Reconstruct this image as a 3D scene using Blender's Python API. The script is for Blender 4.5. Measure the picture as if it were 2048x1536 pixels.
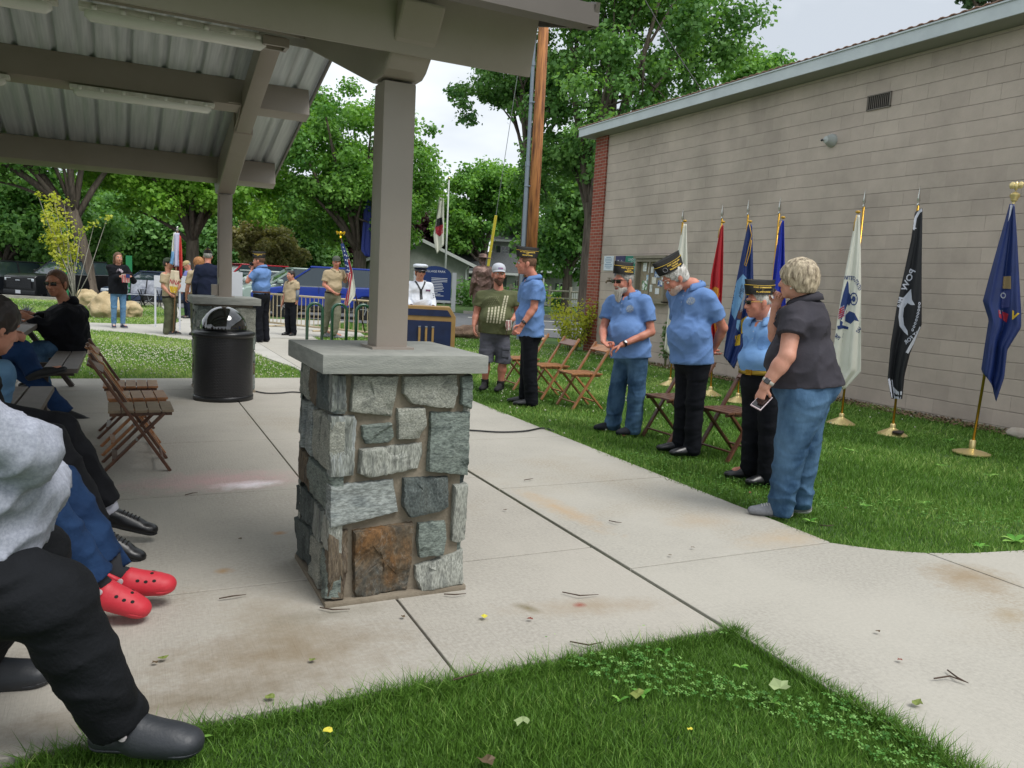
import bpy, bmesh, math, random
import numpy as np
from mathutils import Vector, Matrix
from mathutils.bvhtree import BVHTree
for o in list(bpy.data.objects): bpy.data.objects.remove(o)
random.seed(7); rng = np.random.default_rng(7)
sc = bpy.context.scene; COL = sc.collection
R = math.radians
# ---------------------------------------------------------------- camera
FL, YAW, PITCH, ROLL, HC = 1581.0, 0.45451, 0.125336, 0.0526997, 1.45
fw = Vector((math.sin(YAW)*math.cos(PITCH), math.cos(YAW)*math.cos(PITCH), -math.sin(PITCH)))
rt0 = Vector((math.cos(YAW), -math.sin(YAW), 0)); up0 = rt0.cross(fw)
rt = math.cos(ROLL)*rt0 + math.sin(ROLL)*up0; up = -math.sin(ROLL)*rt0 + math.cos(ROLL)*up0
cam = bpy.data.cameras.new('camera'); camo = bpy.data.objects.new('camera', cam); COL.objects.link(camo)
camo.matrix_world = Matrix(((rt.x,up.x,-fw.x,0),(rt.y,up.y,-fw.y,0),(rt.z,up.z,-fw.z,HC),(0,0,0,1)))
cam.sensor_width = 36; cam.lens = FL/2048*36; cam.clip_start = .05; cam.clip_end = 2000
sc.camera = camo
# ---------------------------------------------------------------- sky and light (thin overcast)
world = bpy.data.worlds.new("World"); sc.world = world; world.use_nodes = True
wn = world.node_tree; wn.nodes.clear()
SUN_EL, SUN_AZ = R(58), R(150)      # azimuth clockwise from +Y
sky = wn.nodes.new('ShaderNodeTexSky'); sky.sky_type='NISHITA'; sky.sun_disc=False
sky.sun_elevation=SUN_EL; sky.sun_rotation=SUN_AZ; sky.dust_density=3
bg1 = wn.nodes.new('ShaderNodeBackground'); bg1.inputs[1].default_value=.06
wn.links.new(sky.outputs[0], bg1.inputs[0])
tc = wn.nodes.new('ShaderNodeTexCoord'); mp = wn.nodes.new('ShaderNodeMapping'); mp.inputs['Scale'].default_value=(1,1,2.6)
nz = wn.nodes.new('ShaderNodeTexNoise'); nz.inputs['Scale'].default_value=2.3; nz.inputs['Detail'].default_value=5; nz.inputs['Roughness'].default_value=.5
cr = wn.nodes.new('ShaderNodeValToRGB'); e=cr.color_ramp.elements
e[0].position=.34; e[0].color=(.40,.435,.48,1); e[1].position=.66; e[1].color=(.72,.755,.79,1)
bg2 = wn.nodes.new('ShaderNodeBackground'); bg2.inputs[1].default_value=.74
mx = wn.nodes.new('ShaderNodeMixShader'); mx.inputs[0].default_value=.95
out = wn.nodes.new('ShaderNodeOutputWorld')
wn.links.new(tc.outputs['Generated'], mp.inputs[0]); wn.links.new(mp.outputs[0], nz.inputs[0]); wn.links.new(nz.outputs[0], cr.inputs[0])
wn.links.new(cr.outputs[0], bg2.inputs[0]); wn.links.new(bg1.outputs[0], mx.inputs[1]); wn.links.new(bg2.outputs[0], mx.inputs[2]); wn.links.new(mx.outputs[0], out.inputs[0])
sl = bpy.data.lights.new('sun','SUN'); sl.energy=1.25; sl.angle=R(28); sl.color=(1,.975,.94)
so = bpy.data.objects.new('sun', sl); COL.objects.link(so)
sd = Vector((math.sin(SUN_AZ)*math.cos(SUN_EL), math.cos(SUN_AZ)*math.cos(SUN_EL), math.sin(SUN_EL)))
so.rotation_euler = sd.to_track_quat('Z','Y').to_euler(); so.location=(0,0,30)
vs = sc.view_settings; vs.view_transform='Standard'; vs.look='None'; vs.gamma=1; vs.use_curve_mapping=False; vs.exposure=1.18
# ---------------------------------------------------------------- pixel <-> place helpers (full-size photo pixels)
def ray(x,y): return rt*((x-1024)/FL) - up*((y-768)/FL) + fw
C0 = Vector((0,0,HC))
def G(x,y,z=0.):
    d=ray(x,y); return C0+d*((z-HC)/d.z)
def AX(x,y,X): d=ray(x,y); return C0+d*(X/d.x)
def AY(x,y,Y): d=ray(x,y); return C0+d*(Y/d.y)
def plane_at(base):
    """J(px,py,dd): point where the ray meets the upright plane through base facing the camera, dd metres behind it"""
    n=Vector((base[0],base[1],0)).normalized(); D=Vector((base[0],base[1],0)).length
    def J(x,y,dd=0.):
        d=ray(x,y); return C0+d*((D+dd)/(d.x*n.x+d.y*n.y))
    return J
# ---------------------------------------------------------------- materials
def lin(h):
    if not isinstance(h,str): return tuple(h)
    h=h.lstrip('#'); v=[int(h[i:i+2],16)/255 for i in (0,2,4)]
    return tuple(((c+.055)/1.055)**2.4 if c>.04045 else c/12.92 for c in v)
MATS={}
def mat(name, col, rough=.7, col2=None, scale=8., bump=0., bscale=None, metal=0., stretch=(1,1,1), detail=6, emit=0, trans=0, spec=.5, pos=(.35,.65), coat=0, sub=0, alpha=1):
    if name in MATS: return MATS[name]
    m=bpy.data.materials.new(name); m.use_nodes=True; MATS[name]=m
    nt=m.node_tree; b=nt.nodes['Principled BSDF']; L=nt.links.new
    c=lin(col); b.inputs['Base Color'].default_value=(*c,1); b.inputs['Roughness'].default_value=rough; b.inputs['Metallic'].default_value=metal
    b.inputs['Specular IOR Level'].default_value=spec
    if coat: b.inputs['Coat Weight'].default_value=coat; b.inputs['Coat Roughness'].default_value=.05
    if trans: b.inputs['Transmission Weight'].default_value=trans
    if sub: b.inputs['Subsurface Weight'].default_value=sub; b.inputs['Subsurface Scale'].default_value=.02; b.inputs['Subsurface Radius'].default_value=(1,.35,.2)
    if alpha<1: b.inputs['Alpha'].default_value=alpha
    if emit: b.inputs['Emission Color'].default_value=(*c,1); b.inputs['Emission Strength'].default_value=emit
    t=nt.nodes.new('ShaderNodeTexCoord'); mpn=nt.nodes.new('ShaderNodeMapping'); mpn.inputs['Scale'].default_value=stretch; L(t.outputs['Object'],mpn.inputs[0])
    m['_map']=mpn.name
    if col2 is not None:
        n=nt.nodes.new('ShaderNodeTexNoise'); n.inputs['Scale'].default_value=scale; n.inputs['Detail'].default_value=detail; n.inputs['Roughness'].default_value=.6; L(mpn.outputs[0],n.inputs[0])
        r=nt.nodes.new('ShaderNodeValToRGB'); L(n.outputs[0],r.inputs[0]); q=r.color_ramp.elements
        q[0].position,q[1].position=pos; q[0].color=(*c,1); q[1].color=(*lin(col2),1); L(r.outputs[0],b.inputs['Base Color'])
        m['_ramp']=r.name
    if bump:
        n2=nt.nodes.new('ShaderNodeTexNoise'); n2.inputs['Scale'].default_value=bscale or scale*4; n2.inputs['Detail'].default_value=6; L(mpn.outputs[0],n2.inputs[0])
        bp=nt.nodes.new('ShaderNodeBump'); bp.inputs['Distance'].default_value=bump; bp.inputs['Strength'].default_value=1; L(n2.outputs[0],bp.inputs['Height']); L(bp.outputs[0],b.inputs['Normal'])
    return m
def nodes(m): return m.node_tree, m.node_tree.nodes['Principled BSDF']
# ---------------------------------------------------------------- mesh helpers
def link(name, me, m=None, parent=None, smooth=False):
    o=bpy.data.objects.new(name, me); COL.objects.link(o)
    if m is not None:
        for q in (m if isinstance(m,(list,tuple)) else [m]): me.materials.append(q)
    if parent is not None: o.parent=parent; o.matrix_parent_inverse=parent.matrix_world.inverted() if False else Matrix()
    if smooth: me.polygons.foreach_set('use_smooth',[True]*len(me.polygons))
    return o
class MB:
    """collects geometry; build() links it as one mesh object. Coordinates relative to the thing's empty."""
    def __init__(s): s.v=[]; s.f=[]; s.mi=[]
    def add(s, v, f, mi=0):
        b=len(s.v); s.v.extend([tuple(p) for p in v]); s.f.extend([tuple(i+b for i in q) for q in f]); s.mi.extend([mi]*len(f)); return s
    def box(s, c, d, rz=0, M=None, mi=0, bev=0):
        hx,hy,hz=d[0]/2,d[1]/2,d[2]/2
        if bev:
            bm=bmesh.new(); bmesh.ops.create_cube(bm,size=1); bmesh.ops.scale(bm,vec=d,verts=bm.verts)
            bmesh.ops.bevel(bm,geom=bm.edges[:],offset=bev,segments=2,affect='EDGES',profile=.7)
            bm.verts.index_update(); P=[v.co.copy() for v in bm.verts]; F=[[v.index for v in f.verts] for f in bm.faces]; bm.free()
        else:
            P=[Vector((x,y,z)) for z in (-hz,hz) for y in (-hy,hy) for x in (-hx,hx)]; F=[(0,2,3,1),(4,5,7,6),(0,1,5,4),(2,6,7,3),(0,4,6,2),(1,3,7,5)]
        T=Matrix.Translation(c)@(M if M is not None else Matrix.Rotation(rz,4,'Z'))
        return s.add([T@p for p in P],F,mi)
    def bar(s,a,b,w,h=None,upv=(0,0,1),mi=0,bev=0):
        a=Vector(a);b=Vector(b);h=h or w; z=(b-a); Ln=z.length; z=z/Ln; u=Vector(upv)
        x=z.cross(u)
        if x.length<1e-3: x=z.cross(Vector((0,1,0)))
        x.normalize(); y=z.cross(x)
        M=Matrix((x,y,z)).transposed().to_4x4()
        return s.box((a+b)/2,(w,h,Ln),M=M,mi=mi,bev=bev)
    def tube(s,pts,r,n=8,mi=0,cap=True,closed=False):
        pts=[Vector(p) for p in pts]; rs=r if hasattr(r,'__len__') else [r]*len(pts); V=[];F=[]
        up_=None
        for i,p in enumerate(pts):
            t=(pts[min(i+1,len(pts)-1)]-pts[max(i-1,0)]).normalized()
            if up_ is None: up_=t.orthogonal().normalized()
            else:
                up_=(up_-t*up_.dot(t)); up_=up_.normalized() if up_.length>1e-6 else t.orthogonal().normalized()
            w=t.cross(up_)
            for k in range(n):
                a=2*math.pi*k/n; V.append(p+(up_*math.cos(a)+w*math.sin(a))*rs[i])
        for i in range(len(pts)-1):
            for k in range(n): F.append((i*n+k,i*n+(k+1)%n,(i+1)*n+(k+1)%n,(i+1)*n+k))
        if cap: F.append(tuple(range(n-1,-1,-1))); F.append(tuple((len(pts)-1)*n+k for k in range(n)))
        return s.add(V,F,mi)
    def lathe(s,prof,c=(0,0,0),n=24,mi=0,M=None,sx=1,sy=1):
        V=[];F=[]; c=Vector(c)
        for r,z in prof:
            for k in range(n):
                a=2*math.pi*k/n; p=Vector((r*math.cos(a)*sx,r*math.sin(a)*sy,z)); V.append((M@p if M is not None else p)+c)
        for i in range(len(prof)-1):
            for k in range(n): F.append((i*n+k,i*n+(k+1)%n,(i+1)*n+(k+1)%n,(i+1)*n+k))
        if prof[0][0]>1e-4: F.append(tuple(range(n-1,-1,-1)))
        if prof[-1][0]>1e-4: F.append(tuple((len(prof)-1)*n+k for k in range(n)))
        return s.add(V,F,mi)
    def prism(s,poly,h,M=None,mi=0):
        """poly: 2d points in xy, extruded 0..h along z, placed by M"""
        n=len(poly); V=[Vector((x,y,0)) for x,y in poly]+[Vector((x,y,h)) for x,y in poly]
        if M is not None: V=[M@v for v in V]
        ar=sum(poly[i][0]*poly[(i+1)%n][1]-poly[(i+1)%n][0]*poly[i][1] for i in range(n))
        F=[tuple(range(n-1,-1,-1)),tuple(range(n,2*n))]+[(i,(i+1)%n,n+(i+1)%n,n+i) for i in range(n)]
        if ar<0: F=[tuple(reversed(f)) for f in F]
        return s.add(V,F,mi)
    def blob(s,c,r,sub=3,amp=.2,fr=1.5,seed=0,mi=0,flat=None):
        bm=bmesh.new(); bmesh.ops.create_icosphere(bm,subdivisions=sub,radius=1)
        from mathutils import noise
        P=[]
        for v in bm.verts:
            q=v.co.copy(); k=1+amp*noise.noise(q*fr+Vector((seed*7.1,seed*3.3,seed)))+amp*.4*noise.noise(q*fr*2.7+Vector((seed,0,seed*2)))
            q=Vector((q.x*r[0]*k,q.y*r[1]*k,q.z*r[2]*k))
            P.append(q+Vector(c))
        bm.verts.index_update(); F=[[v.index for v in f.verts] for f in bm.faces]; bm.free()
        return s.add(P,F,mi)
    def build(s,name,m,parent=None,smooth=False,bevel=0,auto=False):
        me=bpy.data.meshes.new(name); me.from_pydata([tuple(v) for v in s.v],[],s.f)
        o=link(name,me,m,parent,smooth)
        if any(s.mi): me.polygons.foreach_set('material_index',s.mi)
        me.validate(); me.update()
        if bevel:
            b=o.modifiers.new('b','BEVEL'); b.width=bevel; b.segments=2; b.limit_method='ANGLE'; b.angle_limit=R(35)
        if auto and smooth:
            try:
                me.set_sharp_from_angle(angle=R(40))
            except Exception: pass
        return o
def npmesh(name,V,F,m=None,parent=None,smooth=False,mi=None,cols=None):
    """numpy verts (n,3), faces (k,3|4)"""
    V=np.asarray(V,np.float32); F=np.asarray(F,np.int32); k=F.shape[1]
    me=bpy.data.meshes.new(name); me.vertices.add(len(V)); me.vertices.foreach_set('co',V.ravel())
    me.loops.add(F.size); me.loops.foreach_set('vertex_index',F.ravel())
    me.polygons.add(len(F)); me.polygons.foreach_set('loop_start',np.arange(0,F.size,k,dtype=np.int32))
    try: me.polygons.foreach_set('loop_total',np.full(len(F),k,np.int32))
    except Exception: pass
    me.update(calc_edges=True)
    o=link(name,me,m,parent,smooth)
    if mi is not None: me.polygons.foreach_set('material_index',np.asarray(mi,np.int32))
    if cols is not None:
        a=me.attributes.new('tint','FLOAT','POINT'); a.data.foreach_set('value',np.asarray(cols,np.float32))
    return o
def thing(name,label,cat,loc=(0,0,0),rz=0,group=None,parent=None):
    o=bpy.data.objects.new(name,None); COL.objects.link(o); o.location=loc; o.rotation_euler=(0,0,rz); o.empty_display_size=.1
    o['label']=label; o['category']=cat
    if group: o['group']=group
    return o
def tag(o,label,cat,group=None,kind=None):
    o['label']=label; o['category']=cat
    if group: o['group']=group
    if kind: o['kind']=kind
    return o
def struct(o,label=None):
    o['kind']='structure'
    o['label']=label or o.name.replace('_',' '); o['category']=o.name.split('.')[0].replace('_',' ')
    return o
def sub(parent,child):
    child.parent=parent; return child
def kids(o): return [c for c in bpy.data.objects if c.parent==o]
def copy_tree(o,parent=None):
    ks=kids(o); c=o.copy(); COL.objects.link(c); c.parent=parent
    for ch in ks: copy_tree(ch,c)
    return c
def text_mesh(txt,size,font_scale=1.,align='CENTER',bold=0.,sub_=0,sx=1.):
    cu=bpy.data.curves.new('t','FONT'); cu.body=txt; cu.size=size; cu.align_x=align; cu.align_y='CENTER'; cu.resolution_u=2; cu.offset=bold
    ob=bpy.data.objects.new('t',cu); COL.objects.link(ob); dg=bpy.context.evaluated_depsgraph_get(); me=ob.evaluated_get(dg).to_mesh()
    V=[(v.co.x*sx,v.co.y) for v in me.vertices]; F=[tuple(p.vertices) for p in me.polygons]
    ob.evaluated_get(dg).to_mesh_clear(); bpy.data.objects.remove(ob); bpy.data.curves.remove(cu)
    return V,F
# ================================================================ GROUND
def concrete(name,base,stain,seed=0.,broom=True,stains=()):
    m=bpy.data.materials.new(name); m.use_nodes=True; nt,b=nodes(m); L=nt.links.new; N=nt.nodes.new
    b.inputs['Roughness'].default_value=.85; b.inputs['Specular IOR Level'].default_value=.3
    t=N('ShaderNodeTexCoord')
    def noise(sc_,det=6,ro=.6,st=(1,1,1),off=(0,0,0)):
        mpn=N('ShaderNodeMapping'); mpn.inputs['Scale'].default_value=st; mpn.inputs['Location'].default_value=off; L(t.outputs['Object'],mpn.inputs[0])
        n=N('ShaderNodeTexNoise'); n.inputs['Scale'].default_value=sc_; n.inputs['Detail'].default_value=det; n.inputs['Roughness'].default_value=ro; L(mpn.outputs[0],n.inputs[0]); return n.outputs[0]
    def ramp(s,p0,p1,c0=(0,0,0,1),c1=(1,1,1,1)):
        r=N('ShaderNodeValToRGB'); q=r.color_ramp.elements; q[0].position=p0;q[1].position=p1;q[0].color=c0;q[1].color=c1; L(s,r.inputs[0]); return r.outputs[0]
    def mix(f,a,c2,typ='MIX'):
        x=N('ShaderNodeMix'); x.data_type='RGBA'; x.blend_type=typ
        if isinstance(f,float): x.inputs[0].default_value=f
        else: L(f,x.inputs[0])
        for k,vv in ((6,a),(7,c2)):
            if isinstance(vv,tuple): x.inputs[k].default_value=(*vv[:3],1)
            else: L(vv,x.inputs[k])
        return x.outputs[2]
    c=lin(base); s=lin(stain)
    col=mix(ramp(noise(1.1,8,.65,off=(seed,0,0)),.40,.62),c,tuple(q*.80 for q in c))
    col=mix(ramp(noise(.45,9,.62,off=(seed,5,0)),.56,.72),col,s)
    col=mix(ramp(noise(55,3,.6),.3,.75),col,tuple(q*1.12 for q in c))
    col=mix(ramp(noise(240,2,.5),.62,.75),col,tuple(q*.7 for q in c))
    sp=ramp(noise(14,5,.7,off=(3,seed,0)),.66,.74); col=mix(sp,col,tuple(q*1.2 for q in c))
    dk=ramp(noise(24,6,.75,off=(9,seed,0)),.7,.78); col=mix(dk,col,tuple(q*.55 for q in c))
    geo=N('ShaderNodeNewGeometry')
    for (x,y,rx,ry,ang,colr,st,th) in stains:
        m2=N('ShaderNodeMapping'); m2.vector_type='TEXTURE'; m2.inputs['Location'].default_value=(x,y,0); m2.inputs['Rotation'].default_value=(0,0,ang); m2.inputs['Scale'].default_value=(rx,ry,100)
        L(t.outputs['Object'],m2.inputs[0]); ln=N('ShaderNodeVectorMath'); ln.operation='LENGTH'; L(m2.outputs[0],ln.inputs[0])
        nn=noise(9,6,.75,off=(x,y,0)); ad=N('ShaderNodeMath'); ad.operation='MULTIPLY_ADD'; L(nn,ad.inputs[0]); ad.inputs[1].default_value=1.6; L(ln.outputs[1],ad.inputs[2]); hf_=N('ShaderNodeMath'); hf_.operation='MULTIPLY'; hf_.inputs[1].default_value=.5; L(ad.outputs[0],hf_.inputs[0])
        f=ramp(hf_.outputs[0],.25+th*.25,.86,(st,st,st,1),(0,0,0,1)); col=mix(f,col,lin(colr))
    L(col,b.inputs['Base Color'])
    n1=noise(120,4,.6,st=(1.,.05,1.) if broom else (1,1,1)); bp=N('ShaderNodeBump'); bp.inputs['Distance'].default_value=.0035; bp.inputs['Strength'].default_value=.8; L(n1,bp.inputs['Height']); L(bp.outputs[0],b.inputs['Normal'])
    return m
ST=[(1.9,2.95,.5,.14,-.2,'#8f7a5c',.5,.5),(2.5,4.25,.16,.75,.1,'#a8875f',.6,.4),(.5,2.95,.7,.3,0,'#7b6a50',.75,.4),(.2,2.7,.9,.16,0,'#6f6149',.7,.5),(.55,3.2,.25,.5,.2,'#827257',.5,.5),
    (.72,5.5,.3,.13,.1,'#f4f2f6',.95,.7),(.55,5.65,.8,.35,0,'#d7a0a6',.5,.35),(.75,4.4,.06,.05,0,'#b07a3c',.8,.8),(.4,3.9,.06,.05,0,'#a5814e',.7,.8),(1.62,3.02,.05,.1,.5,'#6e6444',.8,.7),(1.86,2.98,.05,.04,.3,'#8c3f30',.8,.8),(.76,3.25,.35,.1,0,'#6b6552',.5,.4)]
ST2=[(4.1,2.62,.34,.28,.1,'#8a7350',.75,.5),(4.45,2.35,.3,.1,0,'#93805f',.5,.5),(3.8,2.2,.16,.1,.2,'#8f7a52',.6,.5),(2.55,4.4,.14,.7,.1,'#b59468',.6,.4),(3.3,3.9,.35,.2,0,'#a9967c',.5,.5),(3.6,3.45,.5,.2,0,'#b39c7c',.5,.5)]
M_slab=concrete('pavilion_concrete','#a8a399','#8d826e',0.,True,ST)
M_walk=concrete('walk_concrete','#a9a59b','#988d7a',4.,True,ST2)
M_path=concrete('path_concrete','#aeaba3','#a39f95',9.,True)
def poly_slab(mb,P,z=0.,h=.12):
    mb.prism(P,h,M=Matrix.Translation((0,0,z-h)))
def rects(mb,xs,ys,gap=.007):
    for i in range(len(xs)-1):
        for j in range(len(ys)-1):
            poly_slab(mb,[(xs[i]+gap,ys[j]+gap),(xs[i+1]-gap,ys[j]+gap),(xs[i+1]-gap,ys[j+1]-gap),(xs[i]+gap,ys[j+1]-gap)])
mb=MB(); rects(mb,[-8.1,-5.8,-3.5,-1.2,1.09,2.35],[2.55,3.67,5.32,6.99,8.55,10.1,11.16],.0055)
struct(mb.build('pavilion_floor',M_slab,bevel=.004),'broom finished concrete floor slabs under the pavilion')
mb=MB()
rects(mb,[2.365,3.83],[3.31,4.97,6.63,8.27,9.9,11.5,13.1,14.7,16.3,17.9],.0065)
g=.004
curve=[(3.82,3.306),(3.9,3.22),(4.0,3.13),(4.12,3.05),(4.246,2.985)]
poly_slab(mb,[(2.4,-3),(4.246,-3)]+curve[::-1]+[(2.369,3.306),(2.369,2.53)])
poly_slab(mb,[(4.258,-3),(9.5,-3),(9.5,2.95),(7,2.84),(5.6,2.81),(4.9,2.83),(4.5,2.9),(4.258,2.98)])
struct(mb.build('walkway',M_walk,bevel=.004),'pale concrete walkway slabs')
mb=MB()
def ppoly(L,z=0.): return [tuple(G(x,y).xy) for x,y in L]
A=[(-8.,21.2),(-1.8,19.08),(-.8,19.1),(.06,18.77),(1.06,17.09),(1.5,15.8),(2.0,14.4),(2.29,12.44),(2.355,11.17),(2.355,18.0),(3.84,18.0),(3.84,18.6),(5.2,18.9),(5.4,20.2),(4.6,22.8),(6.2,25.0),(1.4,25.6),(1.6,31.6),(1.0,31.6),(1.22,26),(1.3,23.2),(1.1,22.3),(.4,21.41),(-.92,21.63),(-2.8,22.7),(-8,24)]
poly_slab(mb,A,z=.003)
struct(mb.build('path',M_path),'curving concrete path and plaza behind the lawn')
M_asph=mat('asphalt','#55575a',.9,'#686a6c',3,bump=.004,bscale=90)
def sm(t): t=min(1,max(0,t)); return t*t*(3-2*t)
def zr(x,y): return -.46*sm((y-35.2)/4.5)*sm((7-x)/5)     # the parking area falls away to the left
bm=bmesh.new(); vs_=[bm.verts.new((x,y,0)) for x,y in [(-60,34.9),(-4.4,34.75),(1.2,31.8),(6.25,25.1),(8.8,22.),(11.6,19.4),(60,-2),(60,20),(14,34),(9,50),(5,58),(-60,70)]]; bm.faces.new(vs_); bmesh.ops.triangulate(bm,faces=bm.faces[:])
for _ in range(6):
    es=[e for e in bm.edges if e.calc_length()>3]
    if not es: break
    bmesh.ops.subdivide_edges(bm,edges=es,cuts=1); bmesh.ops.triangulate(bm,faces=bm.faces[:])
for v in bm.verts: v.co.z=zr(v.co.x,v.co.y)-.01
me=bpy.data.meshes.new('road'); bm.to_mesh(me); bm.free(); struct(link('road',me,M_asph),'asphalt street and parking area')
M_kerb=mat('kerb_concrete','#aaa69c',.9,'#97928a',6,bump=.003)
mb=MB()
def strip(mb,P,w,z0,z1):
    for a,b in zip(P[:-1],P[1:]): mb.bar((a[0],a[1],(z0+z1)/2),(b[0],b[1],(z0+z1)/2),w,z1-z0)
strip(mb,[(-30,33.4),(-4.4,34.5),(1.1,31.75)],.18,-.1,.1)
strip(mb,[(14,34.2),(60,20.2)],.2,-.1,.11)
struct(mb.build('kerb',M_kerb),'pale kerb along the parking area')
M_line=mat('road_paint','#dcdad0',.8,'#b5b3aa',12)
mb=MB()
for a,b,w in (((13.2,22.6),(30,12.5),.5),((12.2,23.9),(30,16.8),.3),((12.7,30.5),(45,17),.4)): mb.bar((a[0],a[1],-.004),(b[0],b[1],-.004),w,.006)
struct(mb.build('road_marking',M_line),'white painted line on the street')
# soil / lawn base
M_soil=mat('lawn_ground','#31491f',.95,'#4b6a28',1.6,bump=.01,bscale=30)
nt,b=nodes(M_soil)
V=[];F=[]
xs=np.concatenate([[-700,-200,-60],np.arange(-30,31,3.),[60,200,700]]); ys=np.concatenate([[-60,-20],np.arange(-6,61,3.),[90,200,900]])
X,Y=np.meshgrid(xs,ys,indexing='ij'); Z=np.full_like(X,-.03); Z=Z+np.vectorize(zr)(X,Y)*1.03-.05*(Y>33); V=np.stack([X,Y,Z],-1).reshape(-1,3); ny=len(ys)
F=[(i*ny+j,(i+1)*ny+j,(i+1)*ny+j+1,i*ny+j+1) for i in range(len(xs)-1) for j in range(ny-1)]
struct(npmesh('ground',V,F,M_soil),'grassy ground under the lawns')
# ================================================================ PAVILION
M_steel=mat('painted_steel','#8f857a',.4,'#968c82',2,bump=.0006,bscale=60)
M_galv=mat('galvanised_deck','#d3d8d9',.42,'#bcc2c4',3,metal=.05,stretch=(14,.5,1))
M_trim=mat('roof_trim','#5d564f',.4,'#655e57',3)
M_fix=mat('fixture_plastic','#dedcd4',.45,'#b0aea5',6)
M_cap=mat('cast_stone','#888a84',.85,'#9b9c95',9,bump=.003,bscale=60,stretch=(1,1,6))
M_mort=mat('mortar','#8a8070',.95,'#776d5e',9,bump=.004,bscale=70)
def stone_mat(name,a,b,c=None,st=(3,3,1),sc_=7,rot=0,veins=True):
    m=bpy.data.materials.new(name); m.use_nodes=True; nt,bs=nodes(m); L=nt.links.new; N=nt.nodes.new
    bs.inputs['Roughness'].default_value=.78; bs.inputs['Specular IOR Level'].default_value=.35
    t=N('ShaderNodeTexCoord'); mp_=N('ShaderNodeMapping'); mp_.inputs['Scale'].default_value=st; mp_.inputs['Rotation'].default_value=(0,rot,0); L(t.outputs['Object'],mp_.inputs[0])
    def noi(s,d=8,r=.7,dist=0.):
        n=N('ShaderNodeTexNoise'); n.inputs['Scale'].default_value=s; n.inputs['Detail'].default_value=d; n.inputs['Roughness'].default_value=r; n.inputs['Distortion'].default_value=dist; L(mp_.outputs[0],n.inputs[0]); return n.outputs[0]
    def ramp(s,*st_):
        r=N('ShaderNodeValToRGB'); q=r.color_ramp.elements; q[0].position=st_[0][0]; q[0].color=(*lin(st_[0][1]),1); q[1].position=st_[-1][0]; q[1].color=(*lin(st_[-1][1]),1)
        for p,cc in st_[1:-1]: e_=q.new(p); e_.color=(*lin(cc),1)
        L(s,r.inputs[0]); return r.outputs[0]
    base=ramp(noi(sc_*.7,10,.62,.5),*([(.36,a),(.52,b),(.64,c or b)]))
    if veins:
        v=ramp(noi(sc_*.8,5,.6,1.5),(.485,'#000000'),(.5,'#777777'),(.515,'#000000'))
        x=N('ShaderNodeMix'); x.data_type='RGBA'; L(v,x.inputs[0]); L(base,x.inputs[6]); x.inputs[7].default_value=(*lin('#b9bdb8'),1); base=x.outputs[2]
    f=ramp(noi(sc_*7,4,.6),(.38,'#9a9a9a'),(.62,'#ffffff')); x=N('ShaderNodeMix'); x.data_type='RGBA'; x.blend_type='MULTIPLY'; x.inputs[0].default_value=.75; L(base,x.inputs[6]); L(f,x.inputs[7])
    L(x.outputs[2],bs.inputs['Base Color'])
    bp=N('ShaderNodeBump'); bp.inputs['Distance'].default_value=.008; L(noi(sc_*1.3,10,.66,.3),bp.inputs['Height']); L(bp.outputs[0],bs.inputs['Normal'])
    return m
SM=dict(
 g=stone_mat('stone_grey_green','#85877e','#a5a69a','#92948a',(2,2,3),9,.5),
 b=stone_mat('stone_blue_grey','#7d8585','#a0a6a2','#8b928f',(1,1,3),6,.3),
 s=stone_mat('stone_banded','#565b5b','#93978f','#a5aaa8',(14,14,1.2),3,0,False),
 d=stone_mat('stone_dark','#3d4443','#5d6563','#5b615d',(3,3,2),6,.2),
 m=stone_mat('stone_mixed','#555e5a','#848e86','#68716b',(2,2,5),5,-.4),
 w=stone_mat('stone_pale','#888b84','#aeb0a6','#7d7f78',(6,6,1.4),5,0),
 r=stone_mat('stone_rust','#565955','#6b5a45','#7d5b38',(2.4,2.4,2),3.2,.6),
 n=stone_mat('stone_brown','#4b4136','#776a58','#5b4f42',(10,10,1.5),4,0,True))
def stone(poly,M,m,parent,th=.035,seed=0):
    """poly in face plane (a,b); M maps (a,b,out) to local space"""
    from mathutils import noise
    P=[Vector((x,y)) for x,y in poly]; out=[]
    rs=random.Random(seed)
    for i,p in enumerate(P):
        q=P[(i+1)%len(P)]; n=max(2,int((q-p).length/.014))
        for k in range(n):
            t=k/n; v=p.lerp(q,t)
            if k: v=v+Vector((rs.uniform(-1,1),rs.uniform(-1,1)))*.0022
            out.append(v)
    c=sum(out,Vector((0,0)))/len(out); n=len(out); rings=[1,.995,.96,.88,.72,.52,.3,.12]; hs=[-.02,.45,.93,1,1.,1,1,1]
    tilt=(rs.uniform(-.08,.08),rs.uniform(-.08,.08)); V=[];F=[]
    for r_,h in zip(rings,hs):
        for v in out:
            w=c+(v-c)*r_; d=w-c
            nz=noise.noise(Vector((w.x*9,w.y*9,seed*3.7)))*.008+abs(noise.noise(Vector((w.x*24,w.y*24,seed))))*.005 - (.010 if noise.noise(Vector((w.x*6+seed,w.y*7,seed*1.3)))>.18 else 0)
            V.append(M@Vector((w.x,w.y,(th+d.x*tilt[0]+d.y*tilt[1]+nz)*h if h>0 else -.03)))
    for k in range(len(rings)-1):
        for i in range(n): F.append((k*n+i,k*n+(i+1)%n,(k+1)*n+(i+1)%n,(k+1)*n+i))
    V.append(M@Vector((c.x,c.y,th))); F+= [((len(rings)-1)*n+i,(len(rings)-1)*n+(i+1)%n,len(V)-1) for i in range(n)]
    mb=MB().add(V,F); o=mb.build('stone',m,parent,smooth=True,auto=True); return o
PAV=thing('park_pavilion','open steel park pavilion with a corrugated metal roof on stone pillars','pavilion',(1.10,3.62,0),.0100)
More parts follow.
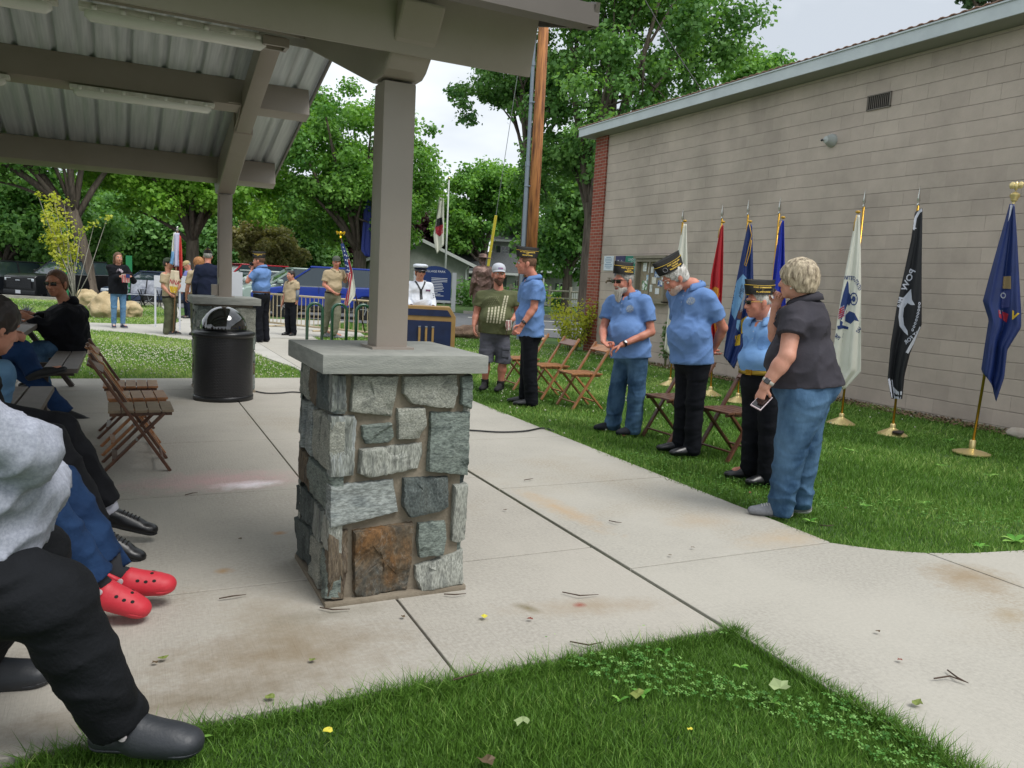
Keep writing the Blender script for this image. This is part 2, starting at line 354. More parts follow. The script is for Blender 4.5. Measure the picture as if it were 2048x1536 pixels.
PU0,PU1,PV0,PV1=-.33,.32,-.30,.36
FRONT=[('s',[(322,280),(440,285),(445,470),(400,480),(345,475),(322,440)]),('g',[(478,285),(718,288),(700,400),(683,500),(463,472)]),
('g',[(738,290),(1020,282),(1020,380),(1000,458),(900,450),(780,430),(735,380)]),('m',[(1040,290),(1112,282),(1112,460),(1035,435)]),
('s',[(312,495),(490,490),(503,520),(480,800),(400,808),(312,812)]),('m',[(525,545),(680,530),(692,600),(665,632),(545,638),(527,600)]),
('g',[(708,455),(850,450),(855,540),(820,610),(710,615)]),('m',[(880,475),(1095,475),(1090,560),(1100,640),(1095,800),(862,780)]),
('w',[(515,665),(840,632),(845,680),(820,765),(560,812),(505,790)]),('b',[(312,855),(690,820),(715,985),(500,1035),(312,1068)]),
('d',[(740,815),(970,805),(972,960),(930,985),(770,1015),(735,960)]),('w',[(1000,850),(1085,840),(1080,1130),(1020,1150),(988,1140)]),
('n',[(312,1095),(455,1078),(450,1290),(430,1435),(312,1440)]),('r',[(480,1085),(790,1040),(785,1250),(765,1385),(500,1435),(482,1400)]),
('m',[(815,1045),(955,1035),(962,1120),(940,1210),(820,1222),(808,1140)]),('w',[(800,1265),(980,1210),(1085,1180),(1080,1350),(960,1370),(825,1390),(800,1320)])]
def rand_layout(w,h,seed):
    rs=random.Random(seed); out=[]; z=.02
    while z<h-.06:
        rh=min(rs.uniform(.13,.27),h-.012-z)
        if h-z-rh<.09: rh=h-.012-z
        x=0; 
        while x<w-.02:
            rw=rs.uniform(.13,.34)
            if w-x-rw<.1: rw=w-x
            j=lambda: rs.uniform(-.012,.012)
            x0,x1,z0,z1=x+.012,x+rw-.012,z+.01,z+rh-.008
            if x==0: x0=0
            if x+rw>=w-1e-6: x1=w
            out.append((rs.choice('gbsdmwnmdg'),[(x0,z0+j()),((x0+x1)/2,z0+j()*.6),(x1,z0+j()),(x1+(j() if x1<w else 0),z1+j()),((x0+x1)/2+j(),z1+j()*.4),(x0,z1+j())])); x+=rw
        z+=rh
    return out
def pillar(u,v,front=None,seed=0,detail=True,flip=False):
    T=Matrix.Translation((u,v,0))
    mb=MB(); i=.03; mb.box((u+(PU0+PU1)/2,v+(PV0+PV1)/2,.52),(PU1-PU0-2*i,PV1-PV0-2*i,1.04)); mb.box((u+(PU0+PU1)/2,v+(PV0+PV1)/2,.008),(PU1-PU0+.02,PV1-PV0+.02,.03),bev=.01)
    pl=mb.build('pillar',M_mort,PAV)
    W=PU1-PU0; D=PV1-PV0
    faces=[]
    Mf=Matrix(((1,0,0,u+PU0),(0,0,-1,v+PV0+.03),(0,1,0,0),(0,0,0,1)))
    if front is not None:
        inv=PAV.matrix_world.inverted() if False else None
        for k,(c,poly) in enumerate(front):
            pp=[]
            for x,y in poly:
                p=AY(520+x/2.56,640+y/2.56,3.315); uu=(p.x-1.10)+.0100*(p.y-3.62)
                pp.append((min(max(uu-PU0-u,0),W),min(p.z,1.035)))
            stone(pp,Mf,SM[c],pl,.034,k+1)
    else: faces.append((Mf,W,seed+1))
    faces.append((Matrix(((0,0,-1,u+PU0+.03),(-1,0,0,v+PV1),(0,1,0,0),(0,0,0,1))),D,seed+2))
    faces.append((Matrix(((0,0,1,u+PU1-.03),(1,0,0,v+PV0+.035),(0,1,0,0),(0,0,0,1))),D-.035,seed+3))
    faces.append((Matrix(((-1,0,0,u+PU1),(0,0,1,v+PV1-.03),(0,1,0,0),(0,0,0,1))),W,seed+4))
    for M_,w,s_ in faces:
        for k,(c,poly) in enumerate(rand_layout(w,1.035,s_)): stone(poly,M_,SM[c],pl,.034,s_*31+k)
    mb=MB(); mb.box((u-.005,v+.03,1.08),(.755,.76,.082),bev=.008); mb.build('pillar_cap',M_cap,PAV,smooth=True,auto=True)
pillar(0,0,FRONT,3); pillar(0,6.48,None,11); pillar(-6.3,0,None,23); pillar(-6.3,6.48,None,37)
RID=3.25; zrb=lambda v: 3.285-.27*abs(v-RID)
for u in (0,-6.3):
    for v,sg in ((0,-1),(6.48,1)):
        mb=MB(); mb.box((u,v,1.72+.0),(.15,.15,1.2),bev=.012); mb.box((u,v,1.126),(.2,.2,.012)) ; mb.build('column',M_steel,PAV,smooth=True,auto=True)
        # welded head where column meets rafter
        mb=MB(); prof=[(-.10,2.33),(.08,2.33),(1.5,zrb(1.5)-.004),(1.5,zrb(1.5)+.2),(.4,zrb(.4)+.26),(-.37,zrb(-.37)+.27),(-.27,2.45),(-.15,2.35)]
        P=[(p[0]*(1 if sg<0 else -1)+v,p[1]) for p in prof]
        mb.prism(P,.19,M=Matrix(((0,0,1,u-.095),(1,0,0,0),(0,1,0,0),(0,0,0,1)))); mb.build('column_head',M_steel,PAV,bevel=.012)
    mb=MB(); 
    for a,b in ((.35,RID),(6.13,RID)): mb.bar((u,a,zrb(a)+.1),(u,b+(.03 if a>b else -.0),zrb(b)+.1),.15,.2,upv=(0,0,1),bev=.01)
    mb.build('rafter',M_steel,PAV,smooth=True,auto=True)
for v in (-.16,1.75,4.6,6.46):
    s=1 if v<RID else -1; n=Vector((0,-.27*s,1)).normalized(); c=Vector((0,v,zrb(v)+.05))+n*.13
    mb=MB(); x0,x1=-8.2,.56; M_=Matrix(((1,0,0,0),(0,n.z,n.y,0),(0,-n.y,n.z,0),(0,0,0,1)))
    mb.box(((x0+x1)/2,c.y,c.z),(x1-x0,.17,.26),M=M_,bev=.008); mb.build('purlin',M_steel,PAV,smooth=True,auto=True)
mb=MB(); mb.box((-3.8,RID,3.56),(8.7,.12,.12)); mb.build('ridge_beam',M_steel,PAV)
def deck(s):
    prof=[]; x=-8.3
    while x<.6:
        prof+= [(x,0),(x+.105,0),(x+.11,.006),(x+.155,.006),(x+.16,0),(x+.225,0),(x+.24,.04),(x+.272,.04),(x+.287,0)]; x+=.292
    prof=[p for p in prof if p[0]<.61]+[(.61,0)]
    V=[];F=[]; ve=-.67 if s>0 else 7.17
    for v in (ve,RID):
        for x,z in prof: V.append((x,v,zrb(v)+.325+z))
    n=len(prof)
    for i in range(n-1): F.append((i,i+1,n+i+1,n+i))
    o=npmesh('roof_panel',V,F,M_galv,PAV); m=o.modifiers.new('s','SOLIDIFY'); m.thickness=.004; m.offset=1
for s in (1,-1): deck(s)
for ve,s in ((-.67,1),(7.17,-1)):
    mb=MB(); z=zrb(ve)+.325; mb.box((-3.84,ve-s*.012,z+.005),(8.95,.022,.085)); mb.box((-3.84,ve+s*.03,z-.03),(8.95,.07,.006)); mb.build('eave_trim',M_trim,PAV)

mb=MB()
for a,b in ((-.69,RID),(7.19,RID)): mb.bar((.622,a,zrb(a)+.335),(.622,b,zrb(b)+.335),.02,.1)
mb.build('verge_trim',M_trim,PAV); 
mb=MB(); mb.bar((-8.3,RID,3.70),(.63,RID,3.70),.02,.3); mb.build('ridge_cap',M_trim,PAV)
def fixture(x0,x1,v,cage=False):
    z=zrb(v)+.01; mb=MB(); n=24
    mb.box(((x0+x1)/2,v,z),(x1-x0,.1,.035),bev=.012); o=mb.build('light_fixture',M_fix,PAV,smooth=True,auto=True)
    mb=MB(); mb.tube([(x0+.03,v,z-.03),(x0+.06,v,z-.035),(x1-.06,v,z-.035),(x1-.03,v,z-.03)],[.02,.042,.042,.02],12)
    for k in range(7): 
        xx=x0+.08+(x1-x0-.16)*k/6
        for sy in (-.052,.052): mb.box((xx,v+sy,z-.008),(.03,.008,.03))
    mb.build('lens',mat('lens_plastic','#e6e6e0',.25,spec=.6),o,smooth=True)
    return o
def U(x,y,v): p=AY(x,y,3.62+v); return p.x-1.10+.01*v
fixture(U(140,195,4.55),U(428,235,4.55),4.52); fixture(U(140,195,4.55)-1.75,U(22,178,4.55),4.52)
fixture(U(157,0,1.8),U(540,62,1.8),1.78); fixture(U(157,0,1.8)-1.6,U(157,0,1.8)-.1,1.78)
xb=U(548,75,1.8)
mb=MB(); z=zrb(1.78)-.01
for dx,dy,w,h in ((0,-.055,.16,.02),(0,.055,.16,.02),(-.07,0,.02,.11),(.07,0,.02,.11)): mb.box((xb+dx,1.78+dy,z),(w,h,.05))
mb.box((xb,1.78,z+.03),(.13,.1,.01)); mb.build('junction_box',M_steel,PAV)
mb=MB(); mb.tube([(-.2,4.5,zrb(4.5)+.06),(-.085,4.5,zrb(4.5)+.06),(-.082,4.7,zrb(4.7)+.02),(-.082,6.3,zrb(6.3)+.02),(-.082,6.42,2.3),(-.082,6.42,1.35)],.009,6); mb.build('conduit',M_steel,PAV)
mb=MB(); mb.box((-.115,6.45,1.2),(.075,.05,.13),bev=.005); mb.build('outlet_box',M_steel,PAV)
# ================================================================ BUILDING
def brickmat(name,c1,c2,mort,bw,bh,ms,axis='y',bump=.004,offz=0,paint=False):
    m=bpy.data.materials.new(name); m.use_nodes=True; nt,b=nodes(m); L=nt.links.new; N=nt.nodes.new; b.inputs['Roughness'].default_value=.75; b.inputs['Specular IOR Level'].default_value=.3
    t=N('ShaderNodeTexCoord'); s=N('ShaderNodeSeparateXYZ'); c=N('ShaderNodeCombineXYZ'); L(t.outputs['Object'],s.inputs[0])
    ad=N('ShaderNodeMath'); ad.operation='ADD'; L(s.outputs['X'],ad.inputs[0]); L(s.outputs['Y'],ad.inputs[1]); L(ad.outputs[0],c.inputs[0])
    nz_=N('ShaderNodeTexNoise'); nz_.inputs['Scale'].default_value=1.3; L(t.outputs['Object'],nz_.inputs[0])
    q=N('ShaderNodeMath'); q.operation='MULTIPLY_ADD'; q.inputs[1].default_value=.022 if paint else .004; L(nz_.outputs[0],q.inputs[0]); L(s.outputs['Z'],q.inputs[2]); q2=N('ShaderNodeMath'); q2.operation='ADD'; q2.inputs[1].default_value=offz; L(q.outputs[0],q2.inputs[0]); L(q2.outputs[0],c.inputs[1])
    br=N('ShaderNodeTexBrick'); br.inputs['Scale'].default_value=1; br.inputs['Brick Width'].default_value=bw; br.inputs['Row Height'].default_value=bh; br.inputs['Mortar Size'].default_value=ms; br.inputs['Mortar Smooth'].default_value=.35 if paint else .2; br.inputs['Bias'].default_value=0
    br.inputs['Color1'].default_value=(*lin(c1),1); br.inputs['Color2'].default_value=(*lin(c2),1); br.inputs['Mortar'].default_value=(*lin(mort),1); L(c.outputs[0],br.inputs[0])
    n=N('ShaderNodeTexNoise'); n.inputs['Scale'].default_value=.9; n.inputs['Detail'].default_value=8; n.inputs['Roughness'].default_value=.65; L(t.outputs['Object'],n.inputs[0])
    r=N('ShaderNodeValToRGB'); r.color_ramp.elements[0].color=(.80,.80,.79,1); r.color_ramp.elements[1].color=(1.08,1.07,1.06,1); r.color_ramp.elements[0].position=.35; r.color_ramp.elements[1].position=.65; L(n.outputs[0],r.inputs[0])
    x=N('ShaderNodeMix'); x.data_type='RGBA'; x.blend_type='MULTIPLY'; x.inputs[0].default_value=1; L(br.outputs[0],x.inputs[6]); L(r.outputs[0],x.inputs[7]); L(x.outputs[2],b.inputs['Base Color'])
    inv=N('ShaderNodeMath'); inv.operation='SUBTRACT'; inv.inputs[0].default_value=1; L(br.outputs['Fac'],inv.inputs[1])
    if paint:  # bed joints stay open, most head joints are filled by paint
        dv=N('ShaderNodeMath'); dv.operation='DIVIDE'; dv.inputs[1].default_value=bh; L(q2.outputs[0],dv.inputs[0]); pp=N('ShaderNodeMath'); pp.operation='PINGPONG'; pp.inputs[1].default_value=.5; L(dv.outputs[0],pp.inputs[0])
        rr=N('ShaderNodeMapRange'); rr.inputs[1].default_value=.008; rr.inputs[2].default_value=.035; L(pp.outputs[0],rr.inputs[0])
        n3=N('ShaderNodeTexNoise'); n3.inputs['Scale'].default_value=.8; n3.inputs['Detail'].default_value=4; L(t.outputs['Object'],n3.inputs[0]); r3=N('ShaderNodeMapRange'); r3.inputs[1].default_value=.44; r3.inputs[2].default_value=.6; L(n3.outputs[0],r3.inputs[0])
        hj=N('ShaderNodeMath'); hj.operation='MULTIPLY'; L(r3.outputs[0],hj.inputs[0]); L(br.outputs['Fac'],hj.inputs[1]); h2=N('ShaderNodeMath'); h2.operation='MULTIPLY_ADD'; h2.inputs[1].default_value=-.6; L(hj.outputs[0],h2.inputs[0]); L(rr.outputs[0],h2.inputs[2]); inv=h2
        dk=N('ShaderNodeMapRange'); dk.inputs[3].default_value=.84; dk.inputs[4].default_value=1; L(h2.outputs[0],dk.inputs[0]); x2=N('ShaderNodeMix'); x2.data_type='RGBA'; x2.blend_type='MULTIPLY'; x2.inputs[0].default_value=1; L(x.outputs[2],x2.inputs[6]); L(dk.outputs[0],x2.inputs[7]); L(x2.outputs[2],b.inputs['Base Color'])
    n2=N('ShaderNodeTexNoise'); n2.inputs['Scale'].default_value=45; n2.inputs['Detail'].default_value=6; L(t.outputs['Object'],n2.inputs[0])
    sm=N('ShaderNodeMath'); sm.operation='MULTIPLY_ADD'; L(n2.outputs[0],sm.inputs[0]); sm.inputs[1].default_value=.35; L(inv.outputs[0],sm.inputs[2])
    bp=N('ShaderNodeBump'); bp.inputs['Distance'].default_value=bump; L(sm.outputs[0],bp.inputs['Height']); L(bp.outputs[0],b.inputs['Normal'])
    return m
M_block=brickmat('painted_block','#bcafa3','#b3a69b','#b8aba0',.41,.2,.003,bump=.006,offz=-.03,paint=True)
M_brick=brickmat('red_brick','#8a4132','#9c5140','#a08d80',.21,.07,.008,bump=.006)
M_fascia=mat('fascia_metal','#c2cacc',.4,'#b3bbbe',2)
M_soff=mat('soffit','#8f9088',.7)
M_rroof=mat('red_metal_roof','#94705f',.5,'#a07f70',4)
BLD=thing('block_building','long painted concrete block building with red brick corner and metal fascia','building',(9.7,8,0))
def B(mb,name,m,**k):
    mb.v=[(x-9.7,y-8,z) for x,y,z in mb.v]; return mb.build(name,m,BLD,**k)
mb=MB(); mb.box((13.7,4.78,2.4),(8,21.56,4.92)); B(mb,'block_wall',M_block)
mb=MB(); mb.box((13.69,15.81,2.4),(8.06,.49,4.92)); B(mb,'brick_corner',M_brick)
mb=MB(); mb.box((13.68,4.9,4.88),(8.7,22.6,.03)); B(mb,'soffit',M_soff)
mb=MB(); mb.box((9.335,4.94,4.955),(.03,22.66,.17)); mb.box((13.7,16.26,4.955),(8.74,.03,.17)); mb.box((9.33,4.94,5.05),(.06,22.7,.02)); B(mb,'fascia',M_fascia)
V=[];F=[];n=0; ys=np.arange(-6.5,16.31,.0375); hh=.007*np.clip(np.cos(ys*2*math.pi/.15)*2,-1,1)
for y,h in zip(ys,hh): V+= [(-.4,y-8,5.085+h),(8.4,y-8,5.75+h)]
F=[(2*i,2*i+1,2*i+3,2*i+2) for i in range(len(ys)-1)]; o=npmesh('roof',V,F,M_rroof,BLD,smooth=True); md=o.modifiers.new('s','SOLIDIFY'); md.thickness=.012
mb=MB(); y0,y1,z0,z1=8.17,8.56,4.22,4.42
for k in range(12): mb.box((9.69,y0+.015+(y1-y0-.03)*k/11,(z0+z1)/2),(.02,.008,z1-z0-.03),rz=.3)
for y in (y0,y1): mb.box((9.692,y,(z0+z1)/2),(.026,.016,z1-z0))
for z in (z0,z1): mb.box((9.692,(y0+y1)/2,z),(.026,y1-y0+.016,.016))
v_=B(mb,'wall_vent',mat('vent_metal','#6f6860',.6)); mb=MB(); mb.box((9.699,(y0+y1)/2,(z0+z1)/2),(.006,y1-y0,z1-z0)); mb.v=[(x-9.7,y-8,z) for x,y,z in mb.v]; mb.build('vent_opening',mat('dark_gap','#1e1c1a',.9),v_)
p=AX(1657,280,9.62); mb=MB(); Mx=Matrix.Rotation(R(-90),4,'Y'); mb.lathe([(.0,-.085),(.1,-.085),(.1,-.05),(.085,-.03),(.078,.0),(.06,.03),(.05,.06),(.0,.075)],(p.x,p.y,p.z),24,M=Mx); c_=B(mb,'security_camera',mat('camera_housing','#a9aeab',.35),smooth=True,auto=True)
mb=MB(); mb.blob((p.x-.085,p.y+.05,p.z-.005),(.02,.022,.022),2,0); mb.v=[(x-9.7,y-8,z) for x,y,z in mb.v]; mb.build('camera_lens',mat('black_gloss','#0b0c0e',.1,coat=1),c_,smooth=True)
# notice board
pl,pr=AX(1283,516,9.69),AX(1341,516,9.69); zt=pl.z; zb=AX(1292,603,9.69).z; ya,yb=pr.y,pl.y
NB=thing('notice_board','tan wall cabinet notice board with pinned papers','notice board',(9.66,(ya+yb)/2,zb))
def NBb(mb,name,m,par=None,**k): mb.v=[(x-9.66,y-(ya+yb)/2,z-zb) for x,y,z in mb.v]; return mb.build(name,m,par or NB,**k)
M_tan=mat('tan_frame','#8c8473',.6,'#7e7666',6); yc=(ya+yb)/2
mb=MB(); mb.box((9.688,yc,(zt+zb)/2),(.02,yb-ya,zt-zb)); NBb(mb,'back_panel',mat('cork','#a59a85',.9,'#92866f',20))
mb=MB()
for y in (ya,yb): mb.box((9.625,y,(zt+zb)/2),(.13,.05,zt-zb))
mb.box((9.625,yc,zb),(.13,yb-ya+.05,.05)); mb.box((9.61,yc,zt+.01),(.17,yb-ya+.12,.06)); mb.box((9.57,yc,(zt+zb)/2),(.03,.03,zt-zb)); 
for z in (zb+.05,zt-.06): mb.box((9.57,yc,z),(.028,yb-ya-.02,.05))
NBb(mb,'frame',M_tan)
rs=random.Random(4); cols=['#4d79ad','#dfe3e6','#cfd6d2','#5c8a58','#3f5f9a','#e6dfce','#8fb0cf','#d9d9de']
for k in range(11):
    w=rs.uniform(.09,.2); h=rs.uniform(.1,.22); y=ya+.12+(yb-ya-.24)*((k*.29)%1); z=zb+.17+(zt-zb-.36)*(k/10.); mb=MB(); mb.box((9.672-.0015*k,y,z),(.0012,w,h)); 
    ppr=NBb(mb,'paper',mat('paper_%d'%(k%8),cols[k%8],.7,'#f2f2ee',14,pos=(.45,.6)))
def wall_text(txt,size,y,z,x,m,parent,off,sx=1.,bold=0.):
    V,F=text_mesh(txt,size,bold=bold,sx=sx); mb=MB().add([(x-off[0],y-vx-off[1],z+vy-off[2]) for vx,vy in V],[f for f in F]); return mb.build('lettering',m,parent)
M_wht=mat('white_print','#e8eaea',.6)
def wsign(px0,px1,py0,py1,name,label,bg):
    a=AX(px0,py0,9.69); b_=AX(px1,py1,9.69); z0=AX(px0,py1,9.69).z; y0,y1=b_.y,a.y; c=(9.69,(y0+y1)/2,(a.z+z0)/2)
    t=thing(name,label,'sign',c); mb=MB(); mb.box((0,0,0),(.012,y1-y0,a.z-z0),bev=.003); mb.build('panel',bg,t); return t,c,y1-y0,a.z-z0
t,c,w,h=wsign(1209,1226,512,541,'wall_sign','small white notice with blue text beside the red brick corner',mat('sign_white','#cfd8de',.6))
for k in range(7): mb=MB(); mb.box((-.008,0,h*(.4-.12*k)),(.002,w*(.75 if k%3 else .5),h*.035)); mb.build('text_line',mat('print_blue','#54799c',.6),t)
t,c,w,h=wsign(1232,1248,512,552,'park_sign','purple sign reading Park on the block wall','#3a3a66' and mat('sign_purple','#37365f',.5))
wall_text('Park',.11,0,h*.2,-.0085,M_wht,t,(0,0,0))
t,c,w,h=wsign(1252,1287,512,556,'park_rules_sign','green park rules sign behind the bearded man, left of the notice board',mat('sign_green','#1d7a66',.5))
wall_text('LONDON PARK',.07,0,h*.33,-.0085,M_wht,t,(0,0,0)); wall_text('BY PERMIT',.06,0,h*.2,-.0085,M_wht,t,(0,0,0))
for k in range(5): mb=MB(); mb.box((-.008,0,-h*(.0+.09*k)),(.002,w*.7,h*.02)); mb.build('text_line',M_wht,t)
p=AX(1218,562,9.64); HB=thing('hose_tap','brass hose tap on the block wall by the brick corner','tap',p); mb=MB(); mb.tube([(.06,0,0),(-.05,0,0),(-.08,0,-.05)],.018,8); mb.tube([(0,0,0),(0,0,.06)],.01,6); mb.build('tap_body',mat('old_brass','#6f6048',.5,metal=.6),HB,smooth=True); mb=MB(); mb.lathe([(.0,0),(.04,0),(.04,.012),(0,.012)],(0,0,.06),12); mb.build('handle',mat('old_brass','#6f6048'),HB)
# ================================================================ TREES
def leafmat(name,a,b,tr=.35):
    m=bpy.data.materials.new(name); m.use_nodes=True; nt=m.node_tree; bs=nt.nodes['Principled BSDF']; L=nt.links.new; N=nt.nodes.new
    at=N('ShaderNodeAttribute'); at.attribute_name='tint'; r=N('ShaderNodeValToRGB'); r.color_ramp.elements[0].color=(*lin(a),1); r.color_ramp.elements[1].color=(*lin(b),1); L(at.outputs['Fac'],r.inputs[0])
    L(r.outputs[0],bs.inputs['Base Color']); bs.inputs['Roughness'].default_value=.55; bs.inputs['Specular IOR Level'].default_value=.35
    tl=N('ShaderNodeBsdfTranslucent'); g=N('ShaderNodeMix'); g.data_type='RGBA'; g.blend_type='MULTIPLY'; g.inputs[0].default_value=1; L(r.outputs[0],g.inputs[6]); g.inputs[7].default_value=(1.5,1.5,.6,1); L(g.outputs[2],tl.inputs[0])
    mxs=N('ShaderNodeMixShader'); mxs.inputs[0].default_value=tr; L(bs.outputs[0],mxs.inputs[1]); L(tl.outputs[0],mxs.inputs[2]); L(mxs.outputs[0],nt.nodes['Material Output'].inputs[0]); return m
LM=dict(mid=leafmat('leaf_mid','#437535','#86b352'),dark=leafmat('leaf_dark','#477641','#84b05f'),bright=leafmat('leaf_bright','#5a8f34','#98c24e',.4),grey=leafmat('leaf_grey','#4d6a44','#88a075'),
 brown=leafmat('leaf_brown','#7a8050','#b0a578'),purple=leafmat('leaf_purple','#2a1a20','#4a2c30',.2),yellow=leafmat('leaf_yellow','#93a436','#c9c558',.4),pine=leafmat('leaf_pine','#36523a','#5f7d5a',.1),blue=leafmat('leaf_blue','#42703c','#7fa95c'))
M_bark=mat('bark','#4a4138','#' and .9,'#6b6155',3,bump=.03,bscale=6,stretch=(3,3,.5))
def leaves(name,cent,rad,n,size,m,parent,flat=.75,seed=0,tintc=None,updir=.5,needle=False):
    g=np.random.default_rng(seed); cent=np.asarray(cent,float); rad=np.asarray(rad,float); k=len(cent)
    idx=np.repeat(np.arange(k),np.maximum(1,(n*rad**2/np.sum(rad**2)).astype(int))); N=len(idx)
    d=g.normal(size=(N,3)); d/=np.linalg.norm(d,axis=1)[:,None]; rr=g.random(N)**.45
    bump=1+.25*np.sin(d[:,0]*5+idx*1.7)*np.cos(d[:,1]*4+idx*.9)+.12*g.normal(size=N)
    P=cent[idx]+d*(rad[idx]*rr*bump)[:,None]*np.array([1,1,flat])
    nrm=d*.7+g.normal(size=(N,3))*.6+np.array([0,0,updir]); nrm/=np.linalg.norm(nrm,axis=1)[:,None]
    a=np.cross(nrm,g.normal(size=(N,3))); a/=np.linalg.norm(a,axis=1)[:,None]; b=np.cross(nrm,a)
    s=size*(.6+.8*g.random(N))[:,None]; w=.1 if needle else .42
    V=np.stack([P-a*s*.5,P-b*s*w+nrm*s*.06,P+a*s*.5,P+b*s*w+nrm*s*.06],1).reshape(-1,3)
    F=np.arange(4*N).reshape(-1,4); t=(g.random(k) if tintc is None else tintc)[idx]*.55+.45*g.random(N)
    return npmesh(name,V,F,m,parent,cols=np.repeat(t,4))
def tree(label,base,ht,blobs,m,n=14000,leaf=.22,ncl=60,rc=1.1,trunk=.35,tb=None,seed=0,name='leafy_tree',cat='tree',lean=(0,0),limbs=14,tm=None,z0=0,group=None,flat=.7,clump=1.):
    """blobs: crown lobes (dx,dy,cz,rx,ry,rz)"""
    rs=random.Random(seed); t=thing(name,label,cat,(base[0],base[1],z0),group=group); C=[];Rr=[]
    vol=[b[3]*b[4]*b[5] for b in blobs]; tot=sum(vol)
    for b,v in zip(blobs,vol):
        for _ in range(max(2,int(ncl*v/tot))):
            while 1:
                p=Vector((rs.gauss(0,1),rs.gauss(0,1),rs.gauss(0,1))).normalized()*(rs.random()**.33); 
                if p.z>-.85: break
            C.append((b[0]+p.x*b[3],b[1]+p.y*b[4],b[2]+p.z*b[5])); Rr.append(rc*rs.uniform(.6,1.35))
    tb=tb or min(b[2]-b[5]*.6 for b in blobs); mb=MB(); top=Vector((lean[0],lean[1],max(tb,.8)))
    mb.tube([(0,0,-.1),(0,0,.15),(lean[0]*.2,lean[1]*.2,top.z*.35),(lean[0]*.6,lean[1]*.6,top.z*.7),top],[trunk*1.5,trunk*1.1,trunk,trunk*.92,trunk*.85],10)
    pick=rs.sample(range(len(C)),min(limbs,len(C)))
    for i,k in enumerate(pick):
        e_=Vector(C[k]); s_=Vector((lean[0]*.8,lean[1]*.8,top.z*rs.uniform(.8,1.0))); mid=s_.lerp(e_,.5)+Vector((rs.uniform(-.4,.4),rs.uniform(-.4,.4),rs.uniform(.1,.9)))*(e_-s_).length*.15
        r0=trunk*rs.uniform(.3,.6); mb.tube([s_-Vector((0,0,.3)),s_.lerp(mid,.5),mid,e_],[r0,r0*.85,r0*.6,r0*.15],7)
        for _ in range(2):
            j=min(range(len(C)),key=lambda q:(Vector(C[q])-mid).length+rs.random()*3); mb.tube([mid,mid.lerp(Vector(C[j]),.6)+Vector((0,0,.1)),Vector(C[j])],[r0*.45,r0*.3,r0*.08],6)
    mb.build('trunk',tm or M_bark,t,smooth=True)
    leaves('crown',C,Rr,n,leaf,m,t,flat,seed); return t
def gp(x,y): return G(x,y)
def at_depth(px,py,D):
    """ground point under pixel column px at horizontal distance D"""
    d=ray(px,py); k=D/math.hypot(d.x,d.y); return Vector((d.x*k,d.y*k,HC+d.z*k))
def hz(px,D): p=at_depth(px,560,D); return (p.x,p.y)
b=hz(1175,34)
tree('tall spreading tree behind the wooden utility pole and the brick corner',b,18,[(.3,0,8.6,2.9,4.2,3.6),(1.6,.5,12.6,4.2,4.2,3.4),(-.6,1,15.6,4.6,4,3),(2.2,-1,6,2.6,2.8,2.8),(4.4,-1.6,11.6,2.2,2.4,2.4),(3.2,0,15.2,3.2,3,2.6)],LM['blue'],60000,.18,230,.9,.34,tb=5,seed=3,limbs=26)
tree('leafy tree with long limbs drooping to the left of the utility pole',hz(1047,37),15,[(-1.5,0.6,9.9,1.7,1.4,.7),(-.3,.6,11.6,2.4,1.6,1.3),(-3.2,.9,9.1,.7,.7,.9),(.5,0,6.6,.9,1.2,1.9),(-2.4,0,12.4,1.7,1.4,.8),(1.2,0,10.4,1.2,1.4,1.6)],LM['blue'],24000,.16,120,.55,.24,tb=7.6,seed=5,limbs=18)
tree('dark leafy tree between the utility pole and the brick corner',hz(1135,46),11,[(0,0,5,2.6,2.6,3.4),(1,0,8,2.8,2.6,3)],LM['dark'],22000,.24,80,1.0,.3,seed=8,tb=2.6)
tree('round crowned maple above the blue car with a split trunk',hz(718,47),12,[(-.6,0,8.4,4.0,3.8,3.6),(-3,0,7,2.6,2.6,2.8),(2.6,0,7.6,2.8,2.8,2.9),(0,0,5.2,4.2,3.6,1.9)],LM['mid'],52000,.2,170,.95,.42,tb=3.4,seed=11,limbs=20)
tree('shaded leafy tree between the white flag and the tall tree',hz(965,58),9,[(0,0,7.6,3.0,3,2.4),(-1.4,0,5.6,2.6,2.6,2.2),(1.6,0,8.4,2.4,2.4,1.8)],LM['mid'],26000,.24,90,.95,.3,tb=3,seed=13)
tree('bright green maple with a flat crown beyond the parked cars',hz(385,46),9,[(-1.6,0,6,3.6,3,2),(1.9,0,6,3.2,3,2.1),(-.2,0,7.6,4,3,1.6)],LM['bright'],36000,.21,120,.9,.36,tb=3.2,seed=17,limbs=18)
tree('tall shaded tree at the far left with a thick leaning trunk',hz(180,43),13,[(-2.4,0,7.4,4.2,3,2.6),(-6.5,1,7.2,3.4,3,2.8),(1.0,1,8.6,3,3,2)],LM['mid'],42000,.2,150,1.0,.3,tb=4.2,seed=19,lean=(-.8,0),limbs=12)
tree('dark green tree at the left edge behind the dark car',hz(10,52),9,[(0,0,4.4,4,3,3.4),(3,0,3.6,2.6,3,2.8)],LM['dark'],24000,.25,80,1.1,.3,tb=1.6,seed=23)
tree('pale grey green tree behind the brown bush',hz(520,66),11,[(0,0,6,3,3,4.4),(1.8,0,5,2,2,3)],LM['grey'],24000,.24,90,.9,.3,tb=2,seed=29)
tree('low brownish tree behind the red car',hz(535,52),5,[(0,0,2.9,2.3,2,1.2),(-1.2,0,3.6,1.4,1.4,.9),(1.3,0,2.4,1.5,1.4,1.0)],LM['brown'],17000,.17,70,.5,.15,tb=1.2,seed=31)
tree('dense dark tree left of the split trunk maple',hz(622,56),8,[(0,0,3.6,2.4,2,3.2),(-.6,0,5.4,2,2,2)],LM['dark'],22000,.24,80,.9,.25,tb=1,seed=37)
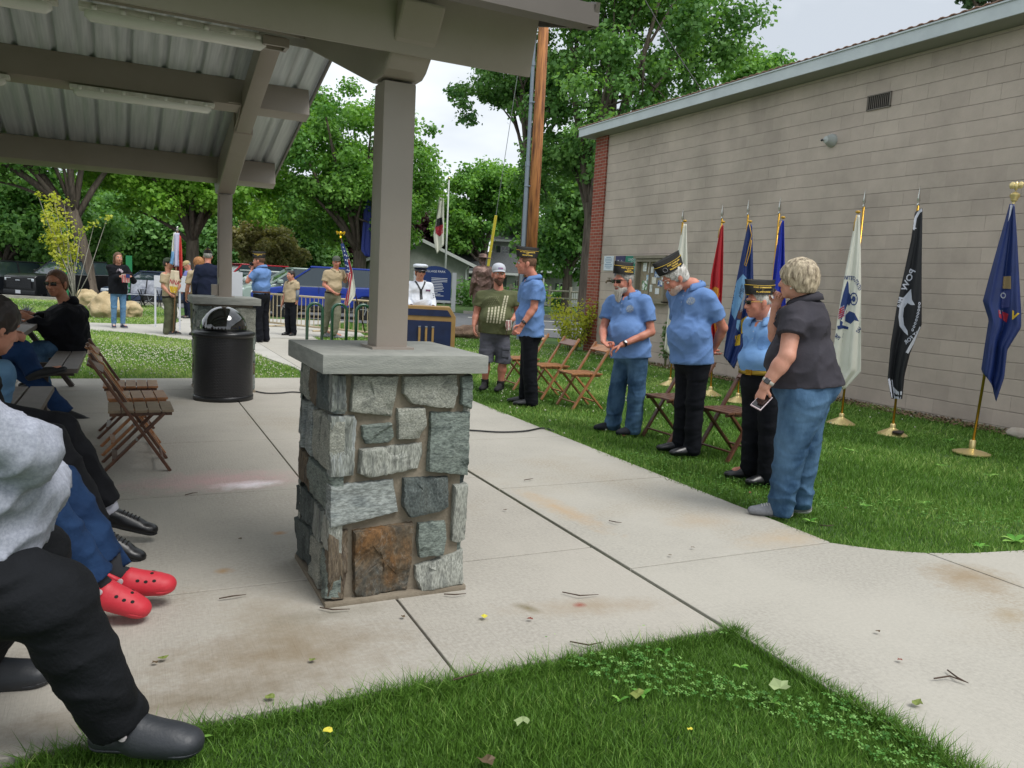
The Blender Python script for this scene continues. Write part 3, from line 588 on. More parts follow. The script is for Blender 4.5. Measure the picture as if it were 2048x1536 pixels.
tree('purple leaved tree behind the split trunk maple',hz(780,60),8,[(0,0,3.8,5.4,2.4,3.2)],LM['purple'],22000,.26,90,1.,.3,tb=1.2,seed=41)
tree('leafy tree peeking over the metal roof behind the block building',hz(1500,44),12,[(0,0,12.2,2.3,2,1.7),(-1.6,0,11.8,2,2,2.2)],LM['mid'],13000,.22,60,.7,.25,tb=8,seed=43)
t=tree('pine top rising behind the block building at the upper right',hz(1935,34),16,[(0,0,13.4,1.5,1.4,.5),(.9,.2,14.2,1.2,1.2,.5),(-.9,0,12.7,1,1,.4)],LM['pine'],9000,.24,34,.42,.2,tb=12,seed=47,name='pine_tree')
for k,(px_,D,h,mm,lb) in enumerate(((90,60,6.5,'dark','dark tree behind the black pickup'),(290,62,7.5,'dark','shaded tree behind the woman holding a small flag'),(440,60,6.5,'dark','shaded tree seen behind the far stone pillar post'),(860,66,9,'dark','dark tree behind the grey garage roof'),(1090,64,10,'dark','dark tree behind the white house'),(-60,60,9,'mid','mid green tree beyond the left edge of the parked cars'),(230,75,9,'mid','pale tree far behind the bright maple'),(700,75,9,'dark','dark tree far behind the blue car'))):
    tree(lb,hz(px_,D),h,[(0,0,h*.5,3.8,3,h*.46)],LM[mm],15000,.3,60,1.3,.25,tb=1,seed=60+k,group='trees far behind the cars')
# distant tree line
g=np.random.default_rng(5); C=[];Rr=[]
for a in np.linspace(-.75,1.35,170):
    D=95+g.random()*25; h=3+g.random()*4
    for _ in range(3): C.append((math.sin(a)*D,math.cos(a)*D,h*g.random()*1.3+.5)); Rr.append(2.6)
wd=leaves('distant_wood',C,Rr,60000,.7,LM['dark'],None,.9,5); tag(wd,'far line of green trees closing the view','woods',kind='stuff')
# sapling with yellow leaves
bs_=at_depth(150,620,27.5); t=thing('young_tree','slim young tree with pale stems and yellow green leaves in front of the black pickup','tree',(bs_.x,bs_.y,0)); mb=MB(); rs=random.Random(3); C=[]
for k in range(9):
    a=rs.uniform(0,6.3); l=rs.uniform(2.1,3.3); dx=-.55+rs.uniform(-.7,.75); dy=rs.uniform(-.4,.4); top=(dx,dy,l)
    mb.tube([(0,0,0),(dx*.12,dy*.2,l*.3),(dx*.6,dy*.6,l*.65),top],[.022,.018,.013,.005],6)
    for q in range(6): f=.5+.5*q/5; C.append((dx*f+rs.uniform(-.12,.12),dy*f,l*f+rs.uniform(-.1,.1)))
for k in range(5):
    a=.35*(k-2); mb.tube([(0,0,.25),(a*.5,0,1.0),(a+.2,0,2.+.2*k)],[.016,.012,.004],6); C.append((a+.2,0,2.+.2*k))
mb.build('trunk',mat('pale_bark','#7d7a70',.8,'#98948a',20),t,smooth=True); leaves('crown',C,[.2]*len(C),1500,.085,LM['yellow'],t,.8,9)
# shrubs and wall plants
def shrub(label,c,r,m,n,leaf=.06,name='shrub',stems=7,seed=0,kind='shrub'):
    rs=random.Random(seed); t=thing(name,label,kind,(c[0],c[1],0)); C=[];mb=MB()
    for k in range(stems):
        a=rs.uniform(0,6.28); q=rs.random()**.5; p=(math.cos(a)*r[0]*q,math.sin(a)*r[1]*q,r[2]*rs.uniform(.6,1)); mb.tube([(p[0]*.25,p[1]*.25,0),(p[0]*.7,p[1]*.7,p[2]*.5),p],[.008,.006,.002],5)
        for f in (.3,.5,.7,.85,1): C.append((p[0]*(.3+.7*f),p[1]*(.3+.7*f),p[2]*f))
    mb.build('stems',mat('weed_stem','#5a5f34',.8),t); leaves('foliage',C,[min(r[0],r[2])*.22+leaf]*len(C),n,leaf,LM[m],t,1,seed); return t
p=AX(1180,690,9.5); shrub('tall weedy shrub growing against the red brick corner',(9.25,15.9),(.45,.6,1.15),'yellow',1400,.07,seed=2,stems=16)
shrub('leafy weed against the block wall below the notice board, right of the bearded man',(9.5,12.6),(.22,.25,1.05),'grey',500,.055,seed=4,stems=6,name='weed',kind='plant')
for k,(px_,py_,D,w) in enumerate(((945,588,50,1.3),(1060,592,52,1.6),(1120,590,54,1.2))):
    q=at_depth(px_,py_,D); shrub(['dark rounded shrub by the grey garage corner','shrub below the porch of the white house','shrub by the porch rail of the white house'][k],(q.x,q.y),(w,w*.8,1.4),'dark',1800,.16,seed=7+k,stems=9)
# ================================================================ HOUSES
M_side=mat('pale_siding','#8f938c',.8,'#9da19a',3); M_side2=mat('grey_siding','#848982',.8,'#90958e',3); M_trimw=mat('white_trim','#c4c7c5',.6); M_sh=mat('shingle','#3f4244',.9,'#55585a',9); M_glass=mat('window_glass','#1c262c',.08,spec=.8)
def house(name,label,o,w,d,h,rh,rz,wall,roof,wins,over=.4,gable_front=True,extra=None):
    t=thing(name,label,'house',o,rz); mb=MB()
    if gable_front: mb.prism([(-w/2,0),(w/2,0),(w/2,h),(0,h+rh),(-w/2,h)],d,M=Matrix(((1,0,0,0),(0,0,1,0),(0,1,0,0),(0,0,0,1))))
    else:
        mb.prism([(0,0),(d,0),(d,h),(d/2,h+rh),(0,h)],w,M=Matrix(((0,0,1,-w/2),(1,0,0,0),(0,1,0,0),(0,0,0,1))))
    wl=mb.build('wall',wall,t); mb=MB()
    n=int(h/.2)
    for k in range(1,n): mb.box((0,-.006,k*.2),(w,.012,.02))
    mb.build('siding_board',wall,wl); th=.12
    if gable_front:
        for s in (-1,1): 
            L_=math.hypot(w/2+over,rh*(1+over/(w/2))); ang=math.atan2(rh,w/2); rmb=MB(); c=Vector((s*(w/2+over)/2,d/2,h+rh/2-over*rh/w+.06)); rmb.box(c,(L_,d+2*over,th),M=Matrix.Rotation(s*ang,4,'Y')); r_=rmb.build('roof_slope',roof,t)
            tmb=MB(); tmb.box(c+Vector((0,-d/2-over-.02,-.0)),(L_,.04,.2),M=Matrix.Rotation(s*ang,4,'Y')); tmb.build('trim_board',M_trimw,r_)
    else:
        for s in (-1,1):
            L_=math.hypot(d/2+over,rh*(1+over/(d/2))); ang=math.atan2(rh,d/2); rmb=MB(); c=Vector((0,d/2+s*(d/2+over)/2,h+rh/2-over*rh/d+.06)); rmb.box(c,(w+2*over,L_,th),M=Matrix.Rotation(-s*ang,4,'X')); rmb.build('roof_slope',roof,t)
        tmb=MB(); tmb.box((0,-over-.02,h-over*rh/d*2+.02),(w+2*over,.08,.16)); tmb.build('gutter',M_trimw,t)
    for (x,z,ww,hh) in wins:
        fm=MB(); fr=.07
        for dx,dz,a,b_ in ((0,hh/2,ww+.14,fr),(0,-hh/2,ww+.14,fr),(-ww/2,0,fr,hh),(ww/2,0,fr,hh),(0,0,.05,hh),(0,0,ww,.05)): fm.box((x+dx,-.035,z+dz),(a,.07,b_))
        f=fm.build('window',M_trimw,t); gm=MB(); gm.box((x,-.012,z),(ww,.02,hh)); gm.build('pane',M_glass,f)
        for s in (-1,1):
            if ww<1.3: sm_=MB(); sm_.box((x+s*(ww/2+.2),-.02,z),(.28,.04,hh)); sm_.build('shutter',mat('shutter','#3c4440',.7),f)
    return t
def face(q): return math.atan2(-q.x,q.y)*1.0
q=at_depth(838,592,52); hs=house('garage_house','low grey sided house with a front gable behind the blue sign',(q.x,q.y,0),6.4,7,2.55,1.35,face(q)+.1,M_side,M_sh,[(-1.6,1.4,.9,1.1)])
tm=MB(); tm.tube([(3.15,-.3,2.45),(3.0,-.1,2.2),(3.0,-.06,.2)],.05,6); tm.build('downspout',M_trimw,hs)
q=at_depth(955,592,56); house('grey_house','grey sided house wing with a shingle roof behind the statue',(q.x,q.y,0),5.2,6,2.3,1.3,face(q),M_side2,M_sh,[(-1.1,1.5,.55,.9),(1.2,1.5,.9,.9)],gable_front=False)
q=at_depth(1072,592,62); hs=house('white_house','two storey pale house with a porch and tall windows behind the utility pole',(q.x,q.y,0),7.2,7,4.9,1.5,face(q),M_side,M_sh,[(-2.6,4.0,.6,.65),(.75,3.9,1.25,1.5),(2.1,1.3,.6,.8),(-1.2,1.3,.7,.9)],gable_front=False)
pm=MB(); pm.box((1.2,-1.3,.15),(4.6,2.2,.3)); pm.build('porch_floor',M_side2,hs); pm=MB(); pm.box((1.2,-1.3,2.5),(4.8,2.5,.14)); pm.build('porch_roof',M_trimw,hs)
for x in (-1,.5,2,3.4): pm=MB(); pm.box((x,-2.3,1.35),(.12,.12,2.2)); pm.build('porch_post',M_trimw,hs)
for s in (0,1,2):
    pm=MB(); x0=-1+1.5*s; pm.box((x0+.7,-2.3,1.15),(1.4,.06,.06))
    for k in range(9): pm.box((x0+.08+k*.16,-2.3,.75),(.04,.04,.8))
    pm.build('porch_rail',M_trimw,hs)
q=at_depth(548,556,74); house('red_shed','small dark red shed with a black roof and white trim above the blue car',(q.x,q.y,0),1.75,2,1.5,.75,face(q),mat('barn_red','#6e1d1c',.7),mat('black_roof','#17181a',.8),[],over=.15)
q=at_depth(218,520,80); house('blue_house','pale blue building glimpsed between the trees behind the dark pickup',(q.x,q.y,0),4,5,3.6,1.0,face(q),mat('sky_blue_siding','#6fa3c9',.7),M_sh,[(0,2.2,.9,1)],gable_front=False)
q=at_depth(490,520,84); house('blue_cottage','light blue cottage wall glimpsed behind the red car',(q.x,q.y,0),7,5,3.4,1.0,face(q),mat('sky_blue_siding','#6fa3c9'),M_sh,[(0,2.,.9,1)],gable_front=False)
# split rail fence across the street
a=at_depth(1020,606,47); b2=at_depth(1230,610,42); t=thing('rail_fence','weathered split rail fence across the street','fence',a); M_rail=mat('weathered_rail','#a9a494',.9,'#8d897c',8)
for k in range(6):
    p=a.lerp(b2,k/5)-a; mb=MB(); mb.box((p.x,p.y,.55),(.13,.13,1.15)); mb.build('post',M_rail,t)
    if k<5:
        p2=a.lerp(b2,(k+1)/5)-a
        for z in (.45,.85): mb=MB(); mb.tube([(p.x,p.y,z),(p2.x,p2.y,z+.03)],.045,6); mb.build('rail',M_rail,t)
# utility pole
q=G(1053,680); UP=thing('utility_pole','tall orange brown wooden utility pole with a grey conduit on its left side','utility pole',(q.x,q.y,0))
M_pole=mat('pole_wood','#b87b45',.75,'#5c3520',7,bump=.008,bscale=22,stretch=(2,2,.16),pos=(.42,.66))
mb=MB(); mb.tube([(0,0,-.2),(0,0,5),(0,0,13.5)],[.145,.14,.115],20); mb.build('pole',M_pole,UP,smooth=True)
M_cond=mat('grey_conduit','#7f8c98',.5); c_=-Vector((math.cos(YAW),-math.sin(YAW),0))*.215
mb=MB(); mb.tube([(c_.x,c_.y,0),(c_.x,c_.y,4.6)],.06,12); mb.tube([(c_.x,c_.y,4.6),(c_.x*1.0,c_.y*1.0,9.5)],.05,12); mb.lathe([(.068,0),(.068,.12)],(c_.x,c_.y,4.5),12); mb.lathe([(.066,0),(.066,.1)],(c_.x,c_.y,7.0),12); mb.build('conduit',M_cond,UP,smooth=True,auto=True)
for z in (2.4,4.0,6.1,8): mb=MB(); mb.box((c_.x*.75,c_.y*.75,z),(.2,.14,.03),rz=-YAW); mb.build('strap',M_cond,UP)
ga=G(956,664); gw=Vector((q.x,q.y,12.4)); t=thing('guy_wire','steel guy wire with a yellow plastic guard leaning to the utility pole','guy wire',(ga.x,ga.y,0)); dlt=gw-Vector((ga.x,ga.y,0))
mb=MB(); mb.tube([(0,0,0),dlt],.009,5); mb.build('wire',mat('steel_wire','#8d9290',.4,metal=.6),t)
mb=MB(); k0,k1=.012,.27; mb.tube([dlt*k0,dlt*k1],.04,10); mb.build('guard',mat('yellow_guard','#d8c640',.5),t,smooth=True,auto=True)
a=Vector((q.x,q.y,13.2)); b2=AX(1420,205,12.5); t=MB(); pts=[a.lerp(b2,k/12)-Vector((0,0,.5*math.sin(math.pi*k/12))) for k in range(13)]; t.tube(pts,.012,5); tag(t.build('service_wire',mat('black_cable','#1b1c1e',.6)),'thin dark overhead wire running from the pole toward the block building','wire')
# ================================================================ VEHICLES
M_tyre=mat('tyre_rubber','#17181a',.85); M_rim=mat('alloy_rim','#a8acb0',.3,metal=.8); M_cglass=mat('car_glass','#2a363d',.05,spec=.9); M_blackpl=mat('black_plastic','#15171a',.6)
def paint(n,c): return mat(n,c,.3,coat=.35,spec=.35)
def car(label,name,loc,rz,paintm,L=4.6,W=1.85,H=1.65,prof=None,roof=None,wb=2.7,wr=.35,pick=False,group=None,cat='car',plate=True):
    """local: +x forward, y left, z up; origin ground centre"""
    t=thing(name,label,cat,loc,rz,group); hl=L/2; ax=(wb/2,-wb/2)
    if prof is None: # lower body silhouette, front to rear, top edge
        prof=[(hl,.42),(hl+.02,.72),(hl-.12,.86),(hl-1.15,1.02),(-hl+.25,1.1),(-hl+.03,1.0),(-hl,.45)]
    if roof is None: roof=[(hl-1.0,1.0),(hl-1.85,H-.06),(hl-2.4,H),(-hl+.85,H-.02),(-hl+.35,H-.25),(-hl+.12,1.05)]
    def arch(x): return [(x+wr*1.2*math.cos(a),max(.28,wr+wr*1.2*math.sin(a))) for a in [math.pi*k/10 for k in range(11)]]
    bot=[(hl-.02,.3)]; low=[]
    P=list(prof); low=[(-hl+.02,.28)]+[(x,z) for x,z in reversed(arch(ax[1]))]+[(x,z) for x,z in reversed(arch(ax[0]))]+[(hl-.02,.28)]
    poly=P+low
    mb=MB(); mb.prism(poly,W,M=Matrix(((1,0,0,0),(0,0,-1,W/2),(0,1,0,0),(0,0,0,1))))
    # tumble sides in toward the top for shape
    mb.v=[(x,y*(1-.06*max(0,(z-.75))/.4) if z>.75 else y*(1-.03*(.75-z)),z) for x,y,z in mb.v]
    body=mb.build('body',paintm,t,smooth=True,bevel=.05,auto=True)
    tw=.72*W; bwid=W*.94
    def shell(rp,inset,m,nm,par,dz=0):
        n=len(rp); V=[];F=[]; zb=min(p[1] for p in rp); zt=max(p[1] for p in rp)
        for s in (-1,1):
            for x,z in rp:
                f=(z-zb)/(zt-zb); V.append((x,s*((bwid*(1-f)+tw*f)/2-inset),z+dz))
        F=[tuple(range(n)),tuple(range(2*n-1,n-1,-1))]+[(i,n+i,n+i+1,i+1) for i in range(n-1)]+[(n-1,2*n-1,n,0)]
        return MB().add(V,F).build(nm,m,par,smooth=True,auto=True)
    gh=shell(roof,0,M_cglass,'cabin_glass',t)
    zt=max(p[1] for p in roof); rp=[p for p in roof if p[1]>zt-.3]
    mb=MB(); xs=[p[0] for p in rp]; mb.box(((max(xs)+min(xs))/2,0,zt-.01),(max(xs)-min(xs)-.02,tw+.03,.07),bev=.03); mb.build('roof',paintm,t,smooth=True)
    zb=min(p[1] for p in roof); pl=[(roof[0],roof[1] if len(roof)>2 else roof[1])]
    xm=(roof[1][0]+roof[-2][0])/2
    for s in (-1,1):
        def pt(x,z): f=(z-zb)/(zt-zb); return (x,s*((bwid*(1-f)+tw*f)/2+.004),z)
        for (a,b) in ((roof[0],roof[1]),(roof[-1],roof[-2])): MB().bar(pt(*a),pt(*b),.07,.05).build('roof_pillar',paintm,t)
        for xx in ((xm+.05,) if not pick else (xm+.0,)): mb=MB(); mb.bar(pt(xx,zb),pt(xx,zt-.03),.08,.03); mb.build('door_pillar',M_blackpl,t)
        mb=MB(); mb.bar(pt(roof[0][0]-.1,zb+.02),pt(roof[-1][0]+.1,zb+.04),.03,.03); mb.build('window_trim',M_rim if s else M_rim,t)
        mb=MB(); mb.box((roof[0][0]-.32,s*(W/2+.09),zb+.1),(.2,.18,.15),bev=.04); mb.build('mirror',paintm,t,smooth=True)
        for k,xx in enumerate((xm+.95,xm-.1)):
            mb=MB(); mb.box((xx-.75,s*(W/2-.0),zb-.15),(.2,.035,.035),bev=.01); mb.build('door_handle',paintm,t)
            mb=MB(); mb.box((xx,s*(W/2-.012),.72),(.012,.012,.62)); mb.build('door_seam',M_blackpl,t)
        mb=MB(); mb.box((0,s*(W/2-.03),.33),(wb-wr*2.5,.06,.12)); mb.build('sill',M_blackpl,t)
        for x in ax:
            w=MB(); Mw=Matrix.Rotation(R(90),4,'X'); w.lathe([(wr*.62,-.11),(wr*.9,-.11),(wr,-.07),(wr,.07),(wr*.9,.11),(wr*.62,.11)],(x,s*(W/2-.13),wr),28,M=Mw); ty=w.build('wheel',M_tyre,t,smooth=True,auto=True)
            w=MB(); w.lathe([(wr*.63,.02),(wr*.6,.09),(wr*.55,.09),(wr*.52,.03),(0,.03)],(x,s*(W/2-.13),wr),28,M=Matrix.Rotation(R(90)*(-s),4,'X'))
            for k in range(5):
                a=k*2*math.pi/5; w.bar((x,s*(W/2-.05),wr),(x+math.cos(a)*wr*.58,s*(W/2-.045),wr+math.sin(a)*wr*.58),.06,.03)
            w.build('rim',M_rim,ty)
            w=MB(); w.lathe([(wr*1.17,.1),(wr*1.17,-.2),(0.01,-.2)],(x,s*(W/2-.13),wr),20,M=Matrix.Rotation(R(90)*(-s),4,'X')); w.build('wheel_well',M_blackpl,t)
    z=.74 if not pick else .98
    for s in (-1,1):
        mb=MB(); mb.box((hl-.1,s*(W/2-.3),z),(.25,.42,.14),bev=.04); mb.build('headlight',mat('headlight','#c9d0d4',.1,spec=.9),t,smooth=True)
        mb=MB(); mb.box((-hl+.06,s*(W/2-.14),.95),(.16,.2,.26),bev=.03); mb.build('taillight',mat('taillight','#7d1414',.2),t,smooth=True)
    mb=MB(); gh_=.2 if not pick else .42; mb.box((hl+.01,0,.62 if not pick else .82),(.08,W-(.9 if not pick else .5),gh_))
    for k in range(4 if pick else 2): mb.box((hl+.05,0,.62-gh_/3+(gh_/4)*k if not pick else .68+.1*k),(.03,W-.95 if not pick else W-.55,.02))
    mb.build('grille',M_blackpl,t); mb=MB(); mb.box((hl+.02,0,.42),(.12,W-.1,.2),bev=.04); mb.build('bumper',M_blackpl if pick else paintm,t,smooth=True)
    mb=MB(); mb.box((hl+.085,0,.44),(.01,.3,.15)); mb.build('number_plate',mat('plate_white','#c9ccd0',.5),t)
    return t
P_blue=paint('paint_blue','#15338c'); P_blk=paint('paint_black','#0b0c0e'); P_navy=paint('paint_navy','#23304a'); P_red=paint('paint_red','#a01527'); P_sil=paint('paint_silver','#b4bcb9'); P_white=paint('paint_white','#d4d7d9'); P_dk=paint('paint_dark_grey','#191c21')
GR='cars parked beyond the lawn'
def cloc(px_,D): p=at_depth(px_,600,D); return (p.x,p.y,zr(p.x,p.y))
# heading: rz 0 = +x; facing left in the picture = direction -right
left=math.atan2(math.sin(YAW),-math.cos(YAW))
car('bright blue crossover parked side on behind the scout with the flag','parked_car',cloc(655,28.0),left+.14,P_blue,4.75,1.86,1.68,group=GR)
T_=[(2.9,.5),(2.92,1.1),(2.75,1.22),(1.35,1.28),(-2.85,1.3),(-2.9,1.25),(-2.9,.55)]
pk=car('black pickup truck with a large dark grille parked behind the yellow sapling','pickup_truck',cloc(152,43.5),left+1.22,P_blk,5.8,2.0,1.92,prof=T_,roof=[(1.5,1.26),(.75,1.86),(.4,1.92),(-.95,1.92),(-1.2,1.84),(-1.3,1.28)],wb=3.7,wr=.41,pick=True,cat='pickup truck')
mb=MB(); mb.box((-2.05,0,1.29),(1.5,1.6,.03)); mb.build('bed_cover',M_blackpl,pk)
mb=MB(); mb.tube([(2.98,.1,.95),(3.0,-.1,.95)],.02,6); mb.box((2.98,0,.95),(.02,.26,.06)); mb.build('badge',M_rim,pk)
car('dark sport utility car cut by the left edge of the view','parked_car',cloc(-12,45),left+1.2,P_dk,4.9,1.9,1.75,group=GR)
car('white car mostly hidden between the dark car and the pickup','parked_car',cloc(56,50),left+1.3,P_white,4.6,1.8,1.45,group=GR)
car('dark navy car parked behind the woman with the small flag','parked_car',cloc(318,40),left+1.15,P_navy,4.7,1.85,1.62,group=GR)
car('dark blue car behind the row of folding camp chairs and the scout','parked_car',cloc(392,42),left+1.1,P_dk,4.7,1.85,1.66,group=GR)
car('red sport utility car behind the far pavilion post','parked_car',cloc(492,44),left+.7,P_red,4.8,1.9,1.85,group=GR)
car('pale silver car in front of the red car','parked_car',cloc(512,34),left+.8,P_sil,4.5,1.8,1.45,group=GR)
car('pale green grey car behind the blue crossover','parked_car',cloc(600,32),left+.5,paint('paint_sage','#8fa097'),4.6,1.84,1.62,group=GR)
# ================================================================ SIGNED-DISTANCE SCULPTING
NV=lambda v: np.array([v[0],v[1],v[2]],np.float32)
class Vol:
    def __init__(s,lo,hi,h):
        s.h=h; s.lo=np.array(lo,np.float32); s.n=np.ceil((np.array(hi)-s.lo)/h).astype(int)+1; s.D=np.full(s.n,.2,np.float32)
    def sub(s,lo,hi):
        a=np.clip(np.floor((lo-s.lo)/s.h).astype(int),0,s.n); b=np.clip(np.ceil((hi-s.lo)/s.h).astype(int)+1,0,s.n)
        if (b<=a).any(): return None,None
        g=[s.lo[i]+s.h*np.arange(a[i],b[i],dtype=np.float32) for i in range(3)]
        X,Y,Z=np.meshgrid(*g,indexing='ij',sparse=True); return tuple(slice(a[i],b[i]) for i in range(3)),(X,Y,Z)
    def put(s,sl,d,k,op):
        o=s.D[sl]
        if op=='u':
            if k>0: h_=np.clip(.5+.5*(o-d)/k,0,1); s.D[sl]=o+(d-o)*h_-k*h_*(1-h_)
            else: s.D[sl]=np.minimum(o,d)
        else:
            if k>0: h_=np.clip(.5-.5*(o+d)/k,0,1); s.D[sl]=o+(-d-o)*h_+k*h_*(1-h_)
            else: s.D[sl]=np.maximum(o,-d)
    def cone(s,a,b,ra,rb,k=.02,fl=None,op='u'):
        a=NV(a);b=NV(b); m=max(ra,rb)+.05+k; sl,q=s.sub(np.minimum(a,b)-m,np.maximum(a,b)+m)
        if sl is None: return
        px,py,pz=q[0]-a[0],q[1]-a[1],q[2]-a[2]; ba=b-a
        if fl is not None:
            n=NV(fl[0]); n=n/np.linalg.norm(n); t_=(px*n[0]+py*n[1]+pz*n[2])*(1/fl[1]-1); px,py,pz=px+t_*n[0],py+t_*n[1],pz+t_*n[2]; ba=ba+n*float(ba@n)*(1/fl[1]-1)
        L2=float(ba@ba)+1e-9; t=np.clip((px*ba[0]+py*ba[1]+pz*ba[2])/L2,0,1)
        d=np.sqrt((px-t*ba[0])**2+(py-t*ba[1])**2+(pz-t*ba[2])**2)-(ra+(rb-ra)*t)
        if fl is not None: d=d*(.5+.5*fl[1])
        s.put(sl,d,k,op)
    def ell(s,c,ax,r,k=.02,op='u'):
        c=NV(c); r=np.array(r,np.float32); m=r.max()+.05+k; sl,q=s.sub(c-m,c+m)
        if sl is None: return
        x,y,z=q[0]-c[0],q[1]-c[1],q[2]-c[2]; k0=0;k1=0
        for a,rr in zip(ax,r):
            a=NV(a); u=x*a[0]+y*a[1]+z*a[2]; k0=k0+(u/rr)**2; k1=k1+(u/rr**2)**2
        k0=np.sqrt(k0); d=k0*(k0-1)/np.sqrt(k1+1e-9); s.put(sl,d,k,op)
    def plane(s,p,n,keep=True):
        """cut away the side n points to"""
        p=NV(p);n=NV(n); sl,q=s.sub(s.lo,s.lo+s.h*s.n); d=(q[0]-p[0])*n[0]+(q[1]-p[1])*n[1]+(q[2]-p[2])*n[2]; s.D[sl]=np.maximum(s.D[sl],d)
    def grid(s): return s.sub(s.lo,s.lo+s.h*s.n)[1]
    def noise(s,amp,fr,seed=0,aniso=(1,1,1),mask=None):
        X,Y,Z=s.grid(); X=X*fr*aniso[0];Y=Y*fr*aniso[1];Z=Z*fr*aniso[2]; q=seed*1.7
        w=np.sin(X*1.3+Y*.9+q)+np.sin(Z*1.1-Y*1.2+q*2)
        n=np.sin(Z*2.1+1.3*w+q)*.5+np.sin(X*2.3-Z*1.4+1.1*w+q*3)*.3+np.sin(Y*2.9+Z*2.2+.8*w+q)*.3
        n=(2*np.sqrt(np.abs(n)+.004)-1)*.8
        s.D+= (amp*n if mask is None else amp*n*mask(*s.grid())).astype(np.float32)
    def mesh(s):
        D=s.D; h=s.h; D[0]=D[-1]=.2; D[:,0]=D[:,-1]=.2; D[:,:,0]=D[:,:,-1]=.2
        S=D<0; c=S[:-1,:-1,:-1].astype(np.int8)
        cnt=np.zeros(c.shape,np.int8)
        for i in (0,1):
            for j in (0,1):
                for k in (0,1): cnt+=S[i:D.shape[0]-1+i,j:D.shape[1]-1+j,k:D.shape[2]-1+k]
        I=np.argwhere((cnt>0)&(cnt<8)); 
        if len(I)==0: return np.zeros((0,3)),np.zeros((0,4),int)
        idx=np.full(c.shape,-1,np.int32); idx[I[:,0],I[:,1],I[:,2]]=np.arange(len(I))
        P=np.zeros((len(I),3),np.float32); N=np.zeros(len(I),np.float32); g=lambda o: D[I[:,0]+o[0],I[:,1]+o[1],I[:,2]+o[2]]
        C=[(i,j,k) for i in (0,1) for j in (0,1) for k in (0,1)]; val={o:g(o) for o in C}
        for a in C:
            for ax in range(3):
                if a[ax]==0:
                    b=list(a); b[ax]=1; b=tuple(b); m=(val[a]<0)!=(val[b]<0); t=val[a]/(val[a]-val[b]+1e-12); t=np.where(m,t,0)
                    p=np.array(a,np.float32)[None]+np.zeros((len(I),3),np.float32); p[:,ax]+=t; P+=p*m[:,None]; N+=m
        V=(P/N[:,None]+I)*h+s.lo; F=[]
        for ax in range(3):
            sl0=[slice(1,-1)]*3; sl1=[slice(1,-1)]*3; sl0[ax]=slice(0,-1); sl1[ax]=slice(1,None)
            A=S[tuple(sl0)]; B=S[tuple(sl1)]; E_=np.argwhere(A!=B)
            if len(E_)==0: continue
            neg=A[E_[:,0],E_[:,1],E_[:,2]]; E_=E_+1; E_[:,ax]-=1
            u,v=[(1,2),(2,0),(0,1)][ax]; o=[]
            for du,dv in ((-1,-1),(0,-1),(0,0),(-1,0)):
                q=E_.copy(); q[:,u]+=du; q[:,v]+=dv; o.append(idx[q[:,0],q[:,1],q[:,2]])
            o=np.stack(o,1); o[~neg]=o[~neg][:,::-1]; F.append(o)
        return V,np.concatenate(F)
    def build(s,name,m,parent,origin=(0,0,0),smooth=True,relax=1):
        V,F=s.mesh()
        if len(V)==0: return None
        for _ in range(relax):
            A=np.zeros_like(V); N=np.zeros(len(V),np.float32)
            for i in range(4):
                a,b=F[:,i],F[:,(i+1)%4]
                for c_ in range(3): A[:,c_]+=np.bincount(a,V[b,c_],len(V))+np.bincount(b,V[a,c_],len(V))
                N+=np.bincount(a,minlength=len(V))+np.bincount(b,minlength=len(V))
            V=V*.45+A/N[:,None]*.55
        return npmesh(name,V-np.array(origin,np.float32),F,m,parent,smooth)
# ---------------------------------------------------------------- cloth / skin materials
M_skin=mat('skin','#b97f68',.5,'#c99079',14,bump=.0008,bscale=120,sub=.0,spec=.4); M_skin2=mat('skin_ruddy','#b3705c',.5,'#c98a74',14,bump=.0008,bscale=120,spec=.4); M_skin3=mat('skin_tan','#a06a50',.5,'#b47c61',14,bump=.0008,bscale=120,spec=.4)
def cloth(n,a,b=None,rough=.85,bump=.0015,bs=60,stretch=(1,1,1),sc_=6,fold=-.03,fs=5.5):
    m=mat(n,a,rough,b,sc_,bump=bump,bscale=bs,stretch=stretch,spec=.2); nt,p=nodes(m); L=nt.links.new; N=nt.nodes.new
    t=N('ShaderNodeTexCoord'); q=N('ShaderNodeMapping'); q.inputs['Scale'].default_value=(1,1,1.5); L(t.outputs['Object'],q.inputs[0])
    n1=N('ShaderNodeTexNoise'); n1.noise_type='RIDGED_MULTIFRACTAL'; n1.inputs['Scale'].default_value=fs*.8; n1.inputs['Detail'].default_value=2.5; n1.inputs['Roughness'].default_value=.5; n1.inputs['Distortion'].default_value=.8; L(q.outputs[0],n1.inputs[0])
    bp=N('ShaderNodeBump'); bp.inputs['Distance'].default_value=fold; bp.inputs['Strength'].default_value=.8; L(n1.outputs[0],bp.inputs['Height'])
    old=p.inputs['Normal'].links[0].from_node; L(bp.outputs[0],old.inputs['Normal']); return m
C_polo=cloth('polo_blue','#6080b2','#6b8bbd'); C_black=cloth('black_trousers','#0d0f15','#14161d'); C_jean=cloth('blue_denim','#28435f','#587896',sc_=4.5,bump=.003,stretch=(1,1,.6)); C_jean2=cloth('dark_denim','#14294a','#1f3a61',sc_=4,bump=.003)
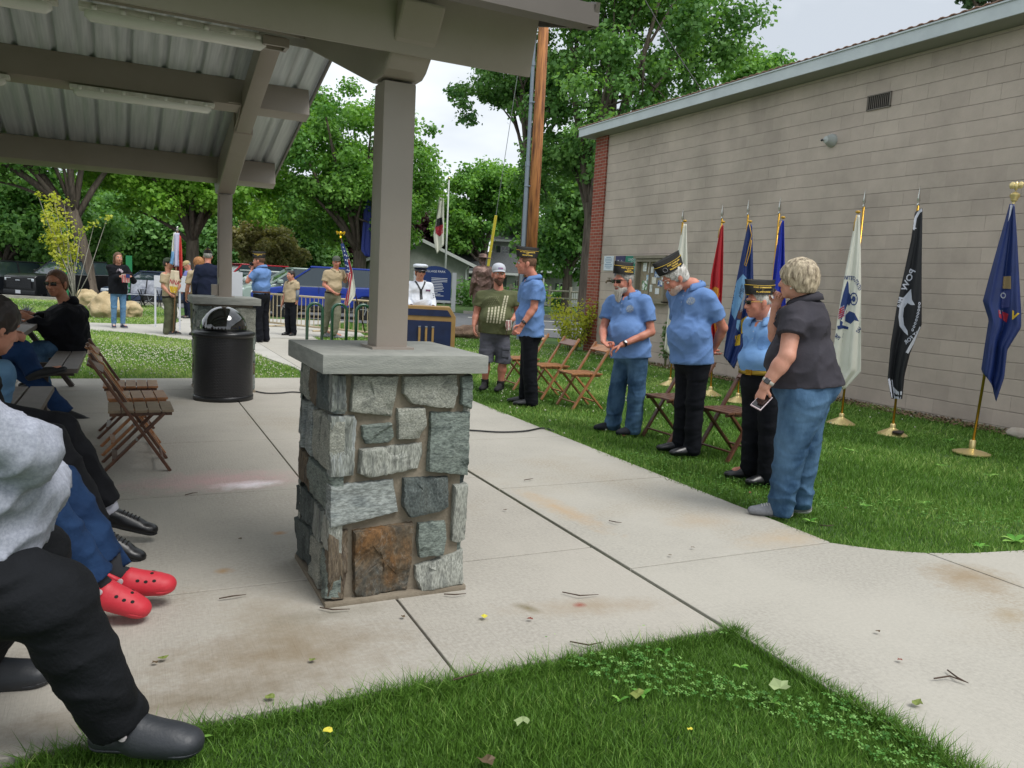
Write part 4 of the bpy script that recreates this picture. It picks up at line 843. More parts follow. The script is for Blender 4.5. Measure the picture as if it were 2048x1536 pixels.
C_olive=cloth('olive_jersey','#54583c','#5f6346'); C_short=cloth('grey_twill','#4e4f58','#5a5b64'); C_char=cloth('charcoal_jersey','#37353b','#403e45'); C_lblue=cloth('light_blue_cotton','#6f9ad0','#7fa8da'); C_white=cloth('white_cotton','#c8cdd6','#d3d7de'); C_tan=cloth('tan_cotton','#a8977a','#b5a487'); C_scout=cloth('scout_green','#4c4e3c','#585a47'); C_navy=cloth('navy_wool','#161c2e','#1c2338'); C_hood=cloth('black_fleece','#0c0d12','#14161c'); C_grey=cloth('heather_grey','#8a8e9a','#a0a4b0',sc_=120,bump=.003,bs=16); C_lav=cloth('lavender_cotton','#6f74b4','#7f84c0'); C_skj=cloth('light_denim','#4b6f90','#6387a6',sc_=5)
M_shoeb=mat('black_leather','#0e0f12',.35,spec=.6); M_sole=mat('sole_white','#b9bab6',.7); M_soled=mat('sole_dark','#1a1b1d',.8); M_shoeg=mat('grey_mesh','#77797e',.8,'#86888d',60); M_sock=mat('white_sock','#b9bbc6',.9); M_rubber=mat('grey_rubber','#25282c',.5,'#2d3035',5,bump=.001,bscale=90); M_red=mat('red_rubber','#b92735',.55,'#c42f3c',5,bump=.001,bscale=80); M_gold=mat('gold_thread','#c9a52e',.6); M_capc=mat('cap_cloth','#14120f',.85); M_hairg=mat('hair_grey','#6f6c66',.7,'#a5a29a',12,bump=.006,bscale=10,stretch=(6,6,1.5)); M_hairw=mat('hair_white','#8f8c85',.7,'#cfccc5',9,bump=.008,bscale=8,stretch=(6,6,1.5)); M_hairb=mat('hair_brown','#4b3222',.6,'#6a4a34',40,stretch=(6,6,1)); M_hairbl=mat('hair_blonde_grey','#6a5c49',.65,'#cbbb9f',9,detail=9,bump=.012,bscale=7,stretch=(6,6,1.6)); M_haird=mat('hair_dark','#1c1512',.55,'#2c211b',40); M_lens=mat('sunglass_lens','#150f10',.08,spec=.9); M_eye=mat('eye_dark','#1a120e',.2); M_lip=mat('lip','#8e4a44',.5); M_eyew=mat('eye_white','#c9c4be',.3); M_beard=mat('beard_white','#8d877c',.8,'#c9c4ba',10,bump=.008,bscale=10,stretch=(5,5,1.4)); M_beardb=mat('beard_brown','#4a2f22',.8,'#5f3f2e',70,bump=.004,bscale=160)
def frame(face,base):
    c=-Vector((base[0],base[1],0)).normalized(); r_=Vector((-c.y,c.x,0)); a=R(face)   # r_ = picture right
    F=(c*math.cos(a)-r_*math.sin(a)).normalized(); return F
def rotv(v,axis,a): return Matrix.Rotation(a,3,axis)@v
def add_hand(vol,W,d,pn,side,curl=.5,s=1.,spread=0.):
    d=d.normalized(); pn=(pn-d*pn.dot(d)).normalized(); sd=d.cross(pn).normalized()*side   # toward the thumb
    vol.cone(W+d*.012*s,W+d*.075*s,.03*s,.036*s,.012,fl=(pn,.42))
    for i,(o,l) in enumerate(((.0275,.068),(.0095,.077),(-.0085,.072),(-.026,.056))):
        p=W+d*.085*s+sd*o*s; dd=(d+sd*(o*spread*10)).normalized(); a=0; r0=.0098*s
        for j,f in enumerate((.42,.32,.26)):
            a+=curl*(.7 if j==0 else 1); q=rotv(dd,sd,0); v=(dd*math.cos(a)+pn*math.sin(a)); e_=p+v*l*s*f*1.15; vol.cone(p,e_,r0,r0*.9,.003); p=e_; r0*=.9
    p=W+d*.022*s+sd*.026*s; v=(d*.62+sd*.62+pn*(.25+curl*.35)).normalized(); e_=p+v*.042*s; vol.cone(p,e_,.0125*s,.0115*s,.008); v=(d*.85+sd*.15+pn*(.2+curl*.5)).normalized(); vol.cone(e_,e_+v*.036*s,.011*s,.009*s,.004)
def ellip_cap(T,m,name,par,bottom,top,n=28,hz=.1,sag=0,fold=None):
    V=[];F=[]
    K=6
    for j in range(K+1):
        t=j/K
        for i in range(n):
            a=2*math.pi*i/n; rx=bottom[0]*(1-t)+top[0]*t; ry=bottom[1]*(1-t)+top[1]*t; y=ry*math.sin(a); x=rx*math.cos(a)
            z=hz*t*(1+sag*((y/ry)**2-.5)); V.append(T@Vector((x,y,z)))
    for j in range(K):
        for i in range(n): F.append((j*n+i,j*n+(i+1)%n,(j+1)*n+(i+1)%n,(j+1)*n+i))
    F.append(tuple(K*n+i for i in range(n))); F.append(tuple(range(n-1,-1,-1)))
    return MB().add(V,F).build(name,m,par,smooth=True,auto=True)
def garrison(T,par,lines,sc_=1.,emblem=False,side=1):
    """fore-and-aft service cap; T maps (side, forward, up) to place"""
    c=ellip_cap(T,M_capc,'cap',par,(.082,.108),(.02,.13),hz=.105,sag=.16)
    e=ellip_cap(T@Matrix.Translation((0,0,-.004)),M_capc,'cap_flap',c,(.086,.112),(.052,.128),hz=.072,sag=.1)
    def wall(y,z,sg,o=.0025):
        t=z/.072; rx=.086*(1-t)+.052*t; ry=.112*(1-t)+.128*t; q=max(0,1-(y/ry)**2); return Vector((sg*(rx*math.sqrt(q)+o),y,z*(1+.1*((y/ry)**2-.5))-.004))
    mb=MB(); pts=[wall(-.125+.25*k/20,.072,1,.001) for k in range(21)]+[wall(.125-.25*k/20,.072,-1,.001) for k in range(21)]
    mb.tube([T@p for p in pts],.0022,5); mb.build('piping',M_gold,c)
    for sg in (-1,1):
        z=.056
        for ln,sz in lines:
            V,F=text_mesh(ln,sz,bold=.0006); oy=.02 if emblem else 0.
            # reads forward-to-back on the left side, back-to-front on the right side
            P=[T@wall((-vx*(-1 if sg>0 else 1)*1.0)*(1)+(-oy),z+vy*.9,sg) for vx,vy in V]
            MB().add(P,F).build('lettering',M_gold,e); z-=.0175
        if emblem:
            mb=MB(); pts=[T@wall(.07+.016*math.cos(a),.035+.017*math.sin(a),sg,.002) for a in [k*math.pi/6 for k in range(13)]]; mb.tube(pts,.0015,4); mb.build('emblem',mat('silver_thread','#8f8f92',.5),e)
    return c
def ball_cap(T,par,m,brim=None,panel=None):
    mb=MB(); prof=[(.09,-.005),(.093,.02),(.088,.05),(.07,.078),(.035,.095),(.0,.1)]; mb.lathe(prof,n=24,sx=.93,sy=1.12); mb.v=[tuple(T@Vector(v)) for v in mb.v]; c=mb.build('cap',m,par,smooth=True)
    V=[];F=[];n=12
    for j in range(4):
        for i in range(n+1):
            a=math.pi*i/n; rr=1+.62*j/3*math.sin(a)**.7; x=.083*math.cos(a)*(1-.03*j); y=.1*math.sin(a)*rr; V.append(T@Vector((x,y,.004-.014*(j/3)-.02*(x/.083)**2*(j/3)+0.003)))
    for j in range(3):
        for i in range(n): F.append((j*(n+1)+i,j*(n+1)+i+1,(j+1)*(n+1)+i+1,(j+1)*(n+1)+i))
    b=MB().add(V,F).build('cap_brim',brim or m,c,smooth=True); md=b.modifiers.new('s','SOLIDIFY'); md.thickness=.004; md.offset=0
    if panel:
        V=[];F=[]
        for j in range(5):
            for i in range(7):
                x=-.032+.064*i/6; z=.022+.035*j/4; t=min(1,max(0,(z+.005)/.1)); rr=.093*math.sqrt(max(0,1-(z/.101)**2.2)); y=1.12*math.sqrt(max(1e-4,rr*rr-(x/.93)**2))+.003; V.append(T@Vector((x,y,z)))
        for j in range(4):
            for i in range(6): F.append((j*7+i,j*7+i+1,j*7+i+8,j*7+i+7))
        MB().add(V,F).build('cap_patch',panel,c,smooth=True)
    return c
def decal(parent,target,m,pts,faces,origin,ux,uy,dirn,off=.003,name='print',o0=(0,0,0),maxd=1.,maxe=.03):
    """projects a flat drawing along dirn onto target (same local space)"""
    me=target.data; bv=BVHTree.FromPolygons([v.co for v in me.vertices],[p.vertices for p in me.polygons])
    bm=bmesh.new(); vs_=[bm.verts.new((x,y,0)) for x,y in pts]
    for f in faces:
        try: bm.faces.new([vs_[i] for i in f])
        except Exception: pass
    bmesh.ops.triangulate(bm,faces=bm.faces[:])
    for _ in range(3):
        es=[e for e in bm.edges if e.calc_length()>maxe]
        if not es: break
        bmesh.ops.subdivide_edges(bm,edges=es,cuts=1); bmesh.ops.triangulate(bm,faces=bm.faces[:])
    for v in list(bm.verts):
        p=origin+ux*v.co.x+uy*v.co.y-dirn*.5; h=bv.ray_cast(p,dirn,maxd+.5)
        if h[0] is None: h=bv.find_nearest(p+dirn*.5)
        v.co=h[0]-dirn*off if h[0] is not None else p
    me2=bpy.data.meshes.new(name); bm.to_mesh(me2); bm.free(); return link(name,me2,m,parent)
def clog(root,O,a,toe,m,back=True):
    fd=(toe-Vector((a.x,a.y,a.z-.05))).normalized(); sd_=fd.cross(Vector((0,0,1))).normalized(); uf=sd_.cross(fd).normalized(); heel=a-uf*.055-fd*.035; c=heel.lerp(heel+fd*.25,.5)
    v=Vol(NV(c)-.24,NV(c)+.24,.0055)
    for p,q,ra,rb,fl in ((0,.24,.046,.042,.8),(.12,.225,.05,.054,.8),(.1,.19,.05,.05,1)): v.cone(heel+fd*p,heel+fd*q,ra,rb,.02,fl=(uf,fl))
    v.cone(heel+fd*.10+uf*.03,heel+fd*.2+uf*.012,.046,.03,.03)
    v.ell(heel+fd*.01+uf*.07,(fd,sd_,uf),(.085,.034,.062),.01,'s')
    v.plane(heel-uf*.038,-uf); o=v.build('clog',m,root,O)
    v=Vol(NV(c)-.24,NV(c)+.24,.0055); v.cone(heel,heel+fd*.24,.050,.045,.01,fl=(uf,.8)); v.cone(heel+fd*.13,heel+fd*.22,.054,.058,.02,fl=(uf,.8)); v.plane(heel-uf*.042,-uf); v.plane(heel-uf*.014,uf); v.build('sole',m,o,O,relax=0)
    mb=MB(); pts=[]
    for k in range(11):
        t=math.pi*k/10; pts.append(heel+fd*(.075-.10*math.sin(t)*1.0)+uf*(.038+.05*math.sin(t))+sd_*(.052*math.cos(t))-O)
    mb.tube(pts,[.012]*11,6); mb.build('strap',m,o,smooth=True); mb=MB()
    for s_ in (-1,1): mb.lathe([(0,-.004),(.012,-.004),(.012,.004),(0,.006)],heel+fd*.075+uf*.038+sd_*.058*s_-O,12,M=Matrix.Rotation(R(90),4,fd))
    mb.build('rivet',mat('rivet','#b9b0b2',.3),o)
    bv=BVHTree.FromPolygons([v_.co for v_ in o.data.vertices],[p_.vertices for p_ in o.data.polygons])
    for fo,so_ in [] if m==M_rubber else [(.14,.032),(.172,.034),(.204,.031),(.19,.008)]:
        for s_ in ((-1,1) if so_ else (1,)):
            dr=(uf+sd_*s_*so_*14).normalized(); p0=heel+fd*fo+sd_*so_*s_-O+dr*.2; h=bv.ray_cast(p0,-dr)
            if h[0] is None: continue
            nn=h[1]; Mq=nn.to_track_quat('Z','Y').to_matrix().to_4x4(); MB().lathe([(.0,.001),(.0065,.001),(.0075,-.004),(0,-.006)],h[0],10,M=Mq,sx=1.2).build('vent_hole',M_capc,o)
    return o
def person(label,base,ht=1.78,face=0,hface=None,pitch=0,vox=.0065,cvox=.009,j=None,chest=(.36,.24),belly=(.36,.27,.03),hip=(.35,.25),skin=None,shirt=None,pants=None,hair=None,hat=None,glasses=None,beard=None,shoes=None,curl=(.5,.5),pn=None,gap=.0,seat=False,group=None,hs=1.08,neck=.056,arm=1.,seed=0,eyes=True,leg=1.,hands=(1,1),roll=0,wrap=None,single=None,name='person',cat='person',toe=None,spread=0.):
    if len(base)==2: B0=G(base[0],base[1])
    else: B0=Vector(base)
    F=frame(face,B0); U_=Vector((0,0,1)); S=F.cross(U_); k=ht/1.8; J=plane_at(B0); j=j or {}
    D=dict(P=(0,0,.94),N=(0,-.02,1.50),H=(0,.03,1.665),hipR=(.09,0,.90),hipL=(-.09,0,.90),knR=(.10+gap,.02,.50),knL=(-.10-gap,.02,.50),anR=(.10+gap,-.02,.085),anL=(-.10-gap,-.02,.085),shR=(.185,-.02,1.43),shL=(-.185,-.02,1.43),elR=(.25,-.03,1.13),elL=(-.25,-.03,1.13),wrR=(.26,.06,.89),wrL=(-.26,.06,.89))
    Q={}
    for n_,v in D.items(): Q[n_]=B0+(S*v[0]+F*v[1]+U_*v[2])*k
    for n_,v in j.items():
        if v[0]=='l': Q[n_]=B0+(S*v[1]+F*v[2]+U_*v[3])*k
        else: Q[n_]=J(*v)
    P,N,H=Q['P'],Q['N'],Q['H']; up_=(N-P).normalized(); Ss=(Q['shR']-Q['shL']); Ss=(Ss-up_*Ss.dot(up_)).normalized(); Ff=up_.cross(Ss).normalized(); ax=(Ss,Ff,up_)
    for s_ in 'RL':
        if 'ha'+s_ not in Q: Q['ha'+s_]=Q['wr'+s_]+(Q['wr'+s_]-Q['el'+s_]).normalized()*.1
        if 'to'+s_ not in Q: 
            sg=1 if s_=='R' else -1; Q['to'+s_]=Vector((Q['an'+s_].x,Q['an'+s_].y,Q['an'+s_].z-.05))+(F+S*sg*.18).normalized()*.19*k
    if not seat:
        for s_ in 'RL':
            Q['an'+s_].z=max(Q['an'+s_].z,.075)
    hf=frame(hface if hface is not None else face,B0); hS=hf.cross(U_); Mx=Matrix.Rotation(R(pitch),3,hS); hf=Mx@hf; hU=hS.cross(hf).normalized()
    if roll: Mr=Matrix.Rotation(R(roll),3,hf); hS=Mr@hS; hU=Mr@hU
    root=thing(name,label,cat,tuple(B0),group=group); O=B0
    skin=skin or M_skin
    pts=list(Q.values()); lo=Vector([min(p[i] for p in pts) for i in range(3)])-Vector((.24,.24,.16)); hi=Vector([max(p[i] for p in pts) for i in range(3)])+Vector((.24,.24,.2))
    if not seat: lo.z=-.02
    cw,cd=chest; bw,bd,bo=belly; hw,hd=hip
    A=lambda s,a,b,t: Q[a+s].lerp(Q[b+s],t)
    def torso(v,inf,kk=.06,low=True):
        h_=(N-P).length
        v.ell(P.lerp(N,.70)+Ff*.0,ax,(cw/2+inf,cd/2+inf,.30*h_+inf),kk); v.ell(P.lerp(N,.33)+Ff*bo,ax,(bw/2+inf,bd/2+inf,.27*h_+inf),kk)
        if low: v.ell(P,ax,(hw/2+inf,hd/2+inf,.15+inf),kk)
        v.cone(Q['shR'].lerp(Q['shL'],.12),Q['shL'].lerp(Q['shR'],.12),.058*arm+inf,.058*arm+inf,.05); v.cone(N-up_*.03,N+up_*.02,.075+inf,.062+inf,.04)
    # ---------------- body
    v=Vol(lo,hi,vox); torso(v,-.016)
    hc=H; h=hs*k if k<1 else hs
    E=lambda s_,f_,u_: hc+(hS*s_+hf*f_+hU*u_)*h
    hx=(hS,hf,hU)
    v.ell(E(0,-.012,.035),hx,(.076*h,.096*h,.086*h),.02); v.ell(E(0,.03,-.02),hx,(.062*h,.064*h,.08*h),.02); v.ell(E(0,.024,-.062),hx,(.054*h,.062*h,.052*h),.02); v.ell(E(0,.068,-.094),hx,(.024*h,.02*h,.02*h),.02)
    for s_ in (-1,1):
        v.ell(E(.036*s_,.066,-.026),hx,(.022*h,.022*h,.024*h),.015); v.ell(E(.078*s_,-.006,-.004),hx,(.011*h,.021*h,.032*h),.006); v.ell(E(.077*s_,.002,-.036),hx,(.008*h,.01*h,.012*h),.006)
        v.cone(E(.016*s_,.092,.03),E(.05*s_,.076,.028),.009*h,.009*h,.012)
    v.cone(E(0,.094,.014),E(0,.112,-.03),.008*h,.0135*h,.012); v.cone(E(-.012,.098,-.034),E(.012,.098,-.034),.009*h,.009*h,.01)
    v.cone(E(-.018,.088,-.056),E(.018,.088,-.056),.010*h,.010*h,.008); v.cone(E(-.014,.087,-.07),E(.014,.087,-.07),.009*h,.009*h,.008)
    for s_ in (-1,1): v.ell(E(.031*s_,.099,.008),hx,(.016*h,.011*h,.010*h),.008,'s')
    v.cone(E(-.026,.104,-.0635),E(.026,.104,-.0635),.0055*h,.0055*h,.004,op='s')
    v.cone(E(0,-.025,-.045),N,neck,neck+.008,.03)
    arm0=arm; arm=arm*(.8 if shirt and shirt.get('sleeve')=='long' and not single else 1)
    for i_,s_ in enumerate('RL'):
        sg=1 if s_=='R' else -1
        v.cone(Q['sh'+s_],Q['el'+s_],.05*arm,.041*arm,.02); v.cone(Q['el'+s_],A(s_,'el','wr',.35),.041*arm,.042*arm,.015); v.cone(A(s_,'el','wr',.3),Q['wr'+s_],.041*arm,.0265*arm,.015)
        if hands[i_]:
            p_=pn[i_] if pn and pn[i_] is not None else (0,0,0); 
            pv=(-S*sg if p_==(0,0,0) else S*p_[0]+F*p_[1]+U_*p_[2])
            hd_=Q['ha'+s_]-Q['wr'+s_]; add_hand(v,Q['wr'+s_],hd_,pv,-sg,curl[i_],1.0*k,spread)
        v.cone(Q['hip'+s_],Q['kn'+s_],.07,.05,.03); v.cone(Q['kn'+s_],A(s_,'kn','an',.4),.05*leg,.054*leg,.02); v.cone(A(s_,'kn','an',.4),Q['an'+s_],.054*leg,.036,.02)
        v.cone(Q['an'+s_]-U_*.02,Q['to'+s_].lerp(Q['an'+s_],.2)+U_*.01,.035,.026,.02)
    arm=arm0
    body=v.build('body',single or skin,root,O); root['_h']=0
    out=dict(root=root,Q=Q,F=F,S=S,B=B0,E=E,hf=hf,hS=hS,hU=hU,Ff=Ff,Ss=Ss,up=up_,k=k,body=body)
    T=Matrix((hS,hf,hU)).transposed().to_4x4(); T=Matrix.Translation(hc-O)@T@Matrix.Scale(h,4)
    out['T']=T
    # ---------------- clothes
    def fold(v,amp,fr,sd): v.noise(amp,fr,sd)
    if shirt:
        inf=shirt.get('fit',.012); sv=Vol(lo,hi,cvox); torso(sv,inf)
        hem=shirt.get('hem',.09)
        if shirt.get('skirt',1): sv.cone(P.lerp(N,.3)+Ff*bo*.6,P-up_*hem,bw/2+inf,max(hw,bw)/2+inf+.004,.04,fl=(Ff,(bd+hd)/(bw+hw)))
        sl_=shirt.get('sleeve',.6); r0=.064*arm+inf*.6
        ss=Vol(lo,hi,cvox)
        for s_ in 'RL':
            if sl_=='long':
                ss.cone(Q['sh'+s_],Q['el'+s_],r0,.058*arm+inf*.5,.03); ss.cone(Q['el'+s_],Q['wr'+s_],.058*arm+inf*.5,.042*arm+inf*.5,.025)
            else:
                e_=A(s_,'sh','el',sl_); ss.cone(Q['sh'+s_],e_,r0,r0+.006,.0)
        wr=shirt.get('wr',.008)
        for q_ in (sv,ss): q_.noise(wr*1.5,shirt.get('fr',8),seed+1,(1,1,.8)); q_.noise(wr*.55,19,seed+4,(1,1,.7))
        for s_ in 'RL':
            if sl_!='long':
                e_=A(s_,'sh','el',sl_); d_=(Q['el'+s_]-Q['sh'+s_]).normalized(); m_=.14; s2,q=ss.sub(NV(e_)-m_,NV(e_)+m_)
                if s2 is not None: ss.D[s2]=np.maximum(ss.D[s2],(q[0]-e_.x)*d_.x+(q[1]-e_.y)*d_.y+(q[2]-e_.z)*d_.z)
            else: ss.ell(Q['wr'+s_]+(Q['wr'+s_]-Q['el'+s_]).normalized()*.03,((1,0,0),(0,1,0),(0,0,1)),(.04,.04,.04),.0,'s')
        h_=np.clip(.5+.5*(sv.D-ss.D)/.028,0,1); sv.D=sv.D+(ss.D-sv.D)*h_-.028*h_*(1-h_)
        sv.plane(P-up_*hem,-up_)
        # neck opening
        sv.plane(N+up_*(.022+shirt.get('neck',0))-Ff*.0,(up_+Ff*.45).normalized())
        so_=sv.build('shirt' if shirt.get('n') is None else shirt['n'],shirt['m'],root,O); out['shirt']=so_
        if shirt.get('collar'):
            V=[];Fa=[];n=26; sc_=(neck+.010)/.066
            for i_ in range(n+1):
                a=R(-62+304*i_/n); ca,sa=math.cos(a),math.sin(a)   # 90 = back of the neck
                fr=max(0,-sa)**1.0; bk=(1+sa)/2
                tp_=N-O+Ss*ca*.078*sc_-Ff*(sa*.076*sc_)+up_*(.016+.034*bk)-Ff*.004
                bt_=N-O+Ss*ca*(.115+.004*fr)*sc_-Ff*(sa*(.112)*sc_-.02*fr)+up_*(-.012-.040*fr+.008*bk)
                md_=tp_.lerp(bt_,.45)+(Ss*ca-Ff*sa)*.010+up_*.006
                V+= [tp_,md_,bt_]
            Fa=[(3*q_+r_,3*q_+r_+1,3*q_+r_+4,3*q_+r_+3) for q_ in range(n) for r_ in (0,1)]
            co=MB().add(V,Fa).build('collar',shirt.get('cm',shirt['m']),so_,smooth=True); md=co.modifiers.new('s','SOLIDIFY'); md.thickness=.005; md.offset=0
            if vox<.009 and shirt.get('placket',1):
                og=N-O+Ff*.35
                decal(root,so_,skin,[(-.022,.03),(.022,.03),(.003,-.075),(-.003,-.075)],[(0,1,2,3)],og,-Ss,up_,-Ff,off=.004,name='open_neck',maxe=.03)
                decal(root,so_,shirt.get('cm',shirt['m']),[(-.013,-.05),(.013,-.05),(.013,-.17),(-.013,-.17)],[(0,1,2,3)],og,-Ss,up_,-Ff,off=.006,name='placket',maxe=.03)
                for q_ in (-.085,-.14): decal(root,so_,M_sock,[(.004*math.cos(a_),q_+.004*math.sin(a_)) for a_ in [x_*math.pi/4 for x_ in range(8)]],[tuple(range(8))],og,-Ss,up_,-Ff,off=.0085,name='button',maxe=.03)
        if shirt.get('hood'):
            cv=Vol(NV(N)-.25,NV(N)+.25,.008); cv.ell(N-Ff*.075+up_*.01,ax,(.12,.065,.07),.03); cv.cone(N+Ss*.07+Ff*.02+up_*.01,N-Ss*.07+Ff*.02+up_*.01,.02,.02,.02); cv.cone(N-Ff*.02+up_*.14,N+up_*.03,.075,.07,.02,op='s'); cv.build('hood',shirt['m'],so_,O)
    if pants:
        pv_=Vol(lo,hi,cvox); inf=pants.get('fit',.014); w0,w1,w2=pants.get('r',(.098,.076,.07))
        pv_.ell(P,ax,(hw/2+inf*.6,hd/2+inf*.6,.16),.05); full=pants.get('len','full')
        for s_ in 'RL':
            kk=Q['kn'+s_]; pv_.cone(Q['hip'+s_]+U_*0,kk,w0,w1,.035)
            if full=='full': pv_.cone(kk,Q['an'+s_]-(Q['kn'+s_]-Q['an'+s_]).normalized()*-.0+U_*.0,w1,w2,.02); pv_.cone(Q['an'+s_],Q['an'+s_]-(kk-Q['an'+s_]).normalized()*.02,w2,w2,.01)
            else: pv_.cone(kk,A(s_,'kn','an',.2),w1,w1+.004,.02)
        X,Y,Z=pv_.grid(); zk=max(Q['knR'].z,Q['knL'].z)
        pv_.noise(pants.get('wr',.008)*1.25,pants.get('fr',8)*.9,seed+7,(.9,.9,1.1),mask=lambda X,Y,Z: (.45+.75*np.exp(-((Z-.15)/.14)**2)+.45*np.exp(-((Z-zk)/.09)**2)) if not seat else np.float32(1)+0*Z)
        pv_.noise(.0032,20,seed+3,(.7,.7,1.3))
        tp=pants.get('top')
        if tp is not None: pv_.plane(P+up_*tp,up_)
        for s_ in 'RL':
            a_=Q['an'+s_]; d_=(Q['kn'+s_]-a_).normalized(); cut=pants.get('cuff',.07 if not seat else .03)
            if full=='full':
                if not seat: pass
                c_=a_-d_*cut; m_=w2+.06; s2,q=pv_.sub(NV(c_)-m_,NV(c_)+m_)
                if s2 is not None: dd=-((q[0]-c_.x)*d_.x+(q[1]-c_.y)*d_.y+(q[2]-c_.z)*d_.z); pv_.D[s2]=np.maximum(pv_.D[s2],dd)
            else: 
                c_=A(s_,'kn','an',.12); m_=w1+.08; s2,q=pv_.sub(NV(c_)-m_,NV(c_)+m_); dd=-((q[0]-c_.x)*d_.x+(q[1]-c_.y)*d_.y+(q[2]-c_.z)*d_.z); pv_.D[s2]=np.maximum(pv_.D[s2],dd)
        out['pants']=pv_.build(pants.get('n','trousers'),pants['m'],root,O)
    if pants and pants.get('belt'):
        bm_=pants['belt']; w=MB(); n=32; hb=.018; c_=P+up_*(pants.get('top') or .1)
        for i in range(n):
            a0=2*math.pi*i/n
            for q_ in (0,): pass
        V=[];Fa=[]
        for i in range(n):
            a0=2*math.pi*i/n; r1=(max(hw,bw*.96)/2+.02); r2=(max(hd,bd*.92)/2+.016); p_=c_-O+Ss*math.cos(a0)*r1+Ff*(math.sin(a0)*r2+bo*.5); V+= [p_-up_*hb,p_+up_*hb]
        Fa=[(2*i,2*((i+1)%n),2*((i+1)%n)+1,2*i+1) for i in range(n)]; o_=MB().add(V,Fa).build('belt',bm_,root,smooth=True); md=o_.modifiers.new('s','SOLIDIFY'); md.thickness=.006
        if pants.get('buckle'): mb=MB(); M_=Matrix((Ss,Ff,up_)).transposed().to_4x4(); mb.box(c_-O+Ff*((max(hd,bd*.92)/2+.018)+bo*.5),(.055,.012,.04),M=M_,bev=.003); mb.build('buckle',pants['buckle'],o_)
    if shoes and shoes.get('clog'):
        for s_ in 'RL': clog(root,O,Q['an'+s_],Q['to'+s_],shoes['clog'])
    elif shoes:
        for s_ in 'RL':
            a_=Q['an'+s_]; t_=Q['to'+s_]; fd=(t_-Vector((a_.x,a_.y,a_.z-.05))).normalized(); fu=(a_-t_); upf=Vector((0,0,1)); sdv=fd.cross(upf).normalized(); upf=sdv.cross(fd).normalized()
            heel=Vector((a_.x,a_.y,a_.z))-upf*.045*k-fd*.035; toe_=heel+fd*.235*k*shoes.get('L',1)
            if not seat: heel.z=.033; toe_.z=.028
            sv=Vol(NV(heel.lerp(toe_,.5))-.22,NV(heel.lerp(toe_,.5))+.22,.006 if vox<.009 else .011)
            sv.cone(heel,toe_,.036,.030,.01,fl=(upf,.9)); sv.cone(heel.lerp(toe_,.5),toe_-fd*.03,.038,.042,.02,fl=(upf,.62)); sv.cone(heel+upf*.012,a_+upf*shoes.get('h',.0),.038,.036,.02); sv.cone(a_-upf*.01,heel.lerp(toe_,.72)+upf*.012,.041,.033,.02)
            sv.plane(heel-upf*.031,-upf); so2=sv.build('shoe',shoes['m'],root,O)
            if so2 is None: continue
            sv=Vol(NV(heel.lerp(toe_,.5))-.22,NV(heel.lerp(toe_,.5))+.22,.006 if vox<.009 else .011)
            sv.cone(heel,toe_,.041,.035,.01,fl=(upf,.9)); sv.cone(heel.lerp(toe_,.5),toe_-fd*.02,.042,.045,.02,fl=(upf,.7)); sv.plane(heel-upf*.034,-upf); sv.plane(heel-upf*.012,upf); sv.build('sole',shoes.get('sole',M_soled),so2,O,relax=0)
            if shoes.get('lace'):
                mb=MB()
                bv=BVHTree.FromPolygons([v_.co for v_ in so2.data.vertices],[p_.vertices for p_ in so2.data.polygons])
                for q_ in range(5):
                    pp=[]
                    for w_ in (-.026,-.012,0,.012,.026):
                        h_=bv.ray_cast(heel.lerp(toe_,.40+.075*q_)-O+sdv*w_+upf*.2,-upf)
                        if h_[0] is not None: pp.append(h_[0]+upf*.002)
                    if len(pp)>2: mb.tube(pp,.0034,5)
                mb.build('laces',shoes['lace'],so2)
    # ---------------- head wear and hair
    if hair:
        hv=Vol(NV(hc)-.26*(1 if hair.get('long') is None else 1.4),NV(hc)+.26,.007 if vox<.009 else .011); inf=hair.get('t',.012)
        hv.ell(E(0,-.014,.037),hx,((.076+inf)*h,(.094+inf)*h,(.086+inf)*h),.01)
        if hair.get('back'): hv.ell(E(0,-.05,-.01),hx,((.07+inf)*h,(.055+inf)*h,(.075+inf)*h),.02)
        if hair.get('long'):
            L_=hair['long']
            for s_ in (-1,1): hv.cone(E(.065*s_,-.02,.02),E(.072*s_,-.03,-L_),.034,.03,.03)
            hv.cone(E(0,-.07,0),E(0,-.07,-L_),.06,.05,.04,fl=(hf,.6))
        hv.noise(hair.get('n',.004),hair.get('fr',60),seed,(1,1,.5)); 
        hv.ell(E(0,.07,hair.get('fz',-.02)),hx,(hair.get('fw',.062)*h,.075*h,.085*h),.012,'s')
        if not hair.get('long'): hv.ell(E(0,.03,-.115),hx,(.2,.095*h if not hair.get('back') else .075*h,.09*h),.01,'s'); hv.plane(E(0,0,hair.get('low',-.055)),-hU)
        if hair.get('bald'): hv.ell(E(0,0,.2),hx,(.2,.2,.13),.01,'s')
        hv.build('hair',hair['m'],root,O)
    if beard:
        bv=Vol(NV(hc)-.22,NV(hc)+.18,.006 if vox<.009 else .011); L_=beard.get('L',.0)
        bv.ell(E(0,.03,-.062),hx,(.062*h,.068*h,.054*h),.01); bv.ell(E(0,.07,-.096-L_*.3),hx,(.034*h,.028*h,(.03+L_*.6)*h),.02)
        if L_: bv.cone(E(0,.07,-.09),E(0,.078,-.1-L_),.04,.02,.02)
        bv.noise(.003,70,seed,(1,1,.4)); bv.ell(E(0,.06,.02),hx,(.2,.2,.062*h),.008,'s'); bv.ell(E(0,.108,-.06),hx,(.024*h,.026*h,.011*h),.004,'s')
        bv.cone(E(-.03,.1,-.043),E(.03,.1,-.043),.007*h,.007*h,.004)
        bv.build('beard',beard['m'],root,O)
